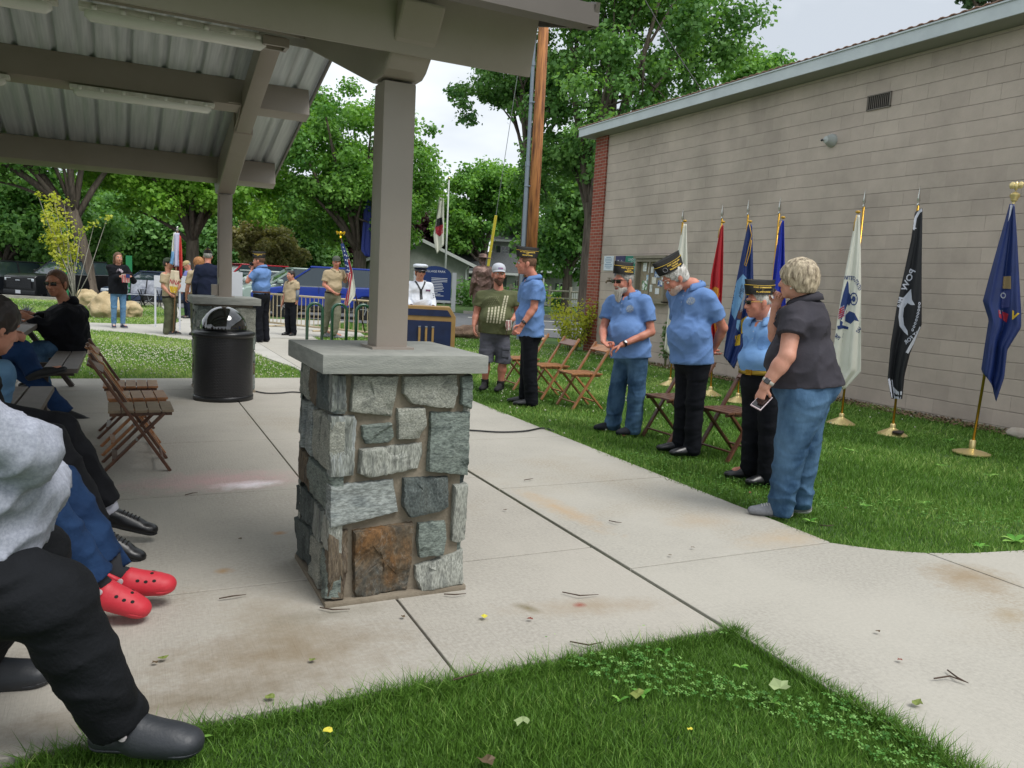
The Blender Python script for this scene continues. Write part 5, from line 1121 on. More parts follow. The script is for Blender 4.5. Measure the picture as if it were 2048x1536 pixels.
    if eyes and not glasses:
        for s_ in (-1,1):
            mb=MB(); mb.blob(E(.031*s_,.084,.008)-O,(.0125*h,)*3,2,0); e1=mb.build('eye',M_eyew,root,smooth=True); mb=MB(); mb.blob(E(.031*s_,.0905,.007)-O,(.0066*h,)*3,2,0); mb.build('iris',M_eye,e1,smooth=True)
        if hair: 
            for s_ in (-1,1): mb=MB(); mb.tube([E(.014*s_,.1,.029)-O,E(.032*s_,.097,.034)-O,E(.05*s_,.082,.029)-O],[.002,.003,.0015],5); mb.build('eyebrow',hair['m'],root)
    mb=MB(); mb.tube([E(-.024,.093,-.0625)-O,E(-.01,.099,-.060)-O,E(.01,.099,-.060)-O,E(.024,.093,-.0625)-O],[.0015,.004,.004,.0015],6)
    if not single: mb.build('lips',M_lip,root,smooth=True)
    if glasses:
        gm=MB()
        for s_ in (-1,1):
            c_=E(.033*s_,.104,.008)-O; gm.box(c_,(.05*h,.006,.032*h),M=Matrix((hS,hf,hU)).transposed().to_4x4()@Matrix.Rotation(-.22*s_,4,'Z'),bev=.0025)
        g_=gm.build('sunglasses' if glasses!='clear' else 'glasses',M_lens,root,smooth=True); mb=MB()
        for s_ in (-1,1): mb.tube([E(.058*s_,.095,.014)-O,E(.082*s_,.01,.012)-O],.002,5)
        mb.tube([E(-.012,.107,.014)-O,E(.012,.107,.014)-O],.002,5); mb.build('temples',M_capc if glasses!='gold' else M_gold,g_)
    if hat: hat(T,root)
    return out
# ================================================================ PEOPLE (right side)
VL=lambda a,b: [(a,.0165),(b,.0145),('PENNSYLVANIA',.0165)]
M_pgrey=mat('cap_patch_print','#a5484a',.8,'#5a6b9c',60); M_wcap=mat('white_cap_cloth','#b9bcc4',.85)
POLO=dict(m=C_polo,sleeve=.66,hem=.10,collar=1,wr=.009); BT=dict(m=C_black,r=(.10,.082,.078),wr=.007)
def watch(o,s,m=None,par=None,k=1.):
    Q=o['Q']; d=(Q['wr'+s]-Q['el'+s]).normalized(); c=Q['wr'+s]-d*.035-o['B']; mb=MB(); x=d.orthogonal().normalized(); y=d.cross(x); n=16
    pts=[c+(x*math.cos(2*math.pi*i/n)+y*math.sin(2*math.pi*i/n))*.033*k for i in range(n+1)]; V=[];F=[]
    for p in pts: V+=[p-d*.011,p+d*.011]
    F=[(2*i,2*i+2,2*i+3,2*i+1) for i in range(n)]; w=MB().add(V,F).build('watch_strap',m or M_blackpl,o['root'],smooth=True); md=w.modifiers.new('s','SOLIDIFY'); md.thickness=.005
    cdir=(-Vector((o['B'].x,o['B'].y,0)).normalized()+Vector((0,0,.4))); cdir=(cdir-d*cdir.dot(d)).normalized(); mb=MB(); M_=Matrix((d,cdir.cross(d),cdir)).transposed().to_4x4(); mb.box(c+cdir*.035*k,(.036,.036,.012),M=M_,bev=.005); mb.build('watch_face',M_lens,w,smooth=True)
def chest_mark(o,m,w,h,sx,su,name='chest_emblem',txt=None):
    Q=o['Q']; N=Q['N']-o['B']; F=o['Ff']; S=o['Ss']; org=N+S*sx-o['up']*su+F*.3
    pts=[(w*math.cos(a)/2,h*math.sin(a)/2) for a in [k*math.pi/6 for k in range(12)]]
    return decal(o['root'],o['shirt'],m,pts,[tuple(range(12))],org,-S,o['up'],-F,name=name,maxe=.02)
M_emb=mat('pale_embroidery','#9aa3a8',.8,'#6d7fa3',120,pos=(.45,.55))
# bearded man clasping hands
o=person('laughing bearded man in blue polo, jeans and sunglasses with his hands together',(1250,866),1.76,face=42,pitch=-6,
 j=dict(P=(1262,700,0),N=(1260,590,0.02),H=(1247,563,-.03),shR=(1222,604,.14),shL=(1292,604,-.10),elR=(1207,657,.06),wrR=(1206,683,-.24),haR=(1220,696,-.29),elL=(1302,664,-.14),wrL=(1243,690,-.31),haL=(1216,702,-.31),
  hipR=(1250,712,.08),hipL=(1276,712,-.06),knR=(1235,780,.08),knL=(1272,790,-.06),anR=(1226,846,.1),anL=(1266,860,-.05),toR=(1200,862,.06),toL=(1240,874,-.14)),
 chest=(.40,.28),belly=(.42,.34,.06),hip=(.36,.28),skin=M_skin2,shirt=dict(POLO,hem=.08),pants=dict(m=C_jean,r=(.105,.088,.082),wr=.010),hair=dict(m=M_hairg,t=.006),beard=dict(m=M_beard,L=.07),glasses=1,curl=(.9,.6),pn=((0,0,1),(0,0,-1)),
 hat=lambda T,r: garrison(T@Matrix.Translation((0,0,.075))@Matrix.Rotation(R(6),4,'X'),r,VL('POST SR. VICE COMDR','5233-2024')),shoes=dict(m=mat('dark_suede','#1c2028',.9),sole=M_soled),seed=1)
watch(o,'L'); chest_mark(o,M_emb,.075,.075,-.09,.14)
# chaplain
o=person('grey haired man in blue polo with bowed head and hands behind his back',(1372,908),1.86,face=52,hface=62,pitch=-34,
 j=dict(P=(1384,716,0),N=(1386,572,0),H=(1350,556,-.1),shR=(1348,588,.13),shL=(1418,598,-.13),elR=(1360,660,.3),wrR=(1415,700,.2),haR=(1434,712,.08),elL=(1446,656,-.02),wrL=(1428,698,.12),haL=(1415,716,.2),
  hipR=(1372,724,.08),hipL=(1398,724,-.06),knR=(1368,805,.08),knL=(1390,808,-.05),anR=(1362,888,.1),anL=(1384,897,-.04),toR=(1332,900,.06),toL=(1358,912,-.1)),
 chest=(.40,.28),belly=(.38,.32,.05),hip=(.37,.27),skin=M_skin2,shirt=dict(POLO,hem=.05),pants=BT,hair=dict(m=M_hairw,t=.012,back=1,n=.007),beard=dict(m=mat('stubble_white','#b28c7b',.8,'#c7b3a6',30)),curl=(.25,.3),pn=((0,0,1),None),eyes=True,spread=.5,
 hat=lambda T,r: garrison(T@Matrix.Translation((0,0,.078))@Matrix.Rotation(R(4),4,'X'),r,VL('POST CHAPLAIN','5233-2024'),emblem=True),shoes=dict(m=M_shoeb),seed=2)
chest_mark(o,M_emb,.075,.07,-.09,.13)
# older man with turtleneck
o=person('older man in light blue shirt and white turtleneck, half hidden by the woman',(1520,965),1.62,face=38,hface=62,pitch=-4,
 j=dict(P=(1524,758,0),N=(1530,640,0),H=(1518,606,-.06),shR=(1503,650,.1),shL=(1560,650,-.06),elR=(1508,700,.28),wrR=(1530,735,.3),elL=(1574,705,.05),wrL=(1560,745,.15),
  hipR=(1508,765,.06),hipL=(1540,765,-.04),knR=(1506,850,.06),knL=(1538,855,-.05),anR=(1500,933,.08),anL=(1535,950,-.04),toR=(1462,946,.04),toL=(1512,968,-.1)),
 chest=(.34,.24),belly=(.33,.27,.04),hip=(.32,.25),skin=M_skin2,shirt=dict(m=C_lblue,sleeve=.66,hem=-.05,collar=1,skirt=0,wr=.004),pants=dict(BT,top=.06,belt=mat('brass_belt','#a98c3a',.35,metal=.7),buckle=mat('brass','#c9a040',.25,metal=1)),hair=dict(m=M_hairw,t=.004),glasses='gold',curl=(.5,.5),
 hat=lambda T,r: garrison(T@Matrix.Translation((0,0,.072))@Matrix.Rotation(R(2),4,'X'),r,[('POST COMMANDER',.0165),('5233',.013),('PENNSYLVANIA',.0165)]),shoes=dict(m=M_shoeb),seed=3)
Q=o['Q']; cv=Vol(NV(Q['N'])-.15,NV(Q['N'])+.15,.007); hd_=(Q['H']-Q['N']); cv.cone(Q['N'],Q['N']+hd_*.42-o['hf']*.01,.072,.064,.01); cv.cone(Q['N']+o['Ff']*.045-o['up']*.02,Q['N']+o['Ff']*.07-o['up']*.06,.03,.008,.01); cv.build('turtleneck',C_white,o['root'],o['B'])
for q_,(w_,h_,sx,su) in enumerate(((.09,.1,.085,.17),(.09,.1,-.085,.17))): chest_mark(o,mat('pocket_blue','#648fc7',.8),w_,h_,sx,su,name='pocket')
# woman
o=person('woman with short curly hair in charcoal polo and jeans holding a phone',(1585,1032),1.68,face=104,hface=112,pitch=0,
 j=dict(P=(1612,772,0),N=(1609,600,0),H=(1594,562,-.02),shL=(1588,632,-.14),shR=(1580,636,.16),elL=(1574,712,-.24),wrL=(1530,772,-.26),haL=(1517,800,-.26),elR=(1552,672,.2),wrR=(1552,612,.1),haR=(1562,585,.06),
  hipR=(1612,800,.09),hipL=(1608,800,-.09),knR=(1606,895,.08),knL=(1580,900,-.09),anR=(1600,995,.12),anL=(1562,1010,-.07),toR=(1568,1015,.1),toL=(1508,1030,-.1)),
 chest=(.38,.30),belly=(.40,.38,.05),hip=(.40,.42),skin=mat('skin_fair','#c48a74',.5,'#d09a85',14,bump=.0008,bscale=120),shirt=dict(m=C_char,sleeve=.5,hem=.0,collar=1,wr=.009,fit=.018,skirt=1),pants=dict(m=C_jean,r=(.155,.105,.085),wr=.011,fr=9),
 hair=dict(m=M_hairbl,t=.032,n=.007,fr=42,back=1,fz=-.03,low=-.075),curl=(1.0,1.0),pn=(None,(0,0,0)),eyes=False,arm=1.25,neck=.06,shoes=dict(m=M_shoeg,sole=M_sole,lace=M_sole,L=1.05),seed=4)
watch(o,'L',mat('white_band','#b5b3a9',.5),k=1.2); R_=o['root']; Q=o['Q']; B_=o['B']
mb=MB(); p=Q['wrL'].lerp(Q['haL'],1.05)-B_; M_=Matrix.Rotation(R(22),4,'Y')@Matrix.Rotation(R(35),4,'X'); mb.box((0,0,0),(.15,.075,.009),bev=.003)
ph=thing('smartphone','smartphone with a pale case in the hand of the woman in the charcoal polo','phone',tuple(B_+p+Vector((.0,-.03,-.0)))); o2=mb.build('phone_case',mat('phone_pink','#b7a7ad',.4),ph,smooth=True,auto=True); ph.rotation_euler=(R(25),R(-30),R(15)); MB().box((0,0,.0055),(.135,.066,.002)).build('screen',M_lens,ph)
q=J6=plane_at(B_)(1548,583,.04); sg_=thing('sunglasses','dark sunglasses lifted in the raised hand of the woman in the charcoal polo','sunglasses',tuple(q),rz=.6)
for s_ in (-1,1): mb=MB(); mb.box((.032*s_,0,0),(.052,.006,.036),bev=.0025); mb.build('lens',M_lens,sg_,smooth=True); mb=MB(); mb.tube([(.06*s_,0,.012),(.066*s_,.06,.01),(.066*s_,.12,-.005)],.0028,5); mb.build('temple',M_capc,sg_)
mb=MB(); mb.tube([(-.01,0,.01),(.01,0,.01)],.003,5); mb.build('bridge',M_capc,sg_)
mb=MB(); mb.blob(o['E'](-.081,.0,-.05)-B_,(.008,.008,.008),2,0); mb.build('earring',mat('pearl','#cfc6b4',.2),R_,smooth=True)
# olive shirt man
o=person('smiling bearded man in an olive shirt, grey shorts and a white cap',(986,780),1.84,face=-4,hface=-14,pitch=0,
 j=dict(P=(990,664,0),N=(997,580,0),H=(997,549,-.02),shR=(962,592,0),shL=(1030,593,.02),elR=(953,628,.02),wrR=(948,650,-.06),haR=(948,664,-.1),elL=(1036,628,.02),wrL=(1024,640,-.12),haL=(1016,650,-.16),
  hipR=(977,672,0),hipL=(1003,672,0),knR=(972,718,-.02),knL=(1006,720,-.02),anR=(970,764,.04),anL=(1001,768,.0),toR=(964,780,-.1),toL=(994,785,-.14)),
 chest=(.44,.28),belly=(.43,.34,.05),hip=(.38,.27),skin=M_skin2,shirt=dict(m=C_olive,sleeve=.55,hem=.02,wr=.006),pants=dict(m=C_short,len='short',r=(.115,.105,.1),wr=.008),beard=dict(m=M_beardb,L=.02),hair=dict(m=M_hairb,t=.004),
 hat=lambda T,r: ball_cap(T@Matrix.Translation((0,0,.045)),r,M_wcap,panel=M_pgrey),shoes=dict(m=mat('black_mesh','#101114',.8),sole=M_sole,h=.02),curl=(.4,1.0),arm=1.12,leg=1.12,seed=5)
N=o['Q']['N']-o['B']; F_=o['Ff']; S_=o['Ss']; up_=o['up']; sh=o['shirt']; M_prt=mat('cream_print','#b9b59a',.9)
def prt(pts,m=M_prt): decal(o['root'],sh,m,pts,[tuple(range(len(pts)))],N+F_*.4,-S_,up_,-F_,name='shirt_print',maxd=.8)
for k in range(4):
    x=-.135+.042*k; y0=-.44; y1=-.235+.01*k
    for q_ in range(6): a=y0+(y1-y0)*q_/6; b_=y0+(y1-y0)*(q_+.86)/6; prt([(x+(a-y0)*.07,a),(x+.022+(a-y0)*.07,a),(x+.022+(b_-y0)*.07,b_),(x+(b_-y0)*.07,b_)])
for k in range(2):
    x=.033+.042*k; y0=-.44+.04*k
    for q_ in range(11): y1=-.06; a=y0+(y1-y0)*q_/11; b_=y0+(y1-y0)*(q_+.86)/11; s1=.17*((a-y0))**1.3; s2_=.17*((b_-y0))**1.3; prt([(x+s1,a),(x+.022+s1,a),(x+.022+s2_,b_),(x+s2_,b_)])
for i in range(6):
    for k in range(6): x=-.13+.024*i+.01*(k%2); y=-.21+.023*k; s_=.007; prt([(x-s_,y),(x,y-s_*.4),(x+s_,y),(x+s_*.4,y+s_*.5),(x,y+s_*1.2),(x-s_*.4,y+s_*.5)],mat('faded_print','#86866a',.9))
mb=MB(); c_=plane_at(o['B'])(1011,705,-.12)-o['B']; mb.box(c_,(.1,.03,.14),rz=-YAW,bev=.008); mb.box(c_+Vector((0,-.01,.055)),(.105,.03,.04),rz=-YAW,bev=.006); mb.build('cargo_pocket',C_short,o['root'],smooth=True)
for s_ in 'RL': mb=MB(); a_=o['Q']['an'+s_]-o['B']; mb.lathe([(.05,-.03),(.052,.04),(.049,.045)],a_,16); mb.build('sock',M_capc,o['root'],smooth=True)
hp=o['Q']['haL']; OLB=o['B'].copy(); OLH=hp.copy()
# man with back turned beside him
o=person('man in blue polo and black trousers facing the man in the olive shirt',(1056,810),1.86,face=96,hface=84,pitch=0,
 j=dict(P=(1061,668,0),N=(1066,556,0),H=(1053,528,-.02),shL=(1072,572,-.17),shR=(1050,574,.2),elL=(1068,616,-.2),wrL=(1044,650,-.26),haL=(1030,672,-.26),elR=(1045,620,.25),wrR=(1035,650,.22),
  hipR=(1058,676,.09),hipL=(1060,676,-.09),knR=(1054,742,.09),knL=(1060,745,-.09),anR=(1050,798,.12),anL=(1063,803,-.08),toR=(1022,806,.12),toL=(1036,812,-.1)),
 chest=(.40,.29),belly=(.38,.31,.02),hip=(.36,.27),skin=M_skin2,shirt=dict(POLO,hem=.03),pants=dict(BT,r=(.1,.088,.084),wr=.005),hair=dict(m=mat('hair_sandy','#6e4f3a',.8),t=.004),curl=(.7,.9),pn=((0,0,0),(-1,0,.3)),eyes=True,
 hat=lambda T,r: garrison(T@Matrix.Translation((0,0,.076))@Matrix.Rotation(R(2),4,'X'),r,VL('SR VICE COMMANDER','5233')),shoes=dict(m=M_shoeb),arm=1.05,seed=6)
watch(o,'L')
# ================================================================ PEOPLE (far and left)
far=dict(vox=.012,cvox=.014)
def nearbase(px_,Y): p=AY(px_,600,Y); return (p.x,p.y,0)
b=nearbase(838,12.95)
o=person('woman in white sailor uniform and peaked cap standing behind the lectern',b,1.70,face=-12,vox=.008,cvox=.01,
 j=dict(elR=('l',.24,.05,1.12),wrR=('l',.2,.28,1.06),elL=('l',-.24,.05,1.12),wrL=('l',-.2,.28,1.06)),chest=(.38,.27),belly=(.40,.3,.02),hip=(.38,.27),shirt=dict(m=C_white,sleeve='long',hem=.1,wr=.006),pants=dict(m=C_white,r=(.1,.085,.09)),hair=dict(m=mat('hair_auburn','#5e3624',.6),t=.014,back=1,fz=-.03,low=-.08),glasses=1,shoes=dict(m=M_white if False else M_shoeb),seed=11)
T=o['T']; mb=MB(); mb.lathe([(.094,.045),(.098,.07),(.125,.085),(.122,.12),(.08,.135),(0,.138)],n=28); mb.v=[tuple(T@Vector(v)) for v in mb.v]; c=mb.build('cap',C_white,o['root'],smooth=True)
mb=MB(); mb.lathe([(.098,.04),(.102,.045),(.104,.078),(.1,.082)],n=28); mb.v=[tuple(T@Vector(v)) for v in mb.v]; mb.build('cap_band',C_navy,c,smooth=True)
V=[];F=[]
for i in range(13):
    a=math.pi*(.08+.84*i/12); V+= [T@Vector((.1*math.cos(a),.1*math.sin(a),.045)),T@Vector((.118*math.cos(a),.155*math.sin(a),.02))]
F=[(2*i,2*i+2,2*i+3,2*i+1) for i in range(12)]; v_=MB().add(V,F).build('visor',M_shoeb,c,smooth=True); md=v_.modifiers.new('s','SOLIDIFY'); md.thickness=.004
N=o['Q']['N']-o['B']; F_,S_,u_=o['Ff'],o['Ss'],o['up']; 
def dec(pts,m,name): decal(o['root'],o['shirt'],m,pts,[tuple(range(len(pts)))],N+F_*.4,-S_,u_,-F_,name=name,off=.006,maxe=.03)
M_nk=mat('black_silk','#0d0e14',.5)
for s_ in (-1,1): dec([(.075*s_,.01),(.10*s_,-.01),(.018*s_,-.155),(.0,-.14)],M_nk,'neckerchief')
dec([(-.02,-.13),(.02,-.13),(.03,-.30),(-.02,-.31)],M_nk,'neckerchief'); dec([(.085,-.135),(.175,-.135),(.175,-.165),(.085,-.165)],mat('ribbon_red','#8a3440',.7,'#3a4468',60),'service_ribbons')
for k in range(3): 
    z=1.12+.03*k; q=o['Q']['shL'].lerp(o['Q']['elL'],.45+.1*k)-o['B']; mb=MB(); mb.tube([q+F_*.072+S_*-.02,q-S_*.07+F_*.01-u_*.02,q-F_*.06-S_*.03],.006,5); mb.build('sleeve_stripe',C_navy,o['root'])
# scout leader with the national flag
o=person('man in tan scout shirt and olive trousers holding the national flag',(664,676),1.86,face=-32,hface=8,
 j=dict(P=(665,590,0),N=(671,540,0),H=(673,525,0),shR=(653,546,-.08),shL=(684,546,.12),elR=(648,570,-.1),wrR=(668,585,-.28),haR=(677,590,-.3),elL=(690,563,.2),wrL=(696,552,.0),haL=(699,548,-.02),knR=(655,628,.1),knL=(674,628,-.05),anR=(648,660,.18),anL=(668,665,-.06),toR=(662,668,.15),toL=(684,673,-.1)),
 chest=(.38,.26),belly=(.35,.27,.03),hip=(.36,.27),skin=M_skin2,shirt=dict(m=C_tan,sleeve=.7,hem=-.02,collar=1,skirt=0,wr=.006),pants=dict(m=mat('olive_twill','#6b6a58',.85,'#787763',6),top=.05,belt=M_capc,r=(.105,.09,.085)),hair=dict(m=M_hairb,t=.004),hat=lambda T,r: ball_cap(T@Matrix.Translation((0,0,.045)),r,mat('olive_cap','#4e5248',.85)),shoes=dict(m=M_shoeg),curl=(.9,1.2),seed=12,**far)
SL=o
# boy scout
o=person('boy in tan scout shirt and black trousers in front of the barricade',(581,671),1.50,face=42,hface=55,j=dict(elL=(595,580,-.1),wrL=(594,600,-.12),haL=(593,606,-.12)),
 chest=(.32,.22),belly=(.30,.22,.01),hip=(.30,.22),shirt=dict(m=C_tan,sleeve=.85,hem=.02,collar=1,wr=.007),pants=dict(m=C_black,r=(.085,.07,.07)),hair=dict(m=M_haird,t=.008,back=1),shoes=dict(m=M_shoeb),arm=.85,seed=13,**far)
Q=o['Q']; mb=MB(); B_=o['B']; mb.tube([Q['elL']-B_,Q['wrL']-B_],[.046,.04],10); mb.build('arm_sleeve',mat('grey_knit','#6d7580',.9),o['root'],smooth=True)
# man in blue polo taking a photograph
o=person('man in blue polo seen from behind taking a photograph',(524,684),1.84,face=128,hface=108,
 j=dict(P=(523,592,0),N=(524,534,0),H=(518,523,-.02),shL=(512,545,-.22),shR=(536,546,.18),elL=(495,563,-.2),wrL=(504,540,.05),haL=(506,530,.08),elR=(510,560,.35),wrR=(505,540,.3),haR=(505,530,.25)),
 chest=(.42,.29),belly=(.42,.32,.01),hip=(.38,.29),skin=M_skin2,shirt=dict(m=C_polo,sleeve=.66,hem=-.04,collar=1,skirt=0,wr=.007),pants=dict(BT,top=.08,belt=mat('brown_belt','#4a2a20',.6)),hair=dict(m=M_hairb,t=.004),curl=(1.,1.),hat=lambda T,r: garrison(T@Matrix.Translation((0,0,.076)),r,[('POST COMMANDER',.0165),('5233',.0145)]),shoes=dict(m=M_shoeb),seed=14,**far)
cm=thing('camera','small black camera raised by the man in the blue polo','camera',tuple(o['Q']['haL']+Vector((-.02,0,.02)))); MB().box((0,0,0),(.1,.05,.07),bev=.01).build('camera_body',M_blackpl,cm,smooth=True); MB().lathe([(.03,-.03),(.028,.03),(0,.03)],(0,.03,0),14,M=Matrix.Rotation(R(-90),4,'X')).build('lens',M_lens,cm,smooth=True)
# man in a dark suit
o=person('man in dark navy suit half hidden by the far pavilion post',(415,675),1.82,face=180,hface=180,
 chest=(.44,.28),belly=(.40,.29,0),hip=(.38,.27),skin=M_skin2,shirt=dict(m=C_navy,sleeve='long',hem=.17,wr=.004,n='jacket'),pants=dict(m=C_navy,r=(.1,.085,.085)),hair=dict(m=M_hairg,t=.005),hat=lambda T,r: garrison(T@Matrix.Translation((0,0,.076)),r,[('POST 5233',.016)]),shoes=dict(m=M_shoeb),hands=(1,1),seed=15,**far)
o=person('person with curly ginger hair beside the man in the dark suit',(397,671),1.66,face=165,hface=140,j=dict(elR=None or ('l',.2,.0,1.1)),
 chest=(.34,.23),belly=(.32,.23,.0),hip=(.32,.23),shirt=dict(m=C_tan,sleeve=.8,hem=-.02,collar=1,skirt=0),pants=dict(m=C_scout,top=.05),hair=dict(m=mat('hair_ginger','#8a5a34',.7,'#b07d4c',60),t=.03,n=.014,fr=70,back=1),shoes=dict(m=M_shoeb),eyes=False,seed=16,**far)
# scout carrying the streamer flag
o=person('scout in tan shirt and beret carrying a pole hung with streamers',(340,669),1.64,face=-62,hface=-60,
 j=dict(P=(340,598,0),N=(338,548,0),H=(337,528,0),shR=(328,549,-.1),shL=(352,550,.12),elR=(326,573,-.12),wrR=(341,589,-.2),haR=(349,593,-.2),elL=(358,572,.05),wrL=(350,585,-.1)),
 chest=(.36,.24),belly=(.34,.25,.02),hip=(.34,.25),shirt=dict(m=C_tan,sleeve=.7,hem=-.02,collar=1,skirt=0),pants=dict(m=C_scout,top=.05,r=(.1,.085,.08),belt=M_capc),hair=dict(m=M_haird,t=.008,back=1),curl=(1.2,1.2),
 hat=lambda T,r: MB().add([tuple(T@Vector((v.x*.093,v.y*.115,v.z*.07+.07))) for v in [Vector((math.cos(a)*math.cos(b_),math.sin(a)*math.cos(b_),math.sin(b_))) for b_ in (-.25,.3,.8,1.3) for a in [k*math.pi/8 for k in range(16)]]],[(j_*16+i,j_*16+(i+1)%16,(j_+1)*16+(i+1)%16,(j_+1)*16+i) for j_ in range(3) for i in range(16)]+[tuple(range(48,64))]).build('beret',mat('beret_green','#33402e',.9),r,smooth=True),shoes=dict(m=M_shoeb,sole=M_sole),seed=17,**far)
SF=o
# distant man in lavender with a tan cap
b=at_depth(376,600,24.5); o=person('man in a lavender shirt and tan cap looking down behind the white notice board',(b.x,b.y,0),1.62,face=70,hface=75,pitch=-20,shirt=dict(m=C_lav,sleeve='long',hem=.08),pants=dict(m=C_navy),hair=dict(m=M_hairg,t=.004),skin=M_skin2,hat=lambda T,r: ball_cap(T@Matrix.Translation((0,0,.045)),r,mat('tan_cap','#a6946c',.85)),shoes=dict(m=M_shoeb),seed=18,**far)
# woman in black sweatshirt
o=person('long haired woman in black sweatshirt and slim jeans holding a small flag',(237,656),1.70,face=-14,hface=-18,
 j=dict(elR=(226,556,-.05),wrR=(240,553,-.25),haR=(247,551,-.28),elL=(267,562,-.08),wrL=(262,553,-.25),haL=(255,551,-.28)),
 chest=(.38,.26),belly=(.37,.26,.01),hip=(.34,.25),shirt=dict(m=C_hood,sleeve='long',hem=.12,wr=.008),pants=dict(m=C_skj,r=(.088,.064,.052),cuff=-.02,wr=.004),hair=dict(m=M_hairb,t=.010,long=.12,fz=-.012,fw=.078),leg=.78,shoes=dict(m=mat('navy_shoe','#20253c',.7),sole=M_sole,lace=M_sole),seed=19,vox=.010,cvox=.012)
N=o['Q']['N']-o['B']; F_,S_,u_=o['Ff'],o['Ss'],o['up']
for k in range(5): a=R(20+35*k); c_=(.055*math.cos(a),-.16+.05*math.sin(a)); decal(o['root'],o['shirt'],mat('pale_print','#b3a6b0',.8),[(c_[0]+.026*math.cos(q)*abs(math.cos(a)*.6+.5)+0,c_[1]+.03*math.sin(q)) for q in [i*math.pi/4 for i in range(8)]],[tuple(range(8))],N+F_*.4,-S_,u_,-F_,name='shirt_print')
WH=o
for s_ in 'RL': a_=o['Q']['an'+s_]-o['B']; MB().lathe([(.045,-.03),(.046,.03),(.04,.035)],a_,14).build('sock',M_sock,o['root'],smooth=True)
# ---------------- picnic table and bench
M_plank=mat('brown_plank','#3c332e',.75,'#4a413a',9,stretch=(1,8,1),bump=.002); M_plt=mat('grey_top','#6a625c',.6,'#756d66',9)
pt=thing('picnic_table','brown picnic table with an attached bench beneath the pavilion','picnic table',(-1.3,9.7,0))
for k in range(5): MB().box((-.3+.16*k,0,.74),(.15,2.4,.045),bev=.006).build('table_top',M_plt,pt)
for s_ in (1,-1):
    for k in range(2): MB().box((s_*(.66+.145*k),-.25,.45),(.135,2.45,.045),bev=.006).build('bench_seat',M_plt,pt)
for y in (-.95,.75):
    for s_ in (1,-1): MB().bar((s_*.22,y,.72),(s_*.70,y,0),.05,.11,upv=(0,1,0)).build('leg',M_plank,pt)
    MB().box((0,y+.05,.40),(1.62,.05,.13)).build('cross_beam',M_plank,pt); MB().box((0,y-.05,.69),(.78,.05,.09)).build('cross_beam',M_plank,pt)
MB().box((.55,-1.38,.36),(.16,.05,.16)).build('end_block',M_plank,pt)
bn=thing('park_bench','plain brown bench under the row of seated people at the left edge','bench',(-.72,4.6,0))
for k in range(2): MB().box((-.09+.18*k,0,.42),(.165,5.4,.04),bev=.005).build('seat',M_plt,bn)
for y in (-2.3,0,2.3): MB().box((0,y,.2),(.3,.08,.4)).build('leg',M_plank,bn)
pp=thing('pompom_decoration','spiky navy and silver tinsel centrepiece on the picnic table','decoration',tuple(G(38,628,.84))); mb1=MB(); mb2=MB(); rs=random.Random(4)
for k in range(120):
    d=Vector((rs.gauss(0,1),rs.gauss(0,1),rs.gauss(.3,1))).normalized(); (mb1 if k%2 else mb2).tube([d*.01+Vector((.06 if k%2==0 else -.05,0,0)),d*rs.uniform(.08,.14)+Vector((.06 if k%2==0 else -.05,0,0))],[.006,.001],4)
mb1.build('navy_tinsel',mat('navy_foil','#18265e',.25,metal=.6),pp); mb2.build('silver_tinsel',mat('silver_foil','#a9adbb',.25,metal=.7),pp); MB().box((0,0,-.1),(.14,.14,.06),bev=.01).build('base',mat('dark_base','#241c1c',.6),pp)
# ---------------- seated people
o=person('man with sunglasses in a black hooded sweatshirt sitting at the picnic table',(-.62,10.1,0),1.82,face=78,hface=30,pitch=-6,seat=True,vox=.008,cvox=.01,
 j=dict(P=(140,687,0),N=(130,606,0),H=(113,567,-.02),shL=(136,632,-.2),shR=(122,628,.2),elL=(100,660,-.22),wrL=(62,636,-.12),haL=(46,630,-.1),elR=(96,640,.2),wrR=(60,628,.12),haR=(45,626,.1),
  hipL=(138,694,-.1),hipR=(138,690,.1),knL=(76,702,-.14),knR=(78,698,.12),anL=(88,766,-.12),anR=(84,760,.12),toL=(60,776,-.12),toR=(58,770,.12)),
 chest=(.50,.40),belly=(.48,.42,.03),hip=(.44,.38),skin=M_skin3,shirt=dict(m=C_hood,sleeve='long',hem=.10,wr=.01,hood=1,fit=.02),pants=dict(m=C_jean,r=(.11,.09,.075),wr=.009),hair=dict(m=M_hairb,t=.008,back=1,n=.004,low=-.1,fz=-.005,fw=.072),glasses=1,shoes=dict(m=M_shoeb),curl=(.6,.6),arm=1.35,hs=1.2,seed=20)
o=person('seated person in dark jeans with crossed legs and dark shoes at the left edge',(-.5,8.25,0),1.8,face=-88,seat=True,vox=.009,cvox=.01,
 j=dict(P=(-30,700,0),N=(-50,600,0),H=(-48,562,0),shR=(-46,618,-.2),shL=(-46,616,.2),elR=(-5,668,-.2),wrR=(22,668,-.1),haR=(40,674,-.08),elL=(-10,660,.2),wrL=(20,664,.1),haL=(34,668,.08),
  hipR=(-25,706,-.1),hipL=(-25,704,.1),knR=(42,700,.0),knL=(62,752,.1),anR=(66,742,-.12),toR=(132,738,-.14),anL=(128,822,.06),toL=(176,842,.02)),
 chest=(.42,.3),belly=(.42,.34,.03),hip=(.38,.3),shirt=dict(m=C_hood,sleeve=.8,hem=.1),pants=dict(m=C_jean2,r=(.11,.088,.078),wr=.009),hair=dict(m=M_haird,t=.01,back=1),shoes=dict(m=mat('dark_work_shoe','#15171a',.6),sole=mat('grey_sole','#3b3a38',.8),L=1.15),curl=(.7,.7),seed=21)
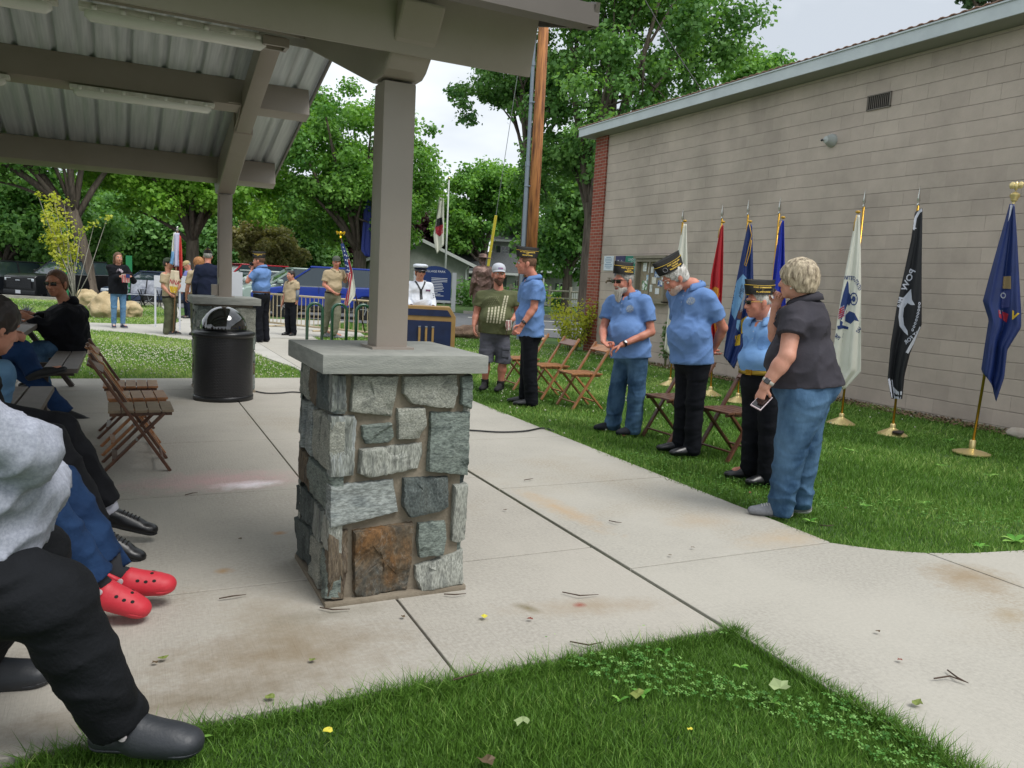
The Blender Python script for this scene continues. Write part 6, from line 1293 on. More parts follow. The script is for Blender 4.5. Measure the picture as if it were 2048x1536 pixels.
o=person('seated person in faded jeans, mostly outside the left edge',(-.45,6.2,0),1.75,face=-88,seat=True,vox=.010,cvox=.012,
 j=dict(P=(-95,745,0),N=(-110,615,0),H=(-105,570,0),shR=(-105,640,-.2),shL=(-105,640,.2),elR=(-85,700,-.2),wrR=(-40,720,-.1),elL=(-85,700,.2),wrL=(-45,715,.1),hipR=(-90,760,-.1),hipL=(-90,758,.1),knR=(-2,752,-.1),knL=(0,748,.14),anR=(-20,850,-.1),anL=(-14,845,.14),toR=(30,868,-.1),toL=(34,864,.14)),
 chest=(.4,.28),belly=(.4,.3,.02),hip=(.38,.3),shirt=dict(m=C_navy,sleeve='long',hem=.1),pants=dict(m=C_skj,r=(.12,.1,.08)),hair=dict(m=M_haird,t=.01,back=1),shoes=dict(m=M_shoeb),seed=22)
o=person('dark haired seated person in black trousers, white socks and black lace up trainers',(-.02,4.35,0),1.76,face=-88,hface=-128,pitch=-18,seat=True,vox=.008,cvox=.009,
 j=dict(P=(-130,800,0),N=(-40,710,.02),H=(-14,652,.0),shR=(-50,745,-.22),shL=(-50,745,.22),elR=(-10,860,-.2),wrR=(40,900,-.12),elL=(-5,850,.22),wrL=(45,880,.14),hipR=(-120,830,-.1),hipL=(-120,826,.1),knR=(96,888,-.12),knL=(118,866,.14),anR=(196,1062,-.12),toR=(262,1106,-.16),anL=(218,1022,.12),toL=(296,1058,.08)),
 chest=(.4,.28),belly=(.4,.3,.02),hip=(.38,.3),shirt=dict(m=C_hood,sleeve='long',hem=.1),pants=dict(m=cloth('charcoal_trousers','#16171b','#1f2024'),r=(.115,.098,.082),wr=.01,cuff=-.035),hair=dict(m=M_haird,t=.02,n=.006,back=1,low=-.09),shoes=dict(m=M_shoeb,sole=M_soled,lace=M_capc,L=1.14),curl=(.7,.7),eyes=False,seed=23)
for s_ in 'RL': a_=o['Q']['an'+s_]-o['B']; MB().tube([a_+Vector((-.03,0,.12)),a_+Vector((0,0,.02)),a_+Vector((.01,0,-.03))],[.046,.045,.043],16).build('sock',M_sock,o['root'],smooth=True)
o=person('seated person in blue jeans wearing bright red rubber clogs',(-.02,3.55,0),1.75,face=-88,hface=-88,seat=True,vox=.008,cvox=.009,
 j=dict(P=(-110,960,0),N=(-130,740,0),H=(-110,655,0),shR=(-120,780,-.22),shL=(-120,780,.22),elR=(-100,900,-.22),wrR=(0,930,-.1),elL=(-95,895,.22),wrL=(0,920,.12),hipR=(-95,985,-.1),hipL=(-95,980,.12),knR=(84,1024,-.12),knL=(118,976,.12),anR=(186,1160,-.12),toR=(272,1208,-.14),anL=(226,1146,.04),toL=(322,1166,.0)),
 chest=(.42,.3),belly=(.42,.34,.03),hip=(.4,.34),shirt=dict(m=C_navy,sleeve='long',hem=.1),pants=dict(m=cloth('indigo_denim','#142a49','#20395c',bump=.003),r=(.12,.095,.08),wr=.009,cuff=.0),hair=dict(m=M_haird,t=.012,back=1),shoes=dict(clog=M_red),curl=(.6,.6),eyes=False,seed=24)
for s_ in 'RL': a_=o['Q']['an'+s_]-o['B']; t_=o['Q']['to'+s_]-o['B']; MB().tube([a_+Vector((-.02,0,.1)),a_,a_.lerp(t_,.3)],[.05,.047,.036],16).build('sock',mat('charcoal_sock','#202227',.9),o['root'],smooth=True)
o=person('seated person in heather grey sweatshirt, black trousers and grey rubber clogs',(.0,2.42,0),1.8,face=-86,hface=-80,seat=True,vox=.008,cvox=.009,
 j=dict(P=(-120,1085,.12),N=(-130,770,.15),H=(-120,670,.12),shR=(-95,835,-.10),shL=(-110,800,.36),elR=(62,905,-.05),wrR=(-30,850,.1),haR=(-90,830,.14),elL=(-60,840,.42),wrL=(-66,806,.2),haL=(-16,828,.16),
  hipR=(-90,1160,0.0),hipL=(-100,1110,.3),knR=(100,1200,-.02),knL=(60,1110,.42),anR=(235,1440,.0),toR=(338,1478,-.06),anL=(-60,1330,.62),toL=(4,1352,.6)),
 chest=(.44,.36),belly=(.48,.46,.07),hip=(.46,.42),shirt=dict(m=C_grey,sleeve='long',hem=.04,wr=.011,fr=9,fit=.015),pants=dict(m=cloth('black_sweatpants','#0f1114','#181a1e',bump=.003,bs=80),r=(.15,.112,.082),wr=.006,cuff=.02),hair=dict(m=M_hairb,t=.012,back=1),shoes=dict(clog=M_rubber),curl=(.5,.5),pn=(None,(0,0,-1)),eyes=False,arm=1.3,seed=25)
# bronze statue
M_bz=mat('bronze','#57433c',.5,'#7a625a',14,metal=.45,bump=.003,bscale=40); b=G(960,676); st=at_depth(960,660,21.2)
def stat_hat(T,r):
    mb=MB(); mb.lathe([(.21,.055),(.215,.06),(.2,.065),(.1,.07),(.095,.11),(.08,.15),(.0,.16)],n=26,sx=.9,sy=1.15); mb.v=[tuple(T@Vector((v[0],v[1]-.03,v[2]-.25*(v[1]<0)*abs(v[1])))) for v in mb.v]; mb.build('hat',M_bz,r,smooth=True)
o=person('brown bronze statue of a man in a brimmed hat seen from behind',(st.x,st.y,.18),2.02,face=150,hface=120,pitch=-10,single=M_bz,name='bronze_statue',cat='statue',
 chest=(.46,.34),belly=(.44,.34,0),hip=(.40,.30),shirt=dict(m=M_bz,sleeve='long',hem=.35,wr=.01,fit=.03,n='coat'),pants=dict(m=M_bz,r=(.11,.1,.1)),hat=stat_hat,shoes=dict(m=M_bz,sole=M_bz),eyes=False,arm=1.2,seed=30,**far)
MB().blob((-.1,0,-.06),(.75,.5,.22),3,.25,2,seed=4).build('rock_base',mat('rock_brown','#5d4a3c',.9,'#7a6553',6,bump=.02),o['root'],smooth=True)
# ================================================================ CHAIRS
def woodmat(n,a,b): return mat(n,a,.45,b,6,bump=.001,bscale=30,stretch=(3,3,.6),coat=.15)
W_dark=woodmat('dark_brown_wood','#45281a','#63402b'); W_mid=woodmat('orange_oak','#8a5a34','#a8744a'); W_red=woodmat('red_brown_wood','#4a2a1c','#63402c'); W_pale=woodmat('light_oak','#9a6c40','#b98a58'); W_grey=mat('worn_grey_wood','#7a6b58',.8,'#94846d',14,stretch=(1,8,1))
def chair(label,loc,rz,wood,back=None,seatm=None,group=None,slats=True):
    """folding chair facing local +x"""
    t=thing('folding_chair',label,'chair',loc,rz,group); hw=.205
    for s_ in (-1,1):
        MB().bar((.235,s_*hw,0),(-.27,s_*hw,.80),.022,.04,upv=(0,1,0),bev=.006).build('long_leg',wood,t)
        MB().bar((-.20,s_*(hw-.035),0),(.20,s_*(hw-.035),.415),.022,.04,upv=(0,1,0),bev=.006).build('short_leg',wood,t)
        MB().lathe([(.008,-.03),(.008,.03)],(.02,s_*(hw-.02),.235),8,M=Matrix.Rotation(R(90),4,'X')).build('pivot',M_rim if False else mat('steel_pin','#8c8a86',.4,metal=.8),t)
    MB().bar((-.235,-hw,.735),(-.235,hw,.735),.115,.016,upv=(.55,0,.85),bev=.004).build('backrest',back or wood,t)
    n=5
    for k in range(n): MB().box((-.12+.085*k,0,.432),(.078,.40,.018),bev=.004).build('seat_slat',seatm or wood,t)
    for s_ in (-1,1): MB().box((.05,s_*.16,.412),(.40,.022,.03),bev=.003).build('seat_rail',wood,t)
    MB().tube([(.185,-hw,.085),(.185,hw,.085)],.010,8).build('rung',wood,t); MB().bar((-.12,-hw+.03,.09),(-.12,hw-.03,.09),.035,.014,bev=.003).build('rung',wood,t); MB().tube([(-.02,-hw,.395),(-.02,hw,.395)],.009,8).build('rung',wood,t)
    return t
GC='wooden folding chairs on the lawn'
for lab,y,w,bk,x in (('light wooden folding chair on the lawn nearest the bearded man',8.30,W_mid,W_mid,5.02),('wooden folding chair with a purplish backrest panel, second from the bearded man',9.12,W_mid,mat('purple_brown_wood','#6a5148',.5,'#7a6056',9),5.03),('wooden folding chair farthest back behind the man in black trousers',10.0,W_mid,W_pale,5.05),('red brown folding chair between the bearded man and the bowed man',6.32,W_red,None,4.93),('red brown folding chair on the lawn behind the older man',5.52,W_red,None,4.97)):
    chair(lab,(x,y,-.01),math.pi+(.03 if y<7 else -.04),w,bk,group=GC)
GL='wooden folding chairs on the pavilion floor'
chair('dark brown folding chair with a worn grey seat, nearest of the three under the pavilion',(.02,6.22,0),.02,W_dark,W_dark,W_grey,group=GL)
chair('oak folding chair with a light tan back panel, middle of the three under the pavilion',(.0,6.80,0),.05,W_mid,W_pale,W_mid,group=GL)
chair('brown folding chair farthest of the three under the pavilion, seat slats showing',(-.04,7.45,0),.0,W_dark,W_mid,W_mid,group=GL)
# ================================================================ LITTER BIN
BIN=thing('litter_bin','black round litter bin with shiny dome lid before the far stone pillar','litter bin',(.955,9.36,0))
m=bpy.data.materials.new('perforated_black'); m.use_nodes=True; nt,b=nodes(m); b.inputs['Base Color'].default_value=(.006,.006,.008,1); b.inputs['Roughness'].default_value=.35; L=nt.links.new; N=nt.nodes.new
t_=N('ShaderNodeTexCoord'); sp=N('ShaderNodeSeparateXYZ'); L(t_.outputs['Object'],sp.inputs[0]); at=N('ShaderNodeMath'); at.operation='ARCTAN2'; L(sp.outputs['Y'],at.inputs[0]); L(sp.outputs['X'],at.inputs[1]); ml=N('ShaderNodeMath'); ml.operation='MULTIPLY'; ml.inputs[1].default_value=.32; L(at.outputs[0],ml.inputs[0]); cb=N('ShaderNodeCombineXYZ'); L(ml.outputs[0],cb.inputs[0]); L(sp.outputs['Z'],cb.inputs[1])
br=N('ShaderNodeTexBrick'); br.inputs['Scale'].default_value=1; br.inputs['Brick Width'].default_value=.034; br.inputs['Row Height'].default_value=.017; br.inputs['Mortar Size'].default_value=.0055; br.inputs['Mortar Smooth'].default_value=.3; br.inputs['Color1'].default_value=(.004,.004,.005,1); br.inputs['Color2'].default_value=(.006,.006,.007,1); br.inputs['Mortar'].default_value=(.016,.016,.019,1); L(cb.outputs[0],br.inputs[0]); L(br.outputs[0],b.inputs['Base Color']); bp=N('ShaderNodeBump'); bp.inputs['Distance'].default_value=.006; L(br.outputs['Fac'],bp.inputs['Height']); L(bp.outputs[0],b.inputs['Normal'])
MB().lathe([(.30,.0),(.312,.01),(.315,.03),(.315,.72)],n=48).build('bin_body',m,BIN,smooth=True,auto=True)
MB().lathe([(.318,0),(.322,.0),(.322,.05),(.316,.055)],n=48).build('base_ring',M_shoeb,BIN,smooth=True)
MB().lathe([(.30,.70),(.328,.705),(.334,.73),(.334,.755),(.30,.77),(.24,.775)],n=48).build('rim',M_shoeb,BIN,smooth=True)
MB().lathe([(.245,.77),(.248,.80)]+[(.245*math.cos(a),.80+.24*math.sin(a)) for a in [k*math.pi/22 for k in range(1,12)]],n=48).build('dome_lid',mat('gloss_black','#08090b',.06,coat=1,spec=.8),BIN,smooth=True)
# ================================================================ LECTERN
d_=(Vector((4.2,12.4,0))).normalized(); PD=thing('lectern','navy blue lectern with gold trim and three short gold bars','lectern',(4.36,12.45,0),-.34)
M_gp=mat('gold_paint','#8f7040',.45,'#9d7d4a',5); M_np=mat('navy_panel','#0e1c3c',.45,'#13244a',5)
MB().prism([(-.56,0),(.56,0),(.56,.86),(.46,1.02),(-.46,1.02),(-.56,.86)],.5,M=Matrix(((1,0,0,0),(0,0,1,0),(0,1,0,0),(0,0,0,1)))).build('body',M_gp,PD,bevel=.008)
MB().prism([(-.49,.03),(.49,.03),(.49,.78),(-.49,.78)],.02,M=Matrix(((1,0,0,0),(0,0,1,-.012),(0,1,0,0),(0,0,0,1)))).build('front_panel',M_np,PD)
MB().prism([(-.49,.86),(.49,.86),(.42,.965),(-.42,.965)],.02,M=Matrix(((1,0,0,0),(0,0,1,-.012),(0,1,0,0),(0,0,0,1)))).build('top_panel',M_np,PD)
for k in (-1,0,1): o_=MB().box((.08+.11*k,-.03,.42),(.038,.03,.5),bev=.01).build('trim_bar',M_gp,PD,smooth=True); MB().box((.08+.11*k,-.033,.68),(.042,.034,.02),bev=.004).build('bar_cap',M_rim,o_)
# ================================================================ BIKE RACK, BARRICADE
M_grn=mat('green_enamel','#12452f',.3,coat=.5); RK=thing('bike_rack','dark green bicycle rack of tall rounded hoops behind the near stone pillar','bike rack',(3.05,16.35,0),.06)
for k in range(5):
    x=.38+.515*k; pts=[(x-.155,0,-.05),(x-.155,0,.70)]+[(x-.155*math.cos(a),0,.70+.155*math.sin(a)) for a in [j*math.pi/10 for j in range(1,10)]]+[(x+.155,0,.70),(x+.155,0,-.05)]
    MB().tube(pts,.032,12).build('hoop',M_grn,RK,smooth=True)
M_bar=mat('cream_enamel','#b3a384',.5); a=G(538,652); b2=G(736,673); b2=a+(b2-a)*1.12; BR=thing('barricade','cream tubular steel crowd barrier behind the boy','barricade',tuple(a)); dv=(b2-a); ln=dv.length; ux=dv.normalized()
for z in (.10,.86): MB().tube([(0,0,z),tuple(ux*ln+Vector((0,0,z)))],.026,8).build('rail',M_bar,BR,smooth=True)
n=26
for k in range(n+1): p=ux*(ln*k/n); MB().tube([p+Vector((0,0,.10)),p+Vector((0,0,.86))],.011 if 0<k<n else .024,6).build('bar',M_bar,BR)
for q_ in (.06,.5,.94): p=ux*ln*q_; nn=Vector((-ux.y,ux.x,0)); MB().tube([p-nn*.32+Vector((0,0,.02)),p+nn*.32+Vector((0,0,.02))],.024,8).build('foot',M_bar,BR)
# ================================================================ LEFT BACKGROUND BITS
M_rock=mat('tan_rock','#a4906c',.9,'#c2b08c',2.5,bump=.03,bscale=7)
for px_,py_,D,r_,lab in ((216,634,24.0,(.50,.42,.40),'largest pale tan boulder on the lawn behind the woman in the black sweatshirt'),(262,634,24.4,(.33,.36,.27),'smaller tan boulder at the right of the woman in the black sweatshirt'),(172,607,30.,(.40,.4,.36),'rear tan boulder near the black pickup')):
    p=at_depth(px_,py_,D); tag(MB().blob((0,0,0),r_,4,.28,1.3,seed=int(px_)).build('boulder',M_rock,None,smooth=True),lab,'boulder','tan boulders on the lawn').location=(p.x,p.y,r_[2]*.55)
M_gpost=mat('green_sign','#1f7a4c',.5)
for px_,y0,y1,lab in ((135,516,545,'green marker board on a post left of the yellow sapling'),(259,517,541,'green marker board on a post beside the long haired woman')):
    D=31; p=at_depth(px_,600,D); zt=at_depth(px_,y0,D).z; zb=at_depth(px_,y1+12,D).z; t=thing('marker_post',lab,'sign post',(p.x,p.y,0),-.2,'green marker posts'); MB().box((0,0,zt/2),(.07,.06,zt)).build('post',M_gpost,t); MB().box((0,-.04,(zt+zb)/2+.1),(.2,.02,zt-zb)).build('board',M_gpost,t)
M_fab=mat('camp_fabric','#6f7480',.9,'#b7bac4',5)
for px_,lab in ((268,'grey folding camp chair next to the long haired woman'),(302,'grey folding camp chair at the right of its pair')):
    p=at_depth(px_,612,30.5); t=thing('camp_chair',lab,'camp chair',(p.x,p.y,0),-.5+.2*(px_>280),'folding camp chairs'); 
    for sx in (-1,1):
        MB().bar((sx*.27,-.25,0),(sx*.27,.25,.5),.025).build('leg',M_blackpl,t); MB().bar((sx*.27,.25,0),(sx*.27,-.25,.6),.025).build('leg',M_blackpl,t); MB().bar((sx*.27,.25,.4),(sx*.29,.36,.95),.025).build('back_post',M_blackpl,t); MB().box((sx*.3,0,.62),(.07,.5,.02)).build('armrest',M_fab,t)
    MB().bar((-.27,-.25,0),(.27,-.25,.4),.02).build('cross_bar',M_blackpl,t); MB().bar((.27,-.25,0),(-.27,-.25,.4),.02).build('cross_bar',M_blackpl,t)
    MB().box((0,0,.42),(.52,.48,.02)).build('seat',M_fab,t); MB().bar((0,.27,.45),(0,.36,.92),.52,.02,upv=(0,1,0)).build('back_rest',M_fab,t)
M_wsign=mat('white_board','#c9ccd2',.6)
for px_,y0,y1,wpx,D,lab,zb0 in ((316,551,574,13,20.6,'small white board on a thin post left of the scout',None),(370,552,584,22,19.6,'white notice board on a post right of the scout',None),(468,544,592,30,18.5,'pale grey upright board right of the far pavilion post',0)):
    p=at_depth(px_,600,D); zt=at_depth(px_,y0,D).z; zb=at_depth(px_,y1,D).z; w=wpx*D/FL; t=thing('notice_stand',lab,'notice stand',(p.x,p.y,0),-YAW*.6); MB().box((0,0,(zt+zb)/2),(w,.03,zt-zb),bev=.004).build('board',M_wsign,t); MB().box((-w/2+.02,.02,zt/2),(.035,.035,zt)).build('post',M_wsign,t)
# blue park sign across the street
D=38; p=at_depth(868,612,D); w=64*D/FL; BS=thing('blue_park_sign','arched dark blue sign board with white lettering between white posts across the street','sign',(p.x,p.y,0),-YAW*.75); z0=.52; z1=2.0
pts=[(-w/2,z0),(w/2,z0),(w/2,z1-.3)]+[(w/2*math.cos(a),z1-.3+.42*math.sin(a)) for a in [k*math.pi/12 for k in range(1,12)]]+[(-w/2,z1-.3)]
M_fr=Matrix(((1,0,0,0),(0,0,1,-.04),(0,1,0,0),(0,0,0,1))); M_bs=mat('sign_blue','#15366f',.5); MB().prism(pts,.08,M=M_fr).build('board',M_bs,BS)
for s_ in (-1,1): MB().box((s_*(w/2+.14),0,.92),(.2,.2,1.85),bev=.01).build('post',M_trimw,BS)
MB().box((0,0,z0-.06),(w,.1,.1)).build('bottom_rail',M_trimw,BS)
def stext(txt,size,x,z,par,m,name='lettering',al='CENTER'): V,F=text_mesh(txt,size,align=al); return MB().add([(x+a_,-.046,z+c_) for a_,c_ in V],F).build(name,m,par)
stext('VILLAGE PARK',.15,0,1.86,BS,M_wht); rs=random.Random(5)
for k in range(12): ww=rs.uniform(.3,.62) if k>2 else .75; MB().box((-.12+ww/2-.05,-.047,1.55-.075*k),(ww,.006,.026)).build('text_line',M_wht,BS)
for k in range(3): MB().box((-.52,-.047,1.4-.18*k),(.22,.006,.03)).build('text_line',M_wht,BS)
# ================================================================ FLAGS
from functools import reduce
M_brass=mat('brass','#c9a040',.25,metal=1); M_silver=mat('chrome_spear','#b9bab4',.2,metal=.9); M_brassp=mat('brass_pole','#b08a3a',.32,metal=.9); M_bbase=mat('brass_base','#d8c48a',.3,metal=.75)
def poly_at(P,v):
    x=v*(len(P)-1); i=min(int(x),len(P)-2); f=x-i; return P[i][0]*(1-f)+P[i+1][0]*f,P[i][1]*(1-f)+P[i+1][1]*f
def arcl(P):
    d=[0]; 
    for a,b_ in zip(P[:-1],P[1:]): d.append(d[-1]+math.hypot(a[0]-b_[0],a[1]-b_[1]))
    def f(v):
        s=v*d[-1]
        for i in range(len(P)-1):
            if s<=d[i+1]+1e-9: t=(s-d[i])/max(1e-6,d[i+1]-d[i]); return (P[i][0]*(1-t)+P[i+1][0]*t,P[i][1]*(1-t)+P[i+1][1]*t)
        return P[-1]
    return f
def clothmesh(name,J,Lp,Rp,m,parent,O,n=2.5,amp=.05,nu=44,nv=60,seed=0,dd=0.):
    fl_,fr_=arcl(Lp),arcl(Rp); V=[];rs=random.Random(seed); ph=rs.uniform(0,6)
    for j in range(nv+1):
        v=j/nv; a=fl_(v); b_=fr_(v)
        for i in range(nu+1):
            u=i/nu; A_=amp*min(1,.15+v*1.5); w=2*math.pi*n*u+ph+.9*math.sin(v*3+seed)
            uu=u+.02*math.sin(w*2+1)*math.sin(math.pi*u); p=J(a[0]*(1-uu)+b_[0]*uu,a[1]*(1-uu)+b_[1]*uu,dd+A_*(math.sin(w)+.35*math.sin(2.3*w+v*4)))
            V.append(p-O)
    F=[(j*(nu+1)+i,j*(nu+1)+i+1,(j+1)*(nu+1)+i+1,(j+1)*(nu+1)+i) for j in range(nv) for i in range(nu)]
    o=MB().add(V,F).build(name,m,parent,smooth=True); md=o.modifiers.new('s','SOLIDIFY'); md.thickness=.003; md.offset=-1; return o
def pdecal(target,O,m,pts,name='emblem',off=.007,faces=None,maxe=.03):
    """pattern printed on the cloth: outline given where it shows, laid on the cloth surface"""
    me=target.data; bv=target.get('_bv') if False else BV.setdefault(target.name,BVHTree.FromPolygons([v.co for v in me.vertices],[p.vertices for p in me.polygons]))
    bm=bmesh.new(); vs_=[bm.verts.new((x/100.,y/100.,0)) for x,y in pts]
    for f in (faces or [tuple(range(len(pts)))]):
        try: bm.faces.new([vs_[i] for i in f])
        except Exception: pass
    bmesh.ops.triangulate(bm,faces=bm.faces[:])
    mx_=.022 if (Vector(O)-C0).length<12 else .04
    for _ in range(4):
        es=[e for e in bm.edges if e.calc_length()>mx_]
        if not es: break
        bmesh.ops.subdivide_edges(bm,edges=es,cuts=1); bmesh.ops.triangulate(bm,faces=bm.faces[:])
    src=C0-O; kill=[]
    for v in bm.verts:
        d=ray(v.co.x*100,v.co.y*100).normalized(); h=bv.ray_cast(src,d,80)
        if h[0] is None: h=bv.find_nearest(src+d*(Vector(O)-C0).length)
        v.co=h[0]-d*off
    me2=bpy.data.meshes.new(name); bm.to_mesh(me2); bm.free(); return link(name,me2,m,target)
BV={}
def ptext(target,O,m,txt,size,x,y,ang=0.,sx=1.,mirror=False,bold=.6,name='lettering'):
    V,F=text_mesh(txt,size,bold=bold*size/30); c,s=math.cos(R(ang)),math.sin(R(ang)); P=[]
    for a,b_ in V: a=a*sx*(-1 if mirror else 1); P.append((x+a*c-(-b_)*s,y+a*s+(-b_)*c))
    return pdecal(target,O,m,P,name,faces=F)
def flagpole(name,label,cat,base,top,spear='spear',conem=M_bbase,dome=False,rake=None,h=2.72,clothfn=None,group=None):
    t=thing(name,label,cat,tuple(base),group=group); tp=Vector(top)-Vector(base); d=tp.normalized()
    if dome: prof=[(.175,0),(.175,.012),(.12,.028),(.05,.04),(.03,.05),(.03,.13),(.024,.14)]
    else: prof=[(.165,0),(.165,.008),(.09,.05),(.04,.075),(.03,.085),(.03,.12),(.022,.13)]
    MB().lathe(prof,n=32).build('base',conem,t,smooth=True,auto=True)
    MB().tube([Vector((0,0,.02)),tp*.93],.0135,12).build('pole',M_brassp,t,smooth=True)
    M_=d.to_track_quat('Z','Y').to_matrix().to_4x4(); mb=MB()
    if spear=='spear': mb.lathe([(.012,-.2),(.012,-.15),(.022,-.14),(.022,-.125),(.011,-.115),(.016,-.1),(.024,-.085),(.016,-.02),(.0,.075)],tp-d*.05,12,M=M_,sy=.45)
    elif spear=='eagle': 
        mb.lathe([(.012,-.2),(.014,-.12),(.03,-.11),(.03,-.095),(.045,-.07),(.045,-.05),(.02,-.03),(0,-.02)],tp,16,M=M_); mb.blob(tp+Vector((0,0,.03)),(.018,.022,.045),2,.1)
        for s_ in (-1,1): mb.blob(tp+Vector((.01*s_,-.035*s_,.035)),(.016,.028,.036),2,.2,seed=2)
    mb.build('finial',M_silver if spear=='spear' else M_bbase,t,smooth=True,auto=True); return t
GF='ceremonial flags on brass stands along the block wall'
M_gt=mat('gold_cord','#b98f2a',.5); M_fw=mat('flag_white','#d3d3c6',.6,'#dadace',4); M_frd=mat('flag_red','#a81d26',.55); M_fnv=mat('flag_navy','#172c63',.5,'#1b3370',4); M_fbl=mat('flag_blue','#1b2ea0',.5); M_fbk=mat('flag_black','#0e1016',.6); M_fst=mat('flag_state_blue','#14275a',.5,'#182d66',4); M_ink=mat('print_navy','#21386f',.7); M_wp=mat('print_white','#b9bcc8',.7); M_rp=mat('print_red','#a5293a',.7); M_yp=mat('print_yellow','#c9a62c',.7); M_skyp=mat('print_sky','#6f9cc4',.7); M_grnk=mat('print_dark','#263048',.7); M_silvp=mat('print_grey','#8c8f98',.7)
def mkflag(label,X,Y,h,L_,R_,m,n,amp,seed,dome=False,spear='spear',topX=None,topY=None,cord=None):
    base=Vector((X,Y,-.01)); J=plane_at(base); t=flagpole('flag_on_stand',label,'flag',base,(topX if topX is not None else X,topY if topY is not None else Y,h),spear=spear,dome=dome,group=GF)
    c=clothmesh('flag_cloth',J,L_,R_,m,t,base,n=n,amp=amp,seed=seed,dd=-.05); tx,ty=L_[0]
    if cord: 
        q=J(tx+4,ty-6,-.04)-base; MB().blob(q,(.03,.03,.018),2,.2).build('cord_knot',M_gt,t,smooth=True)
        pts=[J(x,y,-.09)-base for x,y in cord]; MB().tube(pts,.006,6).build('gold_cord',M_gt,t,smooth=True)
    return t,c,base
t,c,b=mkflag('white flag on a stand farthest along the wall, beside the notice board',7.72,10.1,2.73,[(1366,448),(1356,500),(1345,560),(1337,620),(1328,700)],[(1373,448),(1375,520),(1376,580),(1372,640),(1350,716)],M_fw,1.6,.03,1,cord=[(1367,446),(1364,458),(1362,470)])
t,c,b=mkflag('red flag with a gold emblem on a stand, second from the far end',7.66,9.05,2.73,[(1442,450),(1432,500),(1422,550),(1417,600),(1424,690)],[(1447,450),(1447,500),(1446,560),(1443,610),(1440,690)],M_frd,1.6,.028,2,topY=9.12,cord=[(1443,450),(1438,462),(1436,476)])
for pts in ([(1422,580),(1430,573),(1438,577),(1440,590),(1433,600),(1425,598)],[(1427,600),(1436,598),(1438,630),(1432,670),(1426,640)]): pdecal(c,b,mat('print_orange','#c4842c',.7),pts)
t,c,b=mkflag('dark blue flag with ship emblem and looped gold cord on a stand',7.62,8.42,2.75,[(1496,449),(1483,510),(1467,590),(1455,655),(1447,712)],[(1504,449),(1506,520),(1508,600),(1494,670),(1468,738)],M_fnv,1.8,.03,3,topY=8.55,cord=[(1499,449),(1503,470),(1495,505),(1489,530),(1492,533),(1500,505),(1503,480)])
for col,pts in ((M_skyp,[(1486,548),(1493,556),(1488,590),(1480,612),(1470,640),(1463,628),(1464,590),(1474,562)]),(M_grnk,[(1484,565),(1490,575),(1484,600),(1476,590)]),(M_silvp,[(1489,570),(1494,590),(1488,620),(1480,625),(1484,600)]),(mat('print_brown','#5a3a34',.7),[(1476,622),(1486,618),(1484,640),(1474,636)]),(M_skyp,[(1474,640),(1484,640),(1478,664),(1472,655)]),(M_yp,[(1482,640),(1494,632),(1494,662),(1482,668)]),(M_yp,[(1470,672),(1481,668),(1480,690),(1470,692)]),(M_yp,[(1494,560),(1504,558),(1506,590),(1492,590)])): pdecal(c,b,col,pts)
t,c,b=mkflag('bright blue flag on a stand directly behind the older man',7.66,8.0,2.74,[(1562,441),(1555,480),(1548,530),(1542,590),(1540,650)],[(1568,441),(1569,500),(1570,560),(1572,620),(1570,660)],M_fbl,1.6,.03,4,cord=[(1563,442),(1558,455),(1556,470)])
t,c,b=mkflag('white flag with a blue eagle and striped shield on a stand',7.72,6.72,2.75,[(1712,430),(1702,485),(1688,560),(1675,635),(1664,715),(1663,780)],[(1719,430),(1721,500),(1722,580),(1722,660),(1722,743),(1690,778)],M_fw,1.6,.022,5,cord=[(1714,430),(1709,445),(1707,462)])
for pts in ([(1695,561),(1697,566),(1698,585),(1702,592),(1697,604),(1690,622),(1683,640),(1678,636),(1681,610),(1687,585)],[(1691,630),(1699,622),(1709,626),(1718,643),(1709,640),(1701,648),(1690,642)],[(1674,652),(1684,650),(1697,654),(1696,659),(1686,657),(1676,659)],[(1700,590),(1704,600),(1698,612),(1694,606)],[(1680,640),(1686,644),(1684,652),(1680,652)]): pdecal(c,b,M_ink,pts)
def ring(cx,cy,r0,r1,n=20,sx=1.): 
    P=[(cx+r0*sx*math.cos(2*math.pi*k/n),cy+r0*math.sin(2*math.pi*k/n)) for k in range(n)]+[(cx+r1*sx*math.cos(2*math.pi*k/n),cy+r1*math.sin(2*math.pi*k/n)) for k in range(n)]; return P,[(k,(k+1)%n,n+(k+1)%n,n+k) for k in range(n)]
P,F=ring(1707.5,598,13,10.5,20,.62); pdecal(c,b,M_ink,P,faces=F); P,F=ring(1707.5,598,6,0.5,12,.62); pdecal(c,b,M_ink,P,faces=F)
for k in range(8): a=k*math.pi/4; pdecal(c,b,M_ink,[(1707.5+.62*6*math.cos(a),598+6*math.sin(a)),(1707.5+.62*12*math.cos(a-.07),598+12*math.sin(a-.07)),(1707.5+.62*12*math.cos(a+.07),598+12*math.sin(a+.07))])
pdecal(c,b,M_wp,[(1677,616),(1688,610),(1691,632),(1678,639),(1675,628)],off=.007)
for k in range(5): pdecal(c,b,M_rp,[(1676.5,619+4.2*k),(1688.3,612.6+4.2*k),(1688.8,614.8+4.2*k),(1677,621.2+4.2*k)],off=.010)
ptext(c,b,M_ink,'UNITED',11,1697,556,6,.72); ptext(c,b,M_ink,'STATES',11,1716,570,62,.62); ptext(c,b,M_ink,'CORPS',10,1672,672,38,.6); ptext(c,b,M_ink,'DU',10,1718,660,-60,.8)
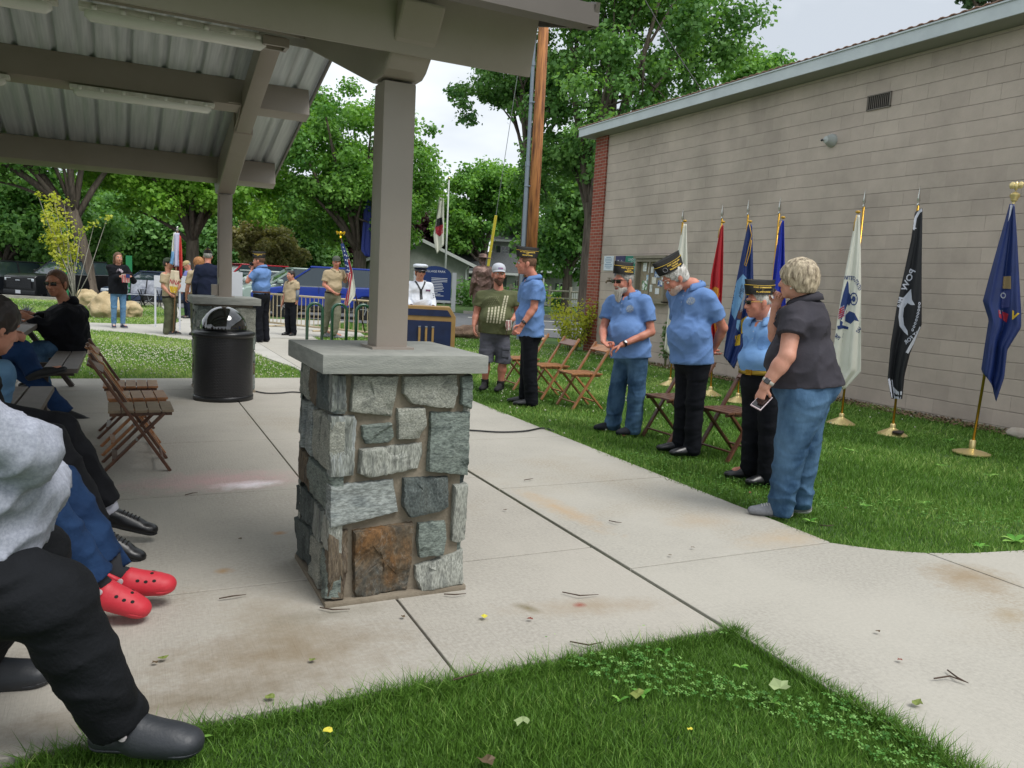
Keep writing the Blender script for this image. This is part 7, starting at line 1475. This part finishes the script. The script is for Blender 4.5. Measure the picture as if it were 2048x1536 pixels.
t,c,b=mkflag('black flag with white fringe, silhouette emblem and mirrored lettering on a stand',7.74,6.02,2.72,[(1830,424),(1822,480),(1808,545),(1793,615),(1781,690),(1775,758),(1783,797)],[(1845,416),(1844,490),(1843,570),(1843,650),(1820,706),(1809,750),(1804,798)],M_fbk,1.1,.026,6)
M_frg=mat('white_fringe','#c3c5cf',.9)
def fringe(pts,w=5): 
    for a,b_ in zip(pts[:-1],pts[1:]):
        dx,dy=b_[0]-a[0],b_[1]-a[1]; l=math.hypot(dx,dy); nx,ny=-dy/l*w/2,dx/l*w/2; pdecal(c,b,M_frg,[(a[0]+nx,a[1]+ny),(b_[0]+nx,b_[1]+ny),(b_[0]-nx,b_[1]-ny),(a[0]-nx,a[1]-ny)],'fringe',off=.006)
fringe([(1845,419),(1838,424),(1831,436),(1827,460)],5); fringe([(1842,654),(1836,668),(1824,688),(1814,706)],6); fringe([(1776,758),(1782,774),(1795,787),(1804,786)],7); fringe([(1778,764),(1780,782),(1788,796),(1803,797)],7)
pdecal(c,b,M_wp,[(1822,578),(1823,588),(1824,600),(1830,610),(1822,610),(1815,606),(1808,616),(1806,632),(1808,650),(1815,662),(1816,671),(1808,664),(1799,652),(1797,634),(1799,616),(1806,596)])
for k in range(9): x,y=1839-.6*k-.28*k*k*.5,607+6.6*k; P,F=ring(x,y,3.1,1.5,8,.8); pdecal(c,b,M_wp,P,'chain',faces=F)
ptext(c,b,M_wp,'POW',17,1817,560,-64,1.15,mirror=True); ptext(c,b,M_wp,'MIA',15,1800,605,-76,.9,mirror=True); ptext(c,b,M_wp,'NOT FOR',11,1828,672,-38,.95,mirror=True)
t,c,b=mkflag('dark blue state flag with a yellow letter and crest at the right edge',7.70,5.05,2.62,[(2019,408),(2002,470),(1984,535),(1966,602),(1978,640),(1970,690),(1962,742),(1980,752)],[(2029,408),(2034,480),(2038,555),(2042,625),(2042,655),(2014,700),(2008,755),(1992,803)],M_fst,1.6,.035,7,dome=True,spear='eagle',topY=4.98,topX=7.76)
for col,pts in ((mat('print_tan','#94805c',.7),[(2007,553),(2022,552),(2022,578),(2005,577)]),(mat('print_violet','#3a4278',.7),[(2003,582),(2020,580),(2019,614),(2002,616)]),(M_rp,[(1997,620),(2017,628),(2013,645),(1998,634)]),(M_silvp,[(1998,620),(2005,620),(2004,628),(1998,627)])): pdecal(c,b,col,pts)
P,F=ring(2006.5,591,6,4,14,.9); pdecal(c,b,M_wp,P,faces=F,off=.008); ptext(c,b,M_yp,'V',22,2028,632,25,1.0,mirror=False,bold=1.1)
pdecal(c,b,M_wp,[(2021,410),(2026,410),(2021,430),(2016,444)],'header')
for k in range(1): pass
wl=thing('wallet','dark brown leather wallet lying on the brass base of the black flag stand','wallet',(7.72,5.93,.03),.5); MB().box((0,0,.01),(.15,.1,.028),bev=.01).build('leather',mat('brown_leather','#2a201b',.5),wl,smooth=True)
# flags far off
def farpole(label,px_,D,ytop,ybase_,clothL,clothR,m,seed,pm=None,n=1.6):
    p=at_depth(px_,600,D); base=Vector((p.x,p.y,0)); J=plane_at(base); zt=at_depth(px_,ytop,D).z; t=thing('flagpole',label,'flagpole',tuple(base)); MB().tube([(0,0,0),(0,0,zt)],[.07,.045],12).build('pole',pm or M_trimw,t,smooth=True); MB().blob((0,0,zt+.06),(.09,.09,.09),2,0).build('ball',M_bbase,t,smooth=True)
    c=clothmesh('flag_cloth',J,clothL,clothR,m,t,base,n=n,amp=.04,seed=seed,nu=24,nv=36); return t,c,base
t,c,b=farpole('tall white flagpole with a hanging white flag across the street',888,48,358,597,[(882,368),(876,410),(870,450),(866,470),(870,495),(874,508)],[(888,366),(888,410),(888,450),(888,490),(884,494),(880,500)],M_fw,11)
for col,pts in ((M_rp,[(871,452),(886,449),(886,466),(879,473),(871,466)]),(M_fbk,[(874,438),(884,434),(886,449),(872,455)])): pdecal(c,b,col,pts,off=.02)
farpole('tall flagpole with a blue state flag hanging beside the near pavilion post',740,46,360,590,[(736,396),(728,420),(724,470),(722,500),(730,512)],[(741,392),(742,430),(742,470),(742,505),(740,514)],mat('flag_violet_blue','#2c3a86',.6),12)
# national flag held by the scout leader
def handflag(name,label,a,b_,m,cl,cr,base,seed,n=2,ball=None):
    t=thing(name,label,'flag',tuple(base)); return t
base=Vector(SL['B']); J=plane_at(base); t=thing('national_flag','national flag with gold eagle on its pole, held by the scout leader','flag',tuple(base)); P0=J(730,664,.0)-base; P1=J(681,472,0)-base; M_wood=mat('dark_pole','#3a2418',.5)
MB().tube([P0,P1],.014,8).build('pole',M_wood,t,smooth=True); gm=MB(); gm.lathe([(.02,-.06),(.03,-.03),(.015,0),(.0,.02)],P1,10); gm.blob(P1+Vector((0,0,.06)),(.035,.03,.05),2,.1)
for s_ in (-1,1): gm.bar(P1+Vector((0,0,.05)),P1+Vector((.10*s_,0,.10)),.05,.03); gm.bar(P1+Vector((.10*s_,0,.10)),P1+Vector((.07*s_,0,.03)),.04,.02)
gm.build('eagle_finial',mat('gold_eagle','#c9a21e',.3,metal=.8),t)
Lp=[(681,488),(687,515),(692,545),(698,570),(690,600),(686,612)]; Rp=[(687,486),(698,515),(706,545),(711,578),(710,592),(696,612)]
c=clothmesh('flag_cloth',J,Lp,Rp,M_fw,t,base,n=1.2,amp=.02,seed=13,nu=30,nv=50,dd=-.06); fl_,fr_=arcl(Lp),arcl(Rp)
def quad(v0,v1,u0,u1,m,off=.012): 
    A_=fl_(v0);B2=fr_(v0);C_=fl_(v1);D_=fr_(v1); l=lambda a,b__,u:(a[0]*(1-u)+b__[0]*u,a[1]*(1-u)+b__[1]*u); pdecal(c,base,m,[l(A_,B2,u0),l(A_,B2,u1),l(C_,D_,u1),l(C_,D_,u0)],'stripe',off=off)
quad(.0,.25,0,1,M_fnv); quad(.25,.46,0,.62,M_fnv)
for (u,v) in ((.5,.05),(.5,.11),(.4,.17),(.7,.19),(.3,.25),(.6,.27),(.2,.33),(.45,.35),(.25,.41),(.5,.42)): quad(v,v+.022,u-.1,u+.1,M_wp,.02)
quad(.26,.47,.66,.98,M_rp)
for u0 in (.0,.36,.72): quad(.47,1.,u0,u0+.24,M_rp,.02)
# scout flag with streamers
base=Vector(SF['B']); J=plane_at(base); t=thing('streamer_flag','pole hung with white, red and blue streamers held by the scout','flag',tuple(base)); MB().tube([J(347,664,-.2)-base,J(350,592,-.2)-base,J(355,462,-.15)-base],.014,8).build('pole',mat('oak_pole','#7a5a3a',.5),t,smooth=True); MB().lathe([(.02,0),(.03,.02),(.012,.05),(.025,.07),(.0,.1)],J(355,462,-.15)-base,10).build('finial',M_silver,t,smooth=True)
for cl,cr,m_,dd in (([(347,466),(344,490),(343,512),(344,530)],[(352,464),(350,490),(348,510),(348,530)],M_fw,-.16),([(343,503),(342,515),(339,527)],[(348,503),(348,515),(346,530)],M_skyp,-.2),([(349,466),(348,490),(348,515),(349,533)],[(359,466),(358,490),(357,512),(358,533)],mat('streamer_lilac','#b9b8cf',.7),-.19),([(358,468),(358,500),(359,530),(360,555)],[(362,474),(364,500),(365,530),(364,556)],mat('streamer_red','#c23a34',.6),-.17),([(345,530),(352,545),(358,556)],[(362,528),(363,545),(362,560)],mat('streamer_maroon','#6a1820',.6),-.14),([(342,540),(339,560),(338,575),(340,584)],[(358,542),(359,560),(356,575),(352,588)],mat('flag_cream','#c9b79c',.7,'#d4c6ae',9),-.22)):
    cc=clothmesh('streamer',J,cl,cr,m_,t,base,n=1.2,amp=.02,seed=int(cl[0][0]),nu=12,nv=20,dd=dd)
pdecal(cc,base,M_yp,[(339,572),(357,574),(353,588),(341,584)]); ptext(cc,base,M_rp,'NNA',13,349,565,14,.7)
# hand flags
for o_,px_,py_,w_,h_,lab in ((WH,251,556,18,15,'small national flag held in both hands by the long haired woman'),):
    base=Vector(o_['B']); J=plane_at(base); q=J(px_,py_,-.3); t=thing('hand_flag',lab,'flag',tuple(q)); rj=lambda x,y,dd=0: J(x,y,-.3+dd)-q
    c=MB().add([rj(243,548),rj(260,549),rj(259,566),rj(244,564)],[(0,3,2,1)]).build('flag_cloth',M_fw,t); md=c.modifiers.new('s','SOLIDIFY'); md.thickness=.003
    for k in range(5): MB().add([rj(244+3.3*k,549,-.012),rj(246+3.3*k,549,-.012),rj(246+3.2*k,565,-.012),rj(244.3+3.2*k,565,-.012)],[(0,3,2,1)]).build('stripe',M_rp,c)
    MB().add([rj(252,548,-.02),rj(260,549,-.02),rj(260,556,-.02),rj(252,555,-.02)],[(0,3,2,1)]).build('canton',M_fnv,c); MB().tube([rj(242,547),rj(263,548)],.006,6).build('stick',M_wood,t)
J=plane_at(OLB); q=Vector(OLH); t=thing('hand_flag','crumpled small national flag in the hand of the man in the olive shirt','flag',tuple(q)); mm=MB()
c=clothmesh('flag_cloth',J,[(1012,640),(1010,650),(1013,662)],[(1024,641),(1024,652),(1021,660)],M_fw,t,q,n=1.5,amp=.015,seed=3,nu=14,nv=14,dd=-.22)
for k in range(4): pdecal(c,q,M_rp,[(1011.5+3.2*k,641),(1013+3.2*k,641),(1013+3*k,661),(1011.8+3*k,661)],'stripe',off=.006)
MB().tube([J(1018,636,-.2)-q,J(1012,672,-.2)-q],.005,6).build('stick',M_wood,t)
# cable on the ground, debris
M_cab=mat('black_cable','#15161a',.5)
def cable(label,P): 
    pts=[G(x,y,.012) for x,y in P]; o_=Vector(pts[0]); out=[]
    for i in range(len(pts)-1):
        for k in range(6):
            t=k/6; p0=pts[max(i-1,0)];p1=pts[i];p2=pts[i+1];p3=pts[min(i+2,len(pts)-1)]; out.append(.5*((2*p1)+(-p0+p2)*t+(2*p0-5*p1+4*p2-p3)*t*t+(-p0+3*p1-3*p2+p3)*t**3)-o_)
    out.append(pts[-1]-o_); o2=MB().tube(out,.008,8).build('power_cable',M_cab,None,smooth=True); o2.location=o_; tag(o2,label,'cable')
cable('thin black cable on the walkway running past the near stone pillar into the grass',[(900,858),(950,861),(1000,864),(1050,862),(1085,856),(1108,862)])
cable('thin black cable on the pavilion floor leading away from the far stone pillar',[(505,781),(530,786),(560,786),(590,784),(640,790)])
M_twig=mat('twig','#4a3b30',.9); M_lf=[mat('leaf_litter_%d'%i,c_,.7) for i,c_ in enumerate(('#6d7a35','#c9c040','#5a4a34','#8a9a6a','#7a3a2a'))]
tw=[((1140,1283),(1178,1290),(1205,1284)),((1125,1184),(1160,1191),(1197,1189)),((888,1188),(910,1189),(932,1187)),((640,1215),(665,1219),(700,1218)),((438,1197),(465,1192),(492,1189)),((1868,1357),(1900,1352),(1937,1366)),((1895,1340),(1915,1355),(1937,1366)),((905,1360),(940,1350),(968,1342)),((1640,1050),(1655,1052),(1668,1050)),((370,990),(385,986),(395,985)),((1048,960),(1060,958),(1066,957)),((1218,1041),(1232,1044),(1243,1045)),((228,1408),(240,1400),(232,1380))]
TWL=['curved twig at the edge of the foreground lawn, nearest the slab joint','bent twig on the slab right of the stone pillar','short stick beside the right foot of the stone pillar','thin twig along the front foot of the stone pillar','forked twig on the slab left of the stone pillar','longer twig of the crossed pair on the right path','shorter twig of the crossed pair on the right path','twig lying where the floor joint meets the front grass','tiny stick just below the grey shoes of the woman','tiny twig on the floor behind the near folding chair','tiny stick on the walkway left of the seam','small bark strip in the middle of the walkway','curved stalk next to the black trouser leg at the left']
for k,P in enumerate(tw):
    pts=[G(x,y,.012+.006*(i==1)) for i,(x,y) in enumerate(P)]; o_=Vector(pts[0]); t=MB().tube([p-o_ for p in pts],[.003,.0035,.0015],6).build('twig',M_twig,None); t.location=o_
    tag(t,TWL[k],'twig','twigs scattered on the concrete')
lf=[(968,1234,1,.03),(1060,1238,4,.022),(655,1462,1,.03),(1380,1460,1,.02),(1690,1016,2,.02),(1755,1263,2,.02),(1800,1320,4,.02),(1500,985,4,.02),(806,743+490,2,.02),(310,1325,2,.02),(325,1318,0,.03),(540,1395,0,.03),(625,1320,0,.025),(480,1078,2,.02),(1045,945+500,3,.045),(1560,1380,3,.08),(1275,1390,0,.05),(975,1525,2,.05),(1385,1095,2,.02),(1340,1110,2,.02),(1010,1020,2,.018),(1835,1408,0,.04),(270,1420,2,.03),(700,1380,0,.02)]
LFL=['yellow blossom on the stained slab right of the stone pillar','small red scrap on the slab right of the yellow blossom','yellow blossom in the grass left of centre','yellow blossom in the grass right of centre','dark leaf crumb just below the lawn corner on the walk','dark crumb on the wide right slab','small reddish seed on the right path','brown flake on the walkway near the lawn edge','dark crumb at the left edge of the rust stain','dark leaf crumb left of the grey clog','green leaf bit touching a dark crumb on the left slab','green leaf bit on the slab near the front grass','small green leaf below the stone pillar','dark crumb on the slab between pillar and red clogs','pale maple leaf lying low in the front grass','largest pale maple leaf in the clover at the right','single green leaf beside the clover patch','dry brown leaf at the bottom edge of the view','dark crumb on the walk seam, upper one','dark crumb on the walk seam, lower one','dark crumb near the pillar side of the walkway','green leaf bit on the far right path','dark leaf scrap near the black trouser cuff','green leaf crumb beside the floor joint']
for k,(x,y,mi_,s_) in enumerate(lf):
    p=G(x,y,.012 if mi_!=3 else .05); rs=random.Random(k); a0=rs.uniform(0,6); n=10; P=[]
    for i in range(n): r_=s_*(.75 if i%2 else .55)*rs.uniform(.6,1.1); P.append((r_*math.cos(a0+i*.628),r_*math.sin(a0+i*.628)*.8,rs.uniform(0,s_*.35)))
    P.append((0,0,s_*.1)); o_=MB().add(P,[(i,(i+1)%n,n) for i in range(n)]).build('fallen_leaf',M_lf[mi_],None); o_.location=p; tag(o_,LFL[k],'leaf','fallen leaves and petals')
p=AX(2030,850,9.3); tag(MB().blob((0,0,0),(.12,.18,.07),3,.2,seed=3).build('pale_stone',mat('pale_rock','#a59a8c',.9,'#b8afa2',8),None,smooth=True),'pale flat stone at the foot of the block wall near the right edge','stone').location=(9.35,5.55,.03)
# ================================================================ GRASS
def inpoly(P,x,y):
    c=np.zeros(len(x),bool); n=len(P); j=n-1
    for i in range(n):
        xi,yi=P[i]; xj,yj=P[j]; k=((yi>y)!=(yj>y))&(x<(xj-xi)*(y-yi)/(yj-yi+1e-12)+xi); c^=k; j=i
    return c
def grassmat(n,a,b,c_):
    m=bpy.data.materials.new(n); m.use_nodes=True; nt=m.node_tree; bs=nt.nodes['Principled BSDF']; L=nt.links.new; N=nt.nodes.new
    at=N('ShaderNodeAttribute'); at.attribute_name='tint'; r=N('ShaderNodeValToRGB'); e_=r.color_ramp.elements; e_[0].color=(*lin(a),1); e_[1].color=(*lin(c_),1); e2=e_.new(.5); e2.color=(*lin(b),1); L(at.outputs['Fac'],r.inputs[0]); L(r.outputs[0],bs.inputs['Base Color']); bs.inputs['Roughness'].default_value=.5; bs.inputs['Specular IOR Level'].default_value=.3
    tl=N('ShaderNodeBsdfTranslucent'); L(r.outputs[0],tl.inputs[0]); mxs=N('ShaderNodeMixShader'); mxs.inputs[0].default_value=.3; L(bs.outputs[0],mxs.inputs[1]); L(tl.outputs[0],mxs.inputs[2]); L(mxs.outputs[0],nt.nodes['Material Output'].inputs[0]); return m
M_gr=grassmat('grass_blades','#496b25','#6f9a3e','#bccd7a')
gg=np.random.default_rng(21)
CAMV=np.array([0,0,HC])
def sn(x,y,f,s): return np.sin(x*f+s)*np.cos(y*f*1.1+s*2)+.6*np.sin(x*f*2.3+y*f*1.7+s)
def scatter(polys,bbox,n,holes=(),near=None):
    out=[]; got=0
    while got<n:
        m_=n*2; x=gg.uniform(bbox[0],bbox[2],m_); y=gg.uniform(bbox[1],bbox[3],m_)
        if near:
            keep=gg.random(m_)<np.minimum(1,(near/np.hypot(x,y))**1.7); x,y=x[keep],y[keep]
        a=np.arctan2(x,y); vis=(a>-.24)&(a<1.16); k=inpoly(polys,x,y)&vis
        for h in holes: k&=~inpoly(h,x,y)
        x,y=x[k],y[k]; out.append(np.stack([x,y],1)); got+=len(x)
        if len(x)==0: break
    return np.concatenate(out)[:n]
def blades(P,h,w,lean=.5,z=-.045,jit=.4,segs=2,scale=None,tint=None):
    n=len(P); a=gg.uniform(0,2*np.pi,n); b_=gg.uniform(0,2*np.pi,n); H=h*(1-jit+2*jit*gg.random(n)); 
    if scale is not None: H=H*scale; w=w*scale
    else: w=np.full(n,w)
    H=H*(1+.35*sn(P[:,0],P[:,1],3.1,1.)*.5); dx,dy=np.cos(a),np.sin(a); lx,ly=np.cos(b_),np.sin(b_); ln=lean*H*gg.random(n); base=np.stack([P[:,0],P[:,1],np.full(n,z)],1); V=[]
    side=np.stack([dx,dy,0*dx],1)
    for k,(f,wf) in enumerate(((0,1),(.55,.8),(1,0))):
        c=base+np.stack([lx*ln*f*f,ly*ln*f*f,H*f],1)
        if wf: V+= [c-side*(w*wf/2)[:,None],c+side*(w*wf/2)[:,None]]
        else: V.append(c)
    V=np.stack(V,1).reshape(-1,3); i=np.arange(n)*5; F=np.concatenate([np.stack([i,i+1,i+3],1),np.stack([i,i+3,i+2],1),np.stack([i+2,i+3,i+4],1)])
    t=np.clip(.40+.2*sn(P[:,0],P[:,1],1.1,.3)+.10*sn(P[:,0],P[:,1],.37,2)+.2*gg.normal(size=n),0,1) if tint is None else tint
    return V,F,np.repeat(t,5)
def merge(name,parts,m,label,cat='grass'):
    V=[];F=[];T=[];o=0
    for v,f,t in parts: V.append(v);F.append(f+o);T.append(t);o+=len(v)
    ob=npmesh(name,np.concatenate(V),np.concatenate(F),m,cols=np.concatenate(T)); tag(ob,label,cat,kind='stuff'); return ob
FRONT_L=[(-6,-1),(2.385,-1),(2.385,2.535),(-6,2.535)]
# near lawn: the back edge is ragged where grass creeps over the slab
P1=scatter([(-.4,.6),(2.385,.6),(2.385,2.54),(-.4,2.54)],(-.4,.6,2.385,2.54),150000)
pa=blades(P1,.042,.0046,.9); 
ed=np.stack([gg.uniform(-.3,2.4,5000),2.54-.07*gg.random(5000)**2*1],1); pb=blades(ed,.07,.004,1.4)
ed2=np.stack([2.39-.05*gg.random(5000)**2,gg.uniform(.6,2.54,5000)],1); pc=blades(ed2,.075,.004,1.1)
merge('front_grass',[pa,pb,pc],M_gr,'lush green grass growing in the foreground lawn corner')
# right lawn
RL=[(3.835,3.33),(3.92,3.22),(4.0,3.14),(4.12,3.06),(4.246,2.995),(4.5,2.91),(4.9,2.84),(5.6,2.82),(7,2.85),(9.65,2.95),(9.65,15.6),(9.6,20.8),(8.7,21.9),(6.3,24.8),(5.3,23),(4.6,22.8),(5.4,20.2),(5.2,18.95),(3.85,18.6)]
P2=scatter(RL,(3.8,2.8,9.7,25),210000,near=5.0); r=np.hypot(P2[:,0],P2[:,1]); sc2=np.clip(r/5.5,.9,3)
pd=blades(P2,.043,.0058,.8,scale=sc2**.5 if False else None)
v,f,t=pd; sc_=np.repeat(np.clip(r/5.5,.85,2.6),5)
base=np.repeat(np.stack([P2[:,0],P2[:,1],np.full(len(P2),-.045)],1),5,0); v=base+(v-base)*np.stack([sc_,sc_,np.minimum(sc_,1.25)],1)
ed=[]; 
for a,b_ in zip(RL[:9],RL[1:10]): l=math.hypot(a[0]-b_[0],a[1]-b_[1]); q=gg.random(int(l*260)); ed.append(np.stack([a[0]+(b_[0]-a[0])*q+gg.normal(size=len(q))*.012,a[1]+(b_[1]-a[1])*q+gg.normal(size=len(q))*.012],1))
q=gg.random(5200); ed.append(np.stack([3.84-.03*gg.random(5200)*(1+sn(q*15,q*3,2.,1)),3.33+q*15],1)); pe=blades(np.concatenate(ed),.06,.006,1.2)
merge('side_grass',[(v,f,t),pe],M_gr,'green lawn beside the block building')
# back lawns
BLs=[[(-8,11.2),(2.35,11.2),(2.29,12.44),(2.0,14.4),(1.5,15.8),(1.06,17.05),(.06,18.74),(-.8,19.06),(-1.8,19.04),(-8,21.1)],[(-8,24.1),(-2.8,22.75),(-.92,21.68),(.4,21.46),(1.1,22.35),(1.2,23.2),(1.15,26),(.95,31.6),(-4.5,34.2),(-8,34.4)]]
pf=[]
for k,(pl,n_) in enumerate(zip(BLs,(90000,60000))):
    P=scatter(pl,(-8,11,2.4,34.5),n_,near=14); v,f,t=blades(P,.05,.010,.8,tint=np.clip(.62+.15*sn(P[:,0],P[:,1],.9,1)+.2*gg.normal(size=len(P)),0,1)); r=np.hypot(P[:,0],P[:,1]); s5=np.repeat(np.clip(r/12,1,2.4),5); base=np.repeat(np.stack([P[:,0],P[:,1],np.full(len(P),-.045)],1),5,0); v=base+(v-base)*np.stack([s5,s5,np.minimum(s5,1.3)],1); pf.append((v,f,t))
merge('back_grass',pf,M_gr,'bright green lawns behind the pavilion')
# clover leaves and flowers
def clover(P,s,z,m,name,label):
    n=len(P); V=[];F=[];T=[]
    a0=gg.uniform(0,6.28,n); zz=z+gg.random(n)*.03
    for k in range(3):
        a=a0+k*2.094; c=np.stack([P[:,0]+np.cos(a)*s*.55,P[:,1]+np.sin(a)*s*.55,zz],1); u=np.stack([np.cos(a),np.sin(a),.25*gg.normal(size=n)],1)*s*.5; w=np.stack([-np.sin(a),np.cos(a),.25*gg.normal(size=n)],1)*s*.5; V.append(np.stack([c-u,c+w*.9+u*.3,c+u*.9,c-w*.9+u*.3],1))
    V=np.stack(V,1).reshape(-1,3); F=np.arange(len(V)).reshape(-1,4); ob=npmesh(name,V,F,m,cols=np.repeat(gg.random(n),12)); tag(ob,label,'plants',kind='stuff')
M_cl=grassmat('clover_leaf','#3d6f2a','#5d923f','#8cb764')
c1=scatter([(1.0,1.3),(2.38,1.3),(2.38,2.5),(1.0,2.5)],(1,1.3,2.38,2.5),2600); k=(sn(c1[:,0],c1[:,1],4,1)+ (c1[:,0]-1.5)*1.2>.9); c2=scatter(RL,(3.8,2.8,9.7,12),9000,near=4.5); k2=sn(c2[:,0],c2[:,1],1.3,3)>.1
clover(np.concatenate([c1[k],c2[k2]]),.011,.0,M_cl,'clover_patch','clover leaves mixed into the lawns')
M_wf=mat('clover_flower','#b9bba2',.8)
fl1=scatter(BLs[0],(-8,11,2.4,21),7000); w=np.exp(-(((fl1[:,0]-.7)/1.9)**2+((fl1[:,1]-14.2)/1.9)**2))+.13; fl1=fl1[gg.random(len(fl1))<w]; fl2=scatter(BLs[1],(-8,21,2.4,34),1500); fl3=scatter(RL,(3.8,6,9.7,20),2600); w=np.clip((fl3[:,1]-6)/8,0,1)*(.35+.65*(sn(fl3[:,0],fl3[:,1],1.2,1)>0)); fl3=fl3[gg.random(len(fl3))<w]
P=np.concatenate([fl1,fl2,fl3]); n=len(P); r=.011*(.7+.6*gg.random(n)); z=.012+.02*gg.random(n); o8=np.array([(1,0,0),(-1,0,0),(0,1,0),(0,-1,0),(0,0,1),(0,0,-1)],float); V=(np.stack([P[:,0],P[:,1],z],1)[:,None,:]+o8[None]*r[:,None,None]).reshape(-1,3)
ff=np.array([(0,2,4),(2,1,4),(1,3,4),(3,0,4),(2,0,5),(1,2,5),(3,1,5),(0,3,5)]); F=(ff[None]+(np.arange(n)*6)[:,None,None]).reshape(-1,3); ob=npmesh('clover_blossoms',V,F,M_wf); tag(ob,'white clover blossoms dotted over the lawns','flowers',kind='stuff')
# broad weeds, individually
M_weed=grassmat('weed_leaf','#4a8a30','#74b046','#a5cc6a')
def weed(label,x,y,s,n_,up_=.5,seed=0):
    p=G(x,y,0); rs=random.Random(seed); V=[];F=[];T=[]
    for k in range(n_):
        a=6.28*k/n_+rs.uniform(-.4,.4); L_=s*rs.uniform(.7,1.2); e_=rs.uniform(.3,1)*up_; pts=[]
        for j in range(5): f_=j/4; pts.append((Vector((math.cos(a)*L_*f_,math.sin(a)*L_*f_,L_*e_*math.sin(f_*2.2)*.7)),s*.2*math.sin(math.pi*min(1,f_*.9+.08))))
        sd_=Vector((-math.sin(a),math.cos(a),0)); b0=len(V)
        for q,w_ in pts: V+= [tuple(q-sd_*w_),tuple(q+sd_*w_)]
        F+= [(b0+2*j,b0+2*j+1,b0+2*j+3,b0+2*j+2) for j in range(4)]; T+=[rs.random()]*10
    o=npmesh('broad_weed',np.array(V),np.array(F),M_weed,cols=T,smooth=True); o.location=(p.x,p.y,-.01); tag(o,label,'weed','broad leaved weeds in the lawn')
WDL=['broad weed with a round leaf in the middle of the front grass','smaller broad weed left of the round leaf','upright weed at the edge of the front lawn','weed in the clover near the lawn tip','weed leaning over the slab from the front lawn','small weed at the slab edge of the front lawn','weed among the clover at the right of the front lawn','leafy weed beside the toe of the grey clog','low weed just below the grey clog','weed at the bottom left in front of the clog','weed behind the white flag base','weed behind the base of the state flag','bright weed in the middle of the side lawn','large weed right of the middle of the side lawn','weed right of the jeans of the woman','weed at the heel of the woman','weed left of the state flag base','big light weed at the right edge where lawn meets path','weed low in the side lawn near the path','weed close to the curved path edge','weed between the bearded man and the bowed man','small weed by the shoes of the bearded man','weed in front of the older man','weed near the folding chairs','weed in front of the black flag base','weed touching the far shoe of the woman','weed beside the trouser cuff of the woman','weed at the walkway edge near the cable']
for k,(x,y,s,n_) in enumerate(((1285,1385,.06,3),(1240,1395,.045,3),(1330,1300,.05,3),(1480,1330,.05,4),(1290,1255,.045,4),(1100,1270,.04,4),(1545,1400,.05,4),(380,1440,.05,4),(395,1470,.05,3),(340,1500,.06,4),(1760,800,.12,6),(1900,880,.1,6),(1850,1005,.08,6),(1980,950,.09,6),(1790,1000,.07,5),(1560,1010,.06,5),(1880,930,.08,6),(2030,1080,.12,8),(1730,1010,.07,6),(1960,1090,.07,6),(1320,870,.07,5),(1200,880,.05,6),(1470,960,.06,5),(1100,800,.07,5),(1700,900,.09,6),(1620,1040,.07,6),(1585,1000,.07,6),(1180,850,.05,5))):
    weed(WDL[k],x,y,s*.8,n_,seed=k)
# leaf litter strip along the wall
q=scatter([(9.2,3),(9.68,3),(9.68,15.5),(9.3,15.5)],(9.2,3,9.7,15.5),5000); a=gg.uniform(0,6.28,len(q)); s=.02; c=np.stack([q[:,0],q[:,1],.0+.02*gg.random(len(q))],1); u=np.stack([np.cos(a),np.sin(a),gg.normal(size=len(q))*.4],1)*s; w=np.stack([-np.sin(a),np.cos(a),gg.normal(size=len(q))*.4],1)*s*.6
V=np.stack([c-u,c-w,c+u,c+w],1).reshape(-1,3); ob=npmesh('leaf_litter',V,np.arange(len(V)).reshape(-1,4),mat('dry_litter','#5f4c38',.9,'#8a7358',30)); tag(ob,'brown dry leaf litter along the foot of the block wall','leaf litter',kind='stuff')
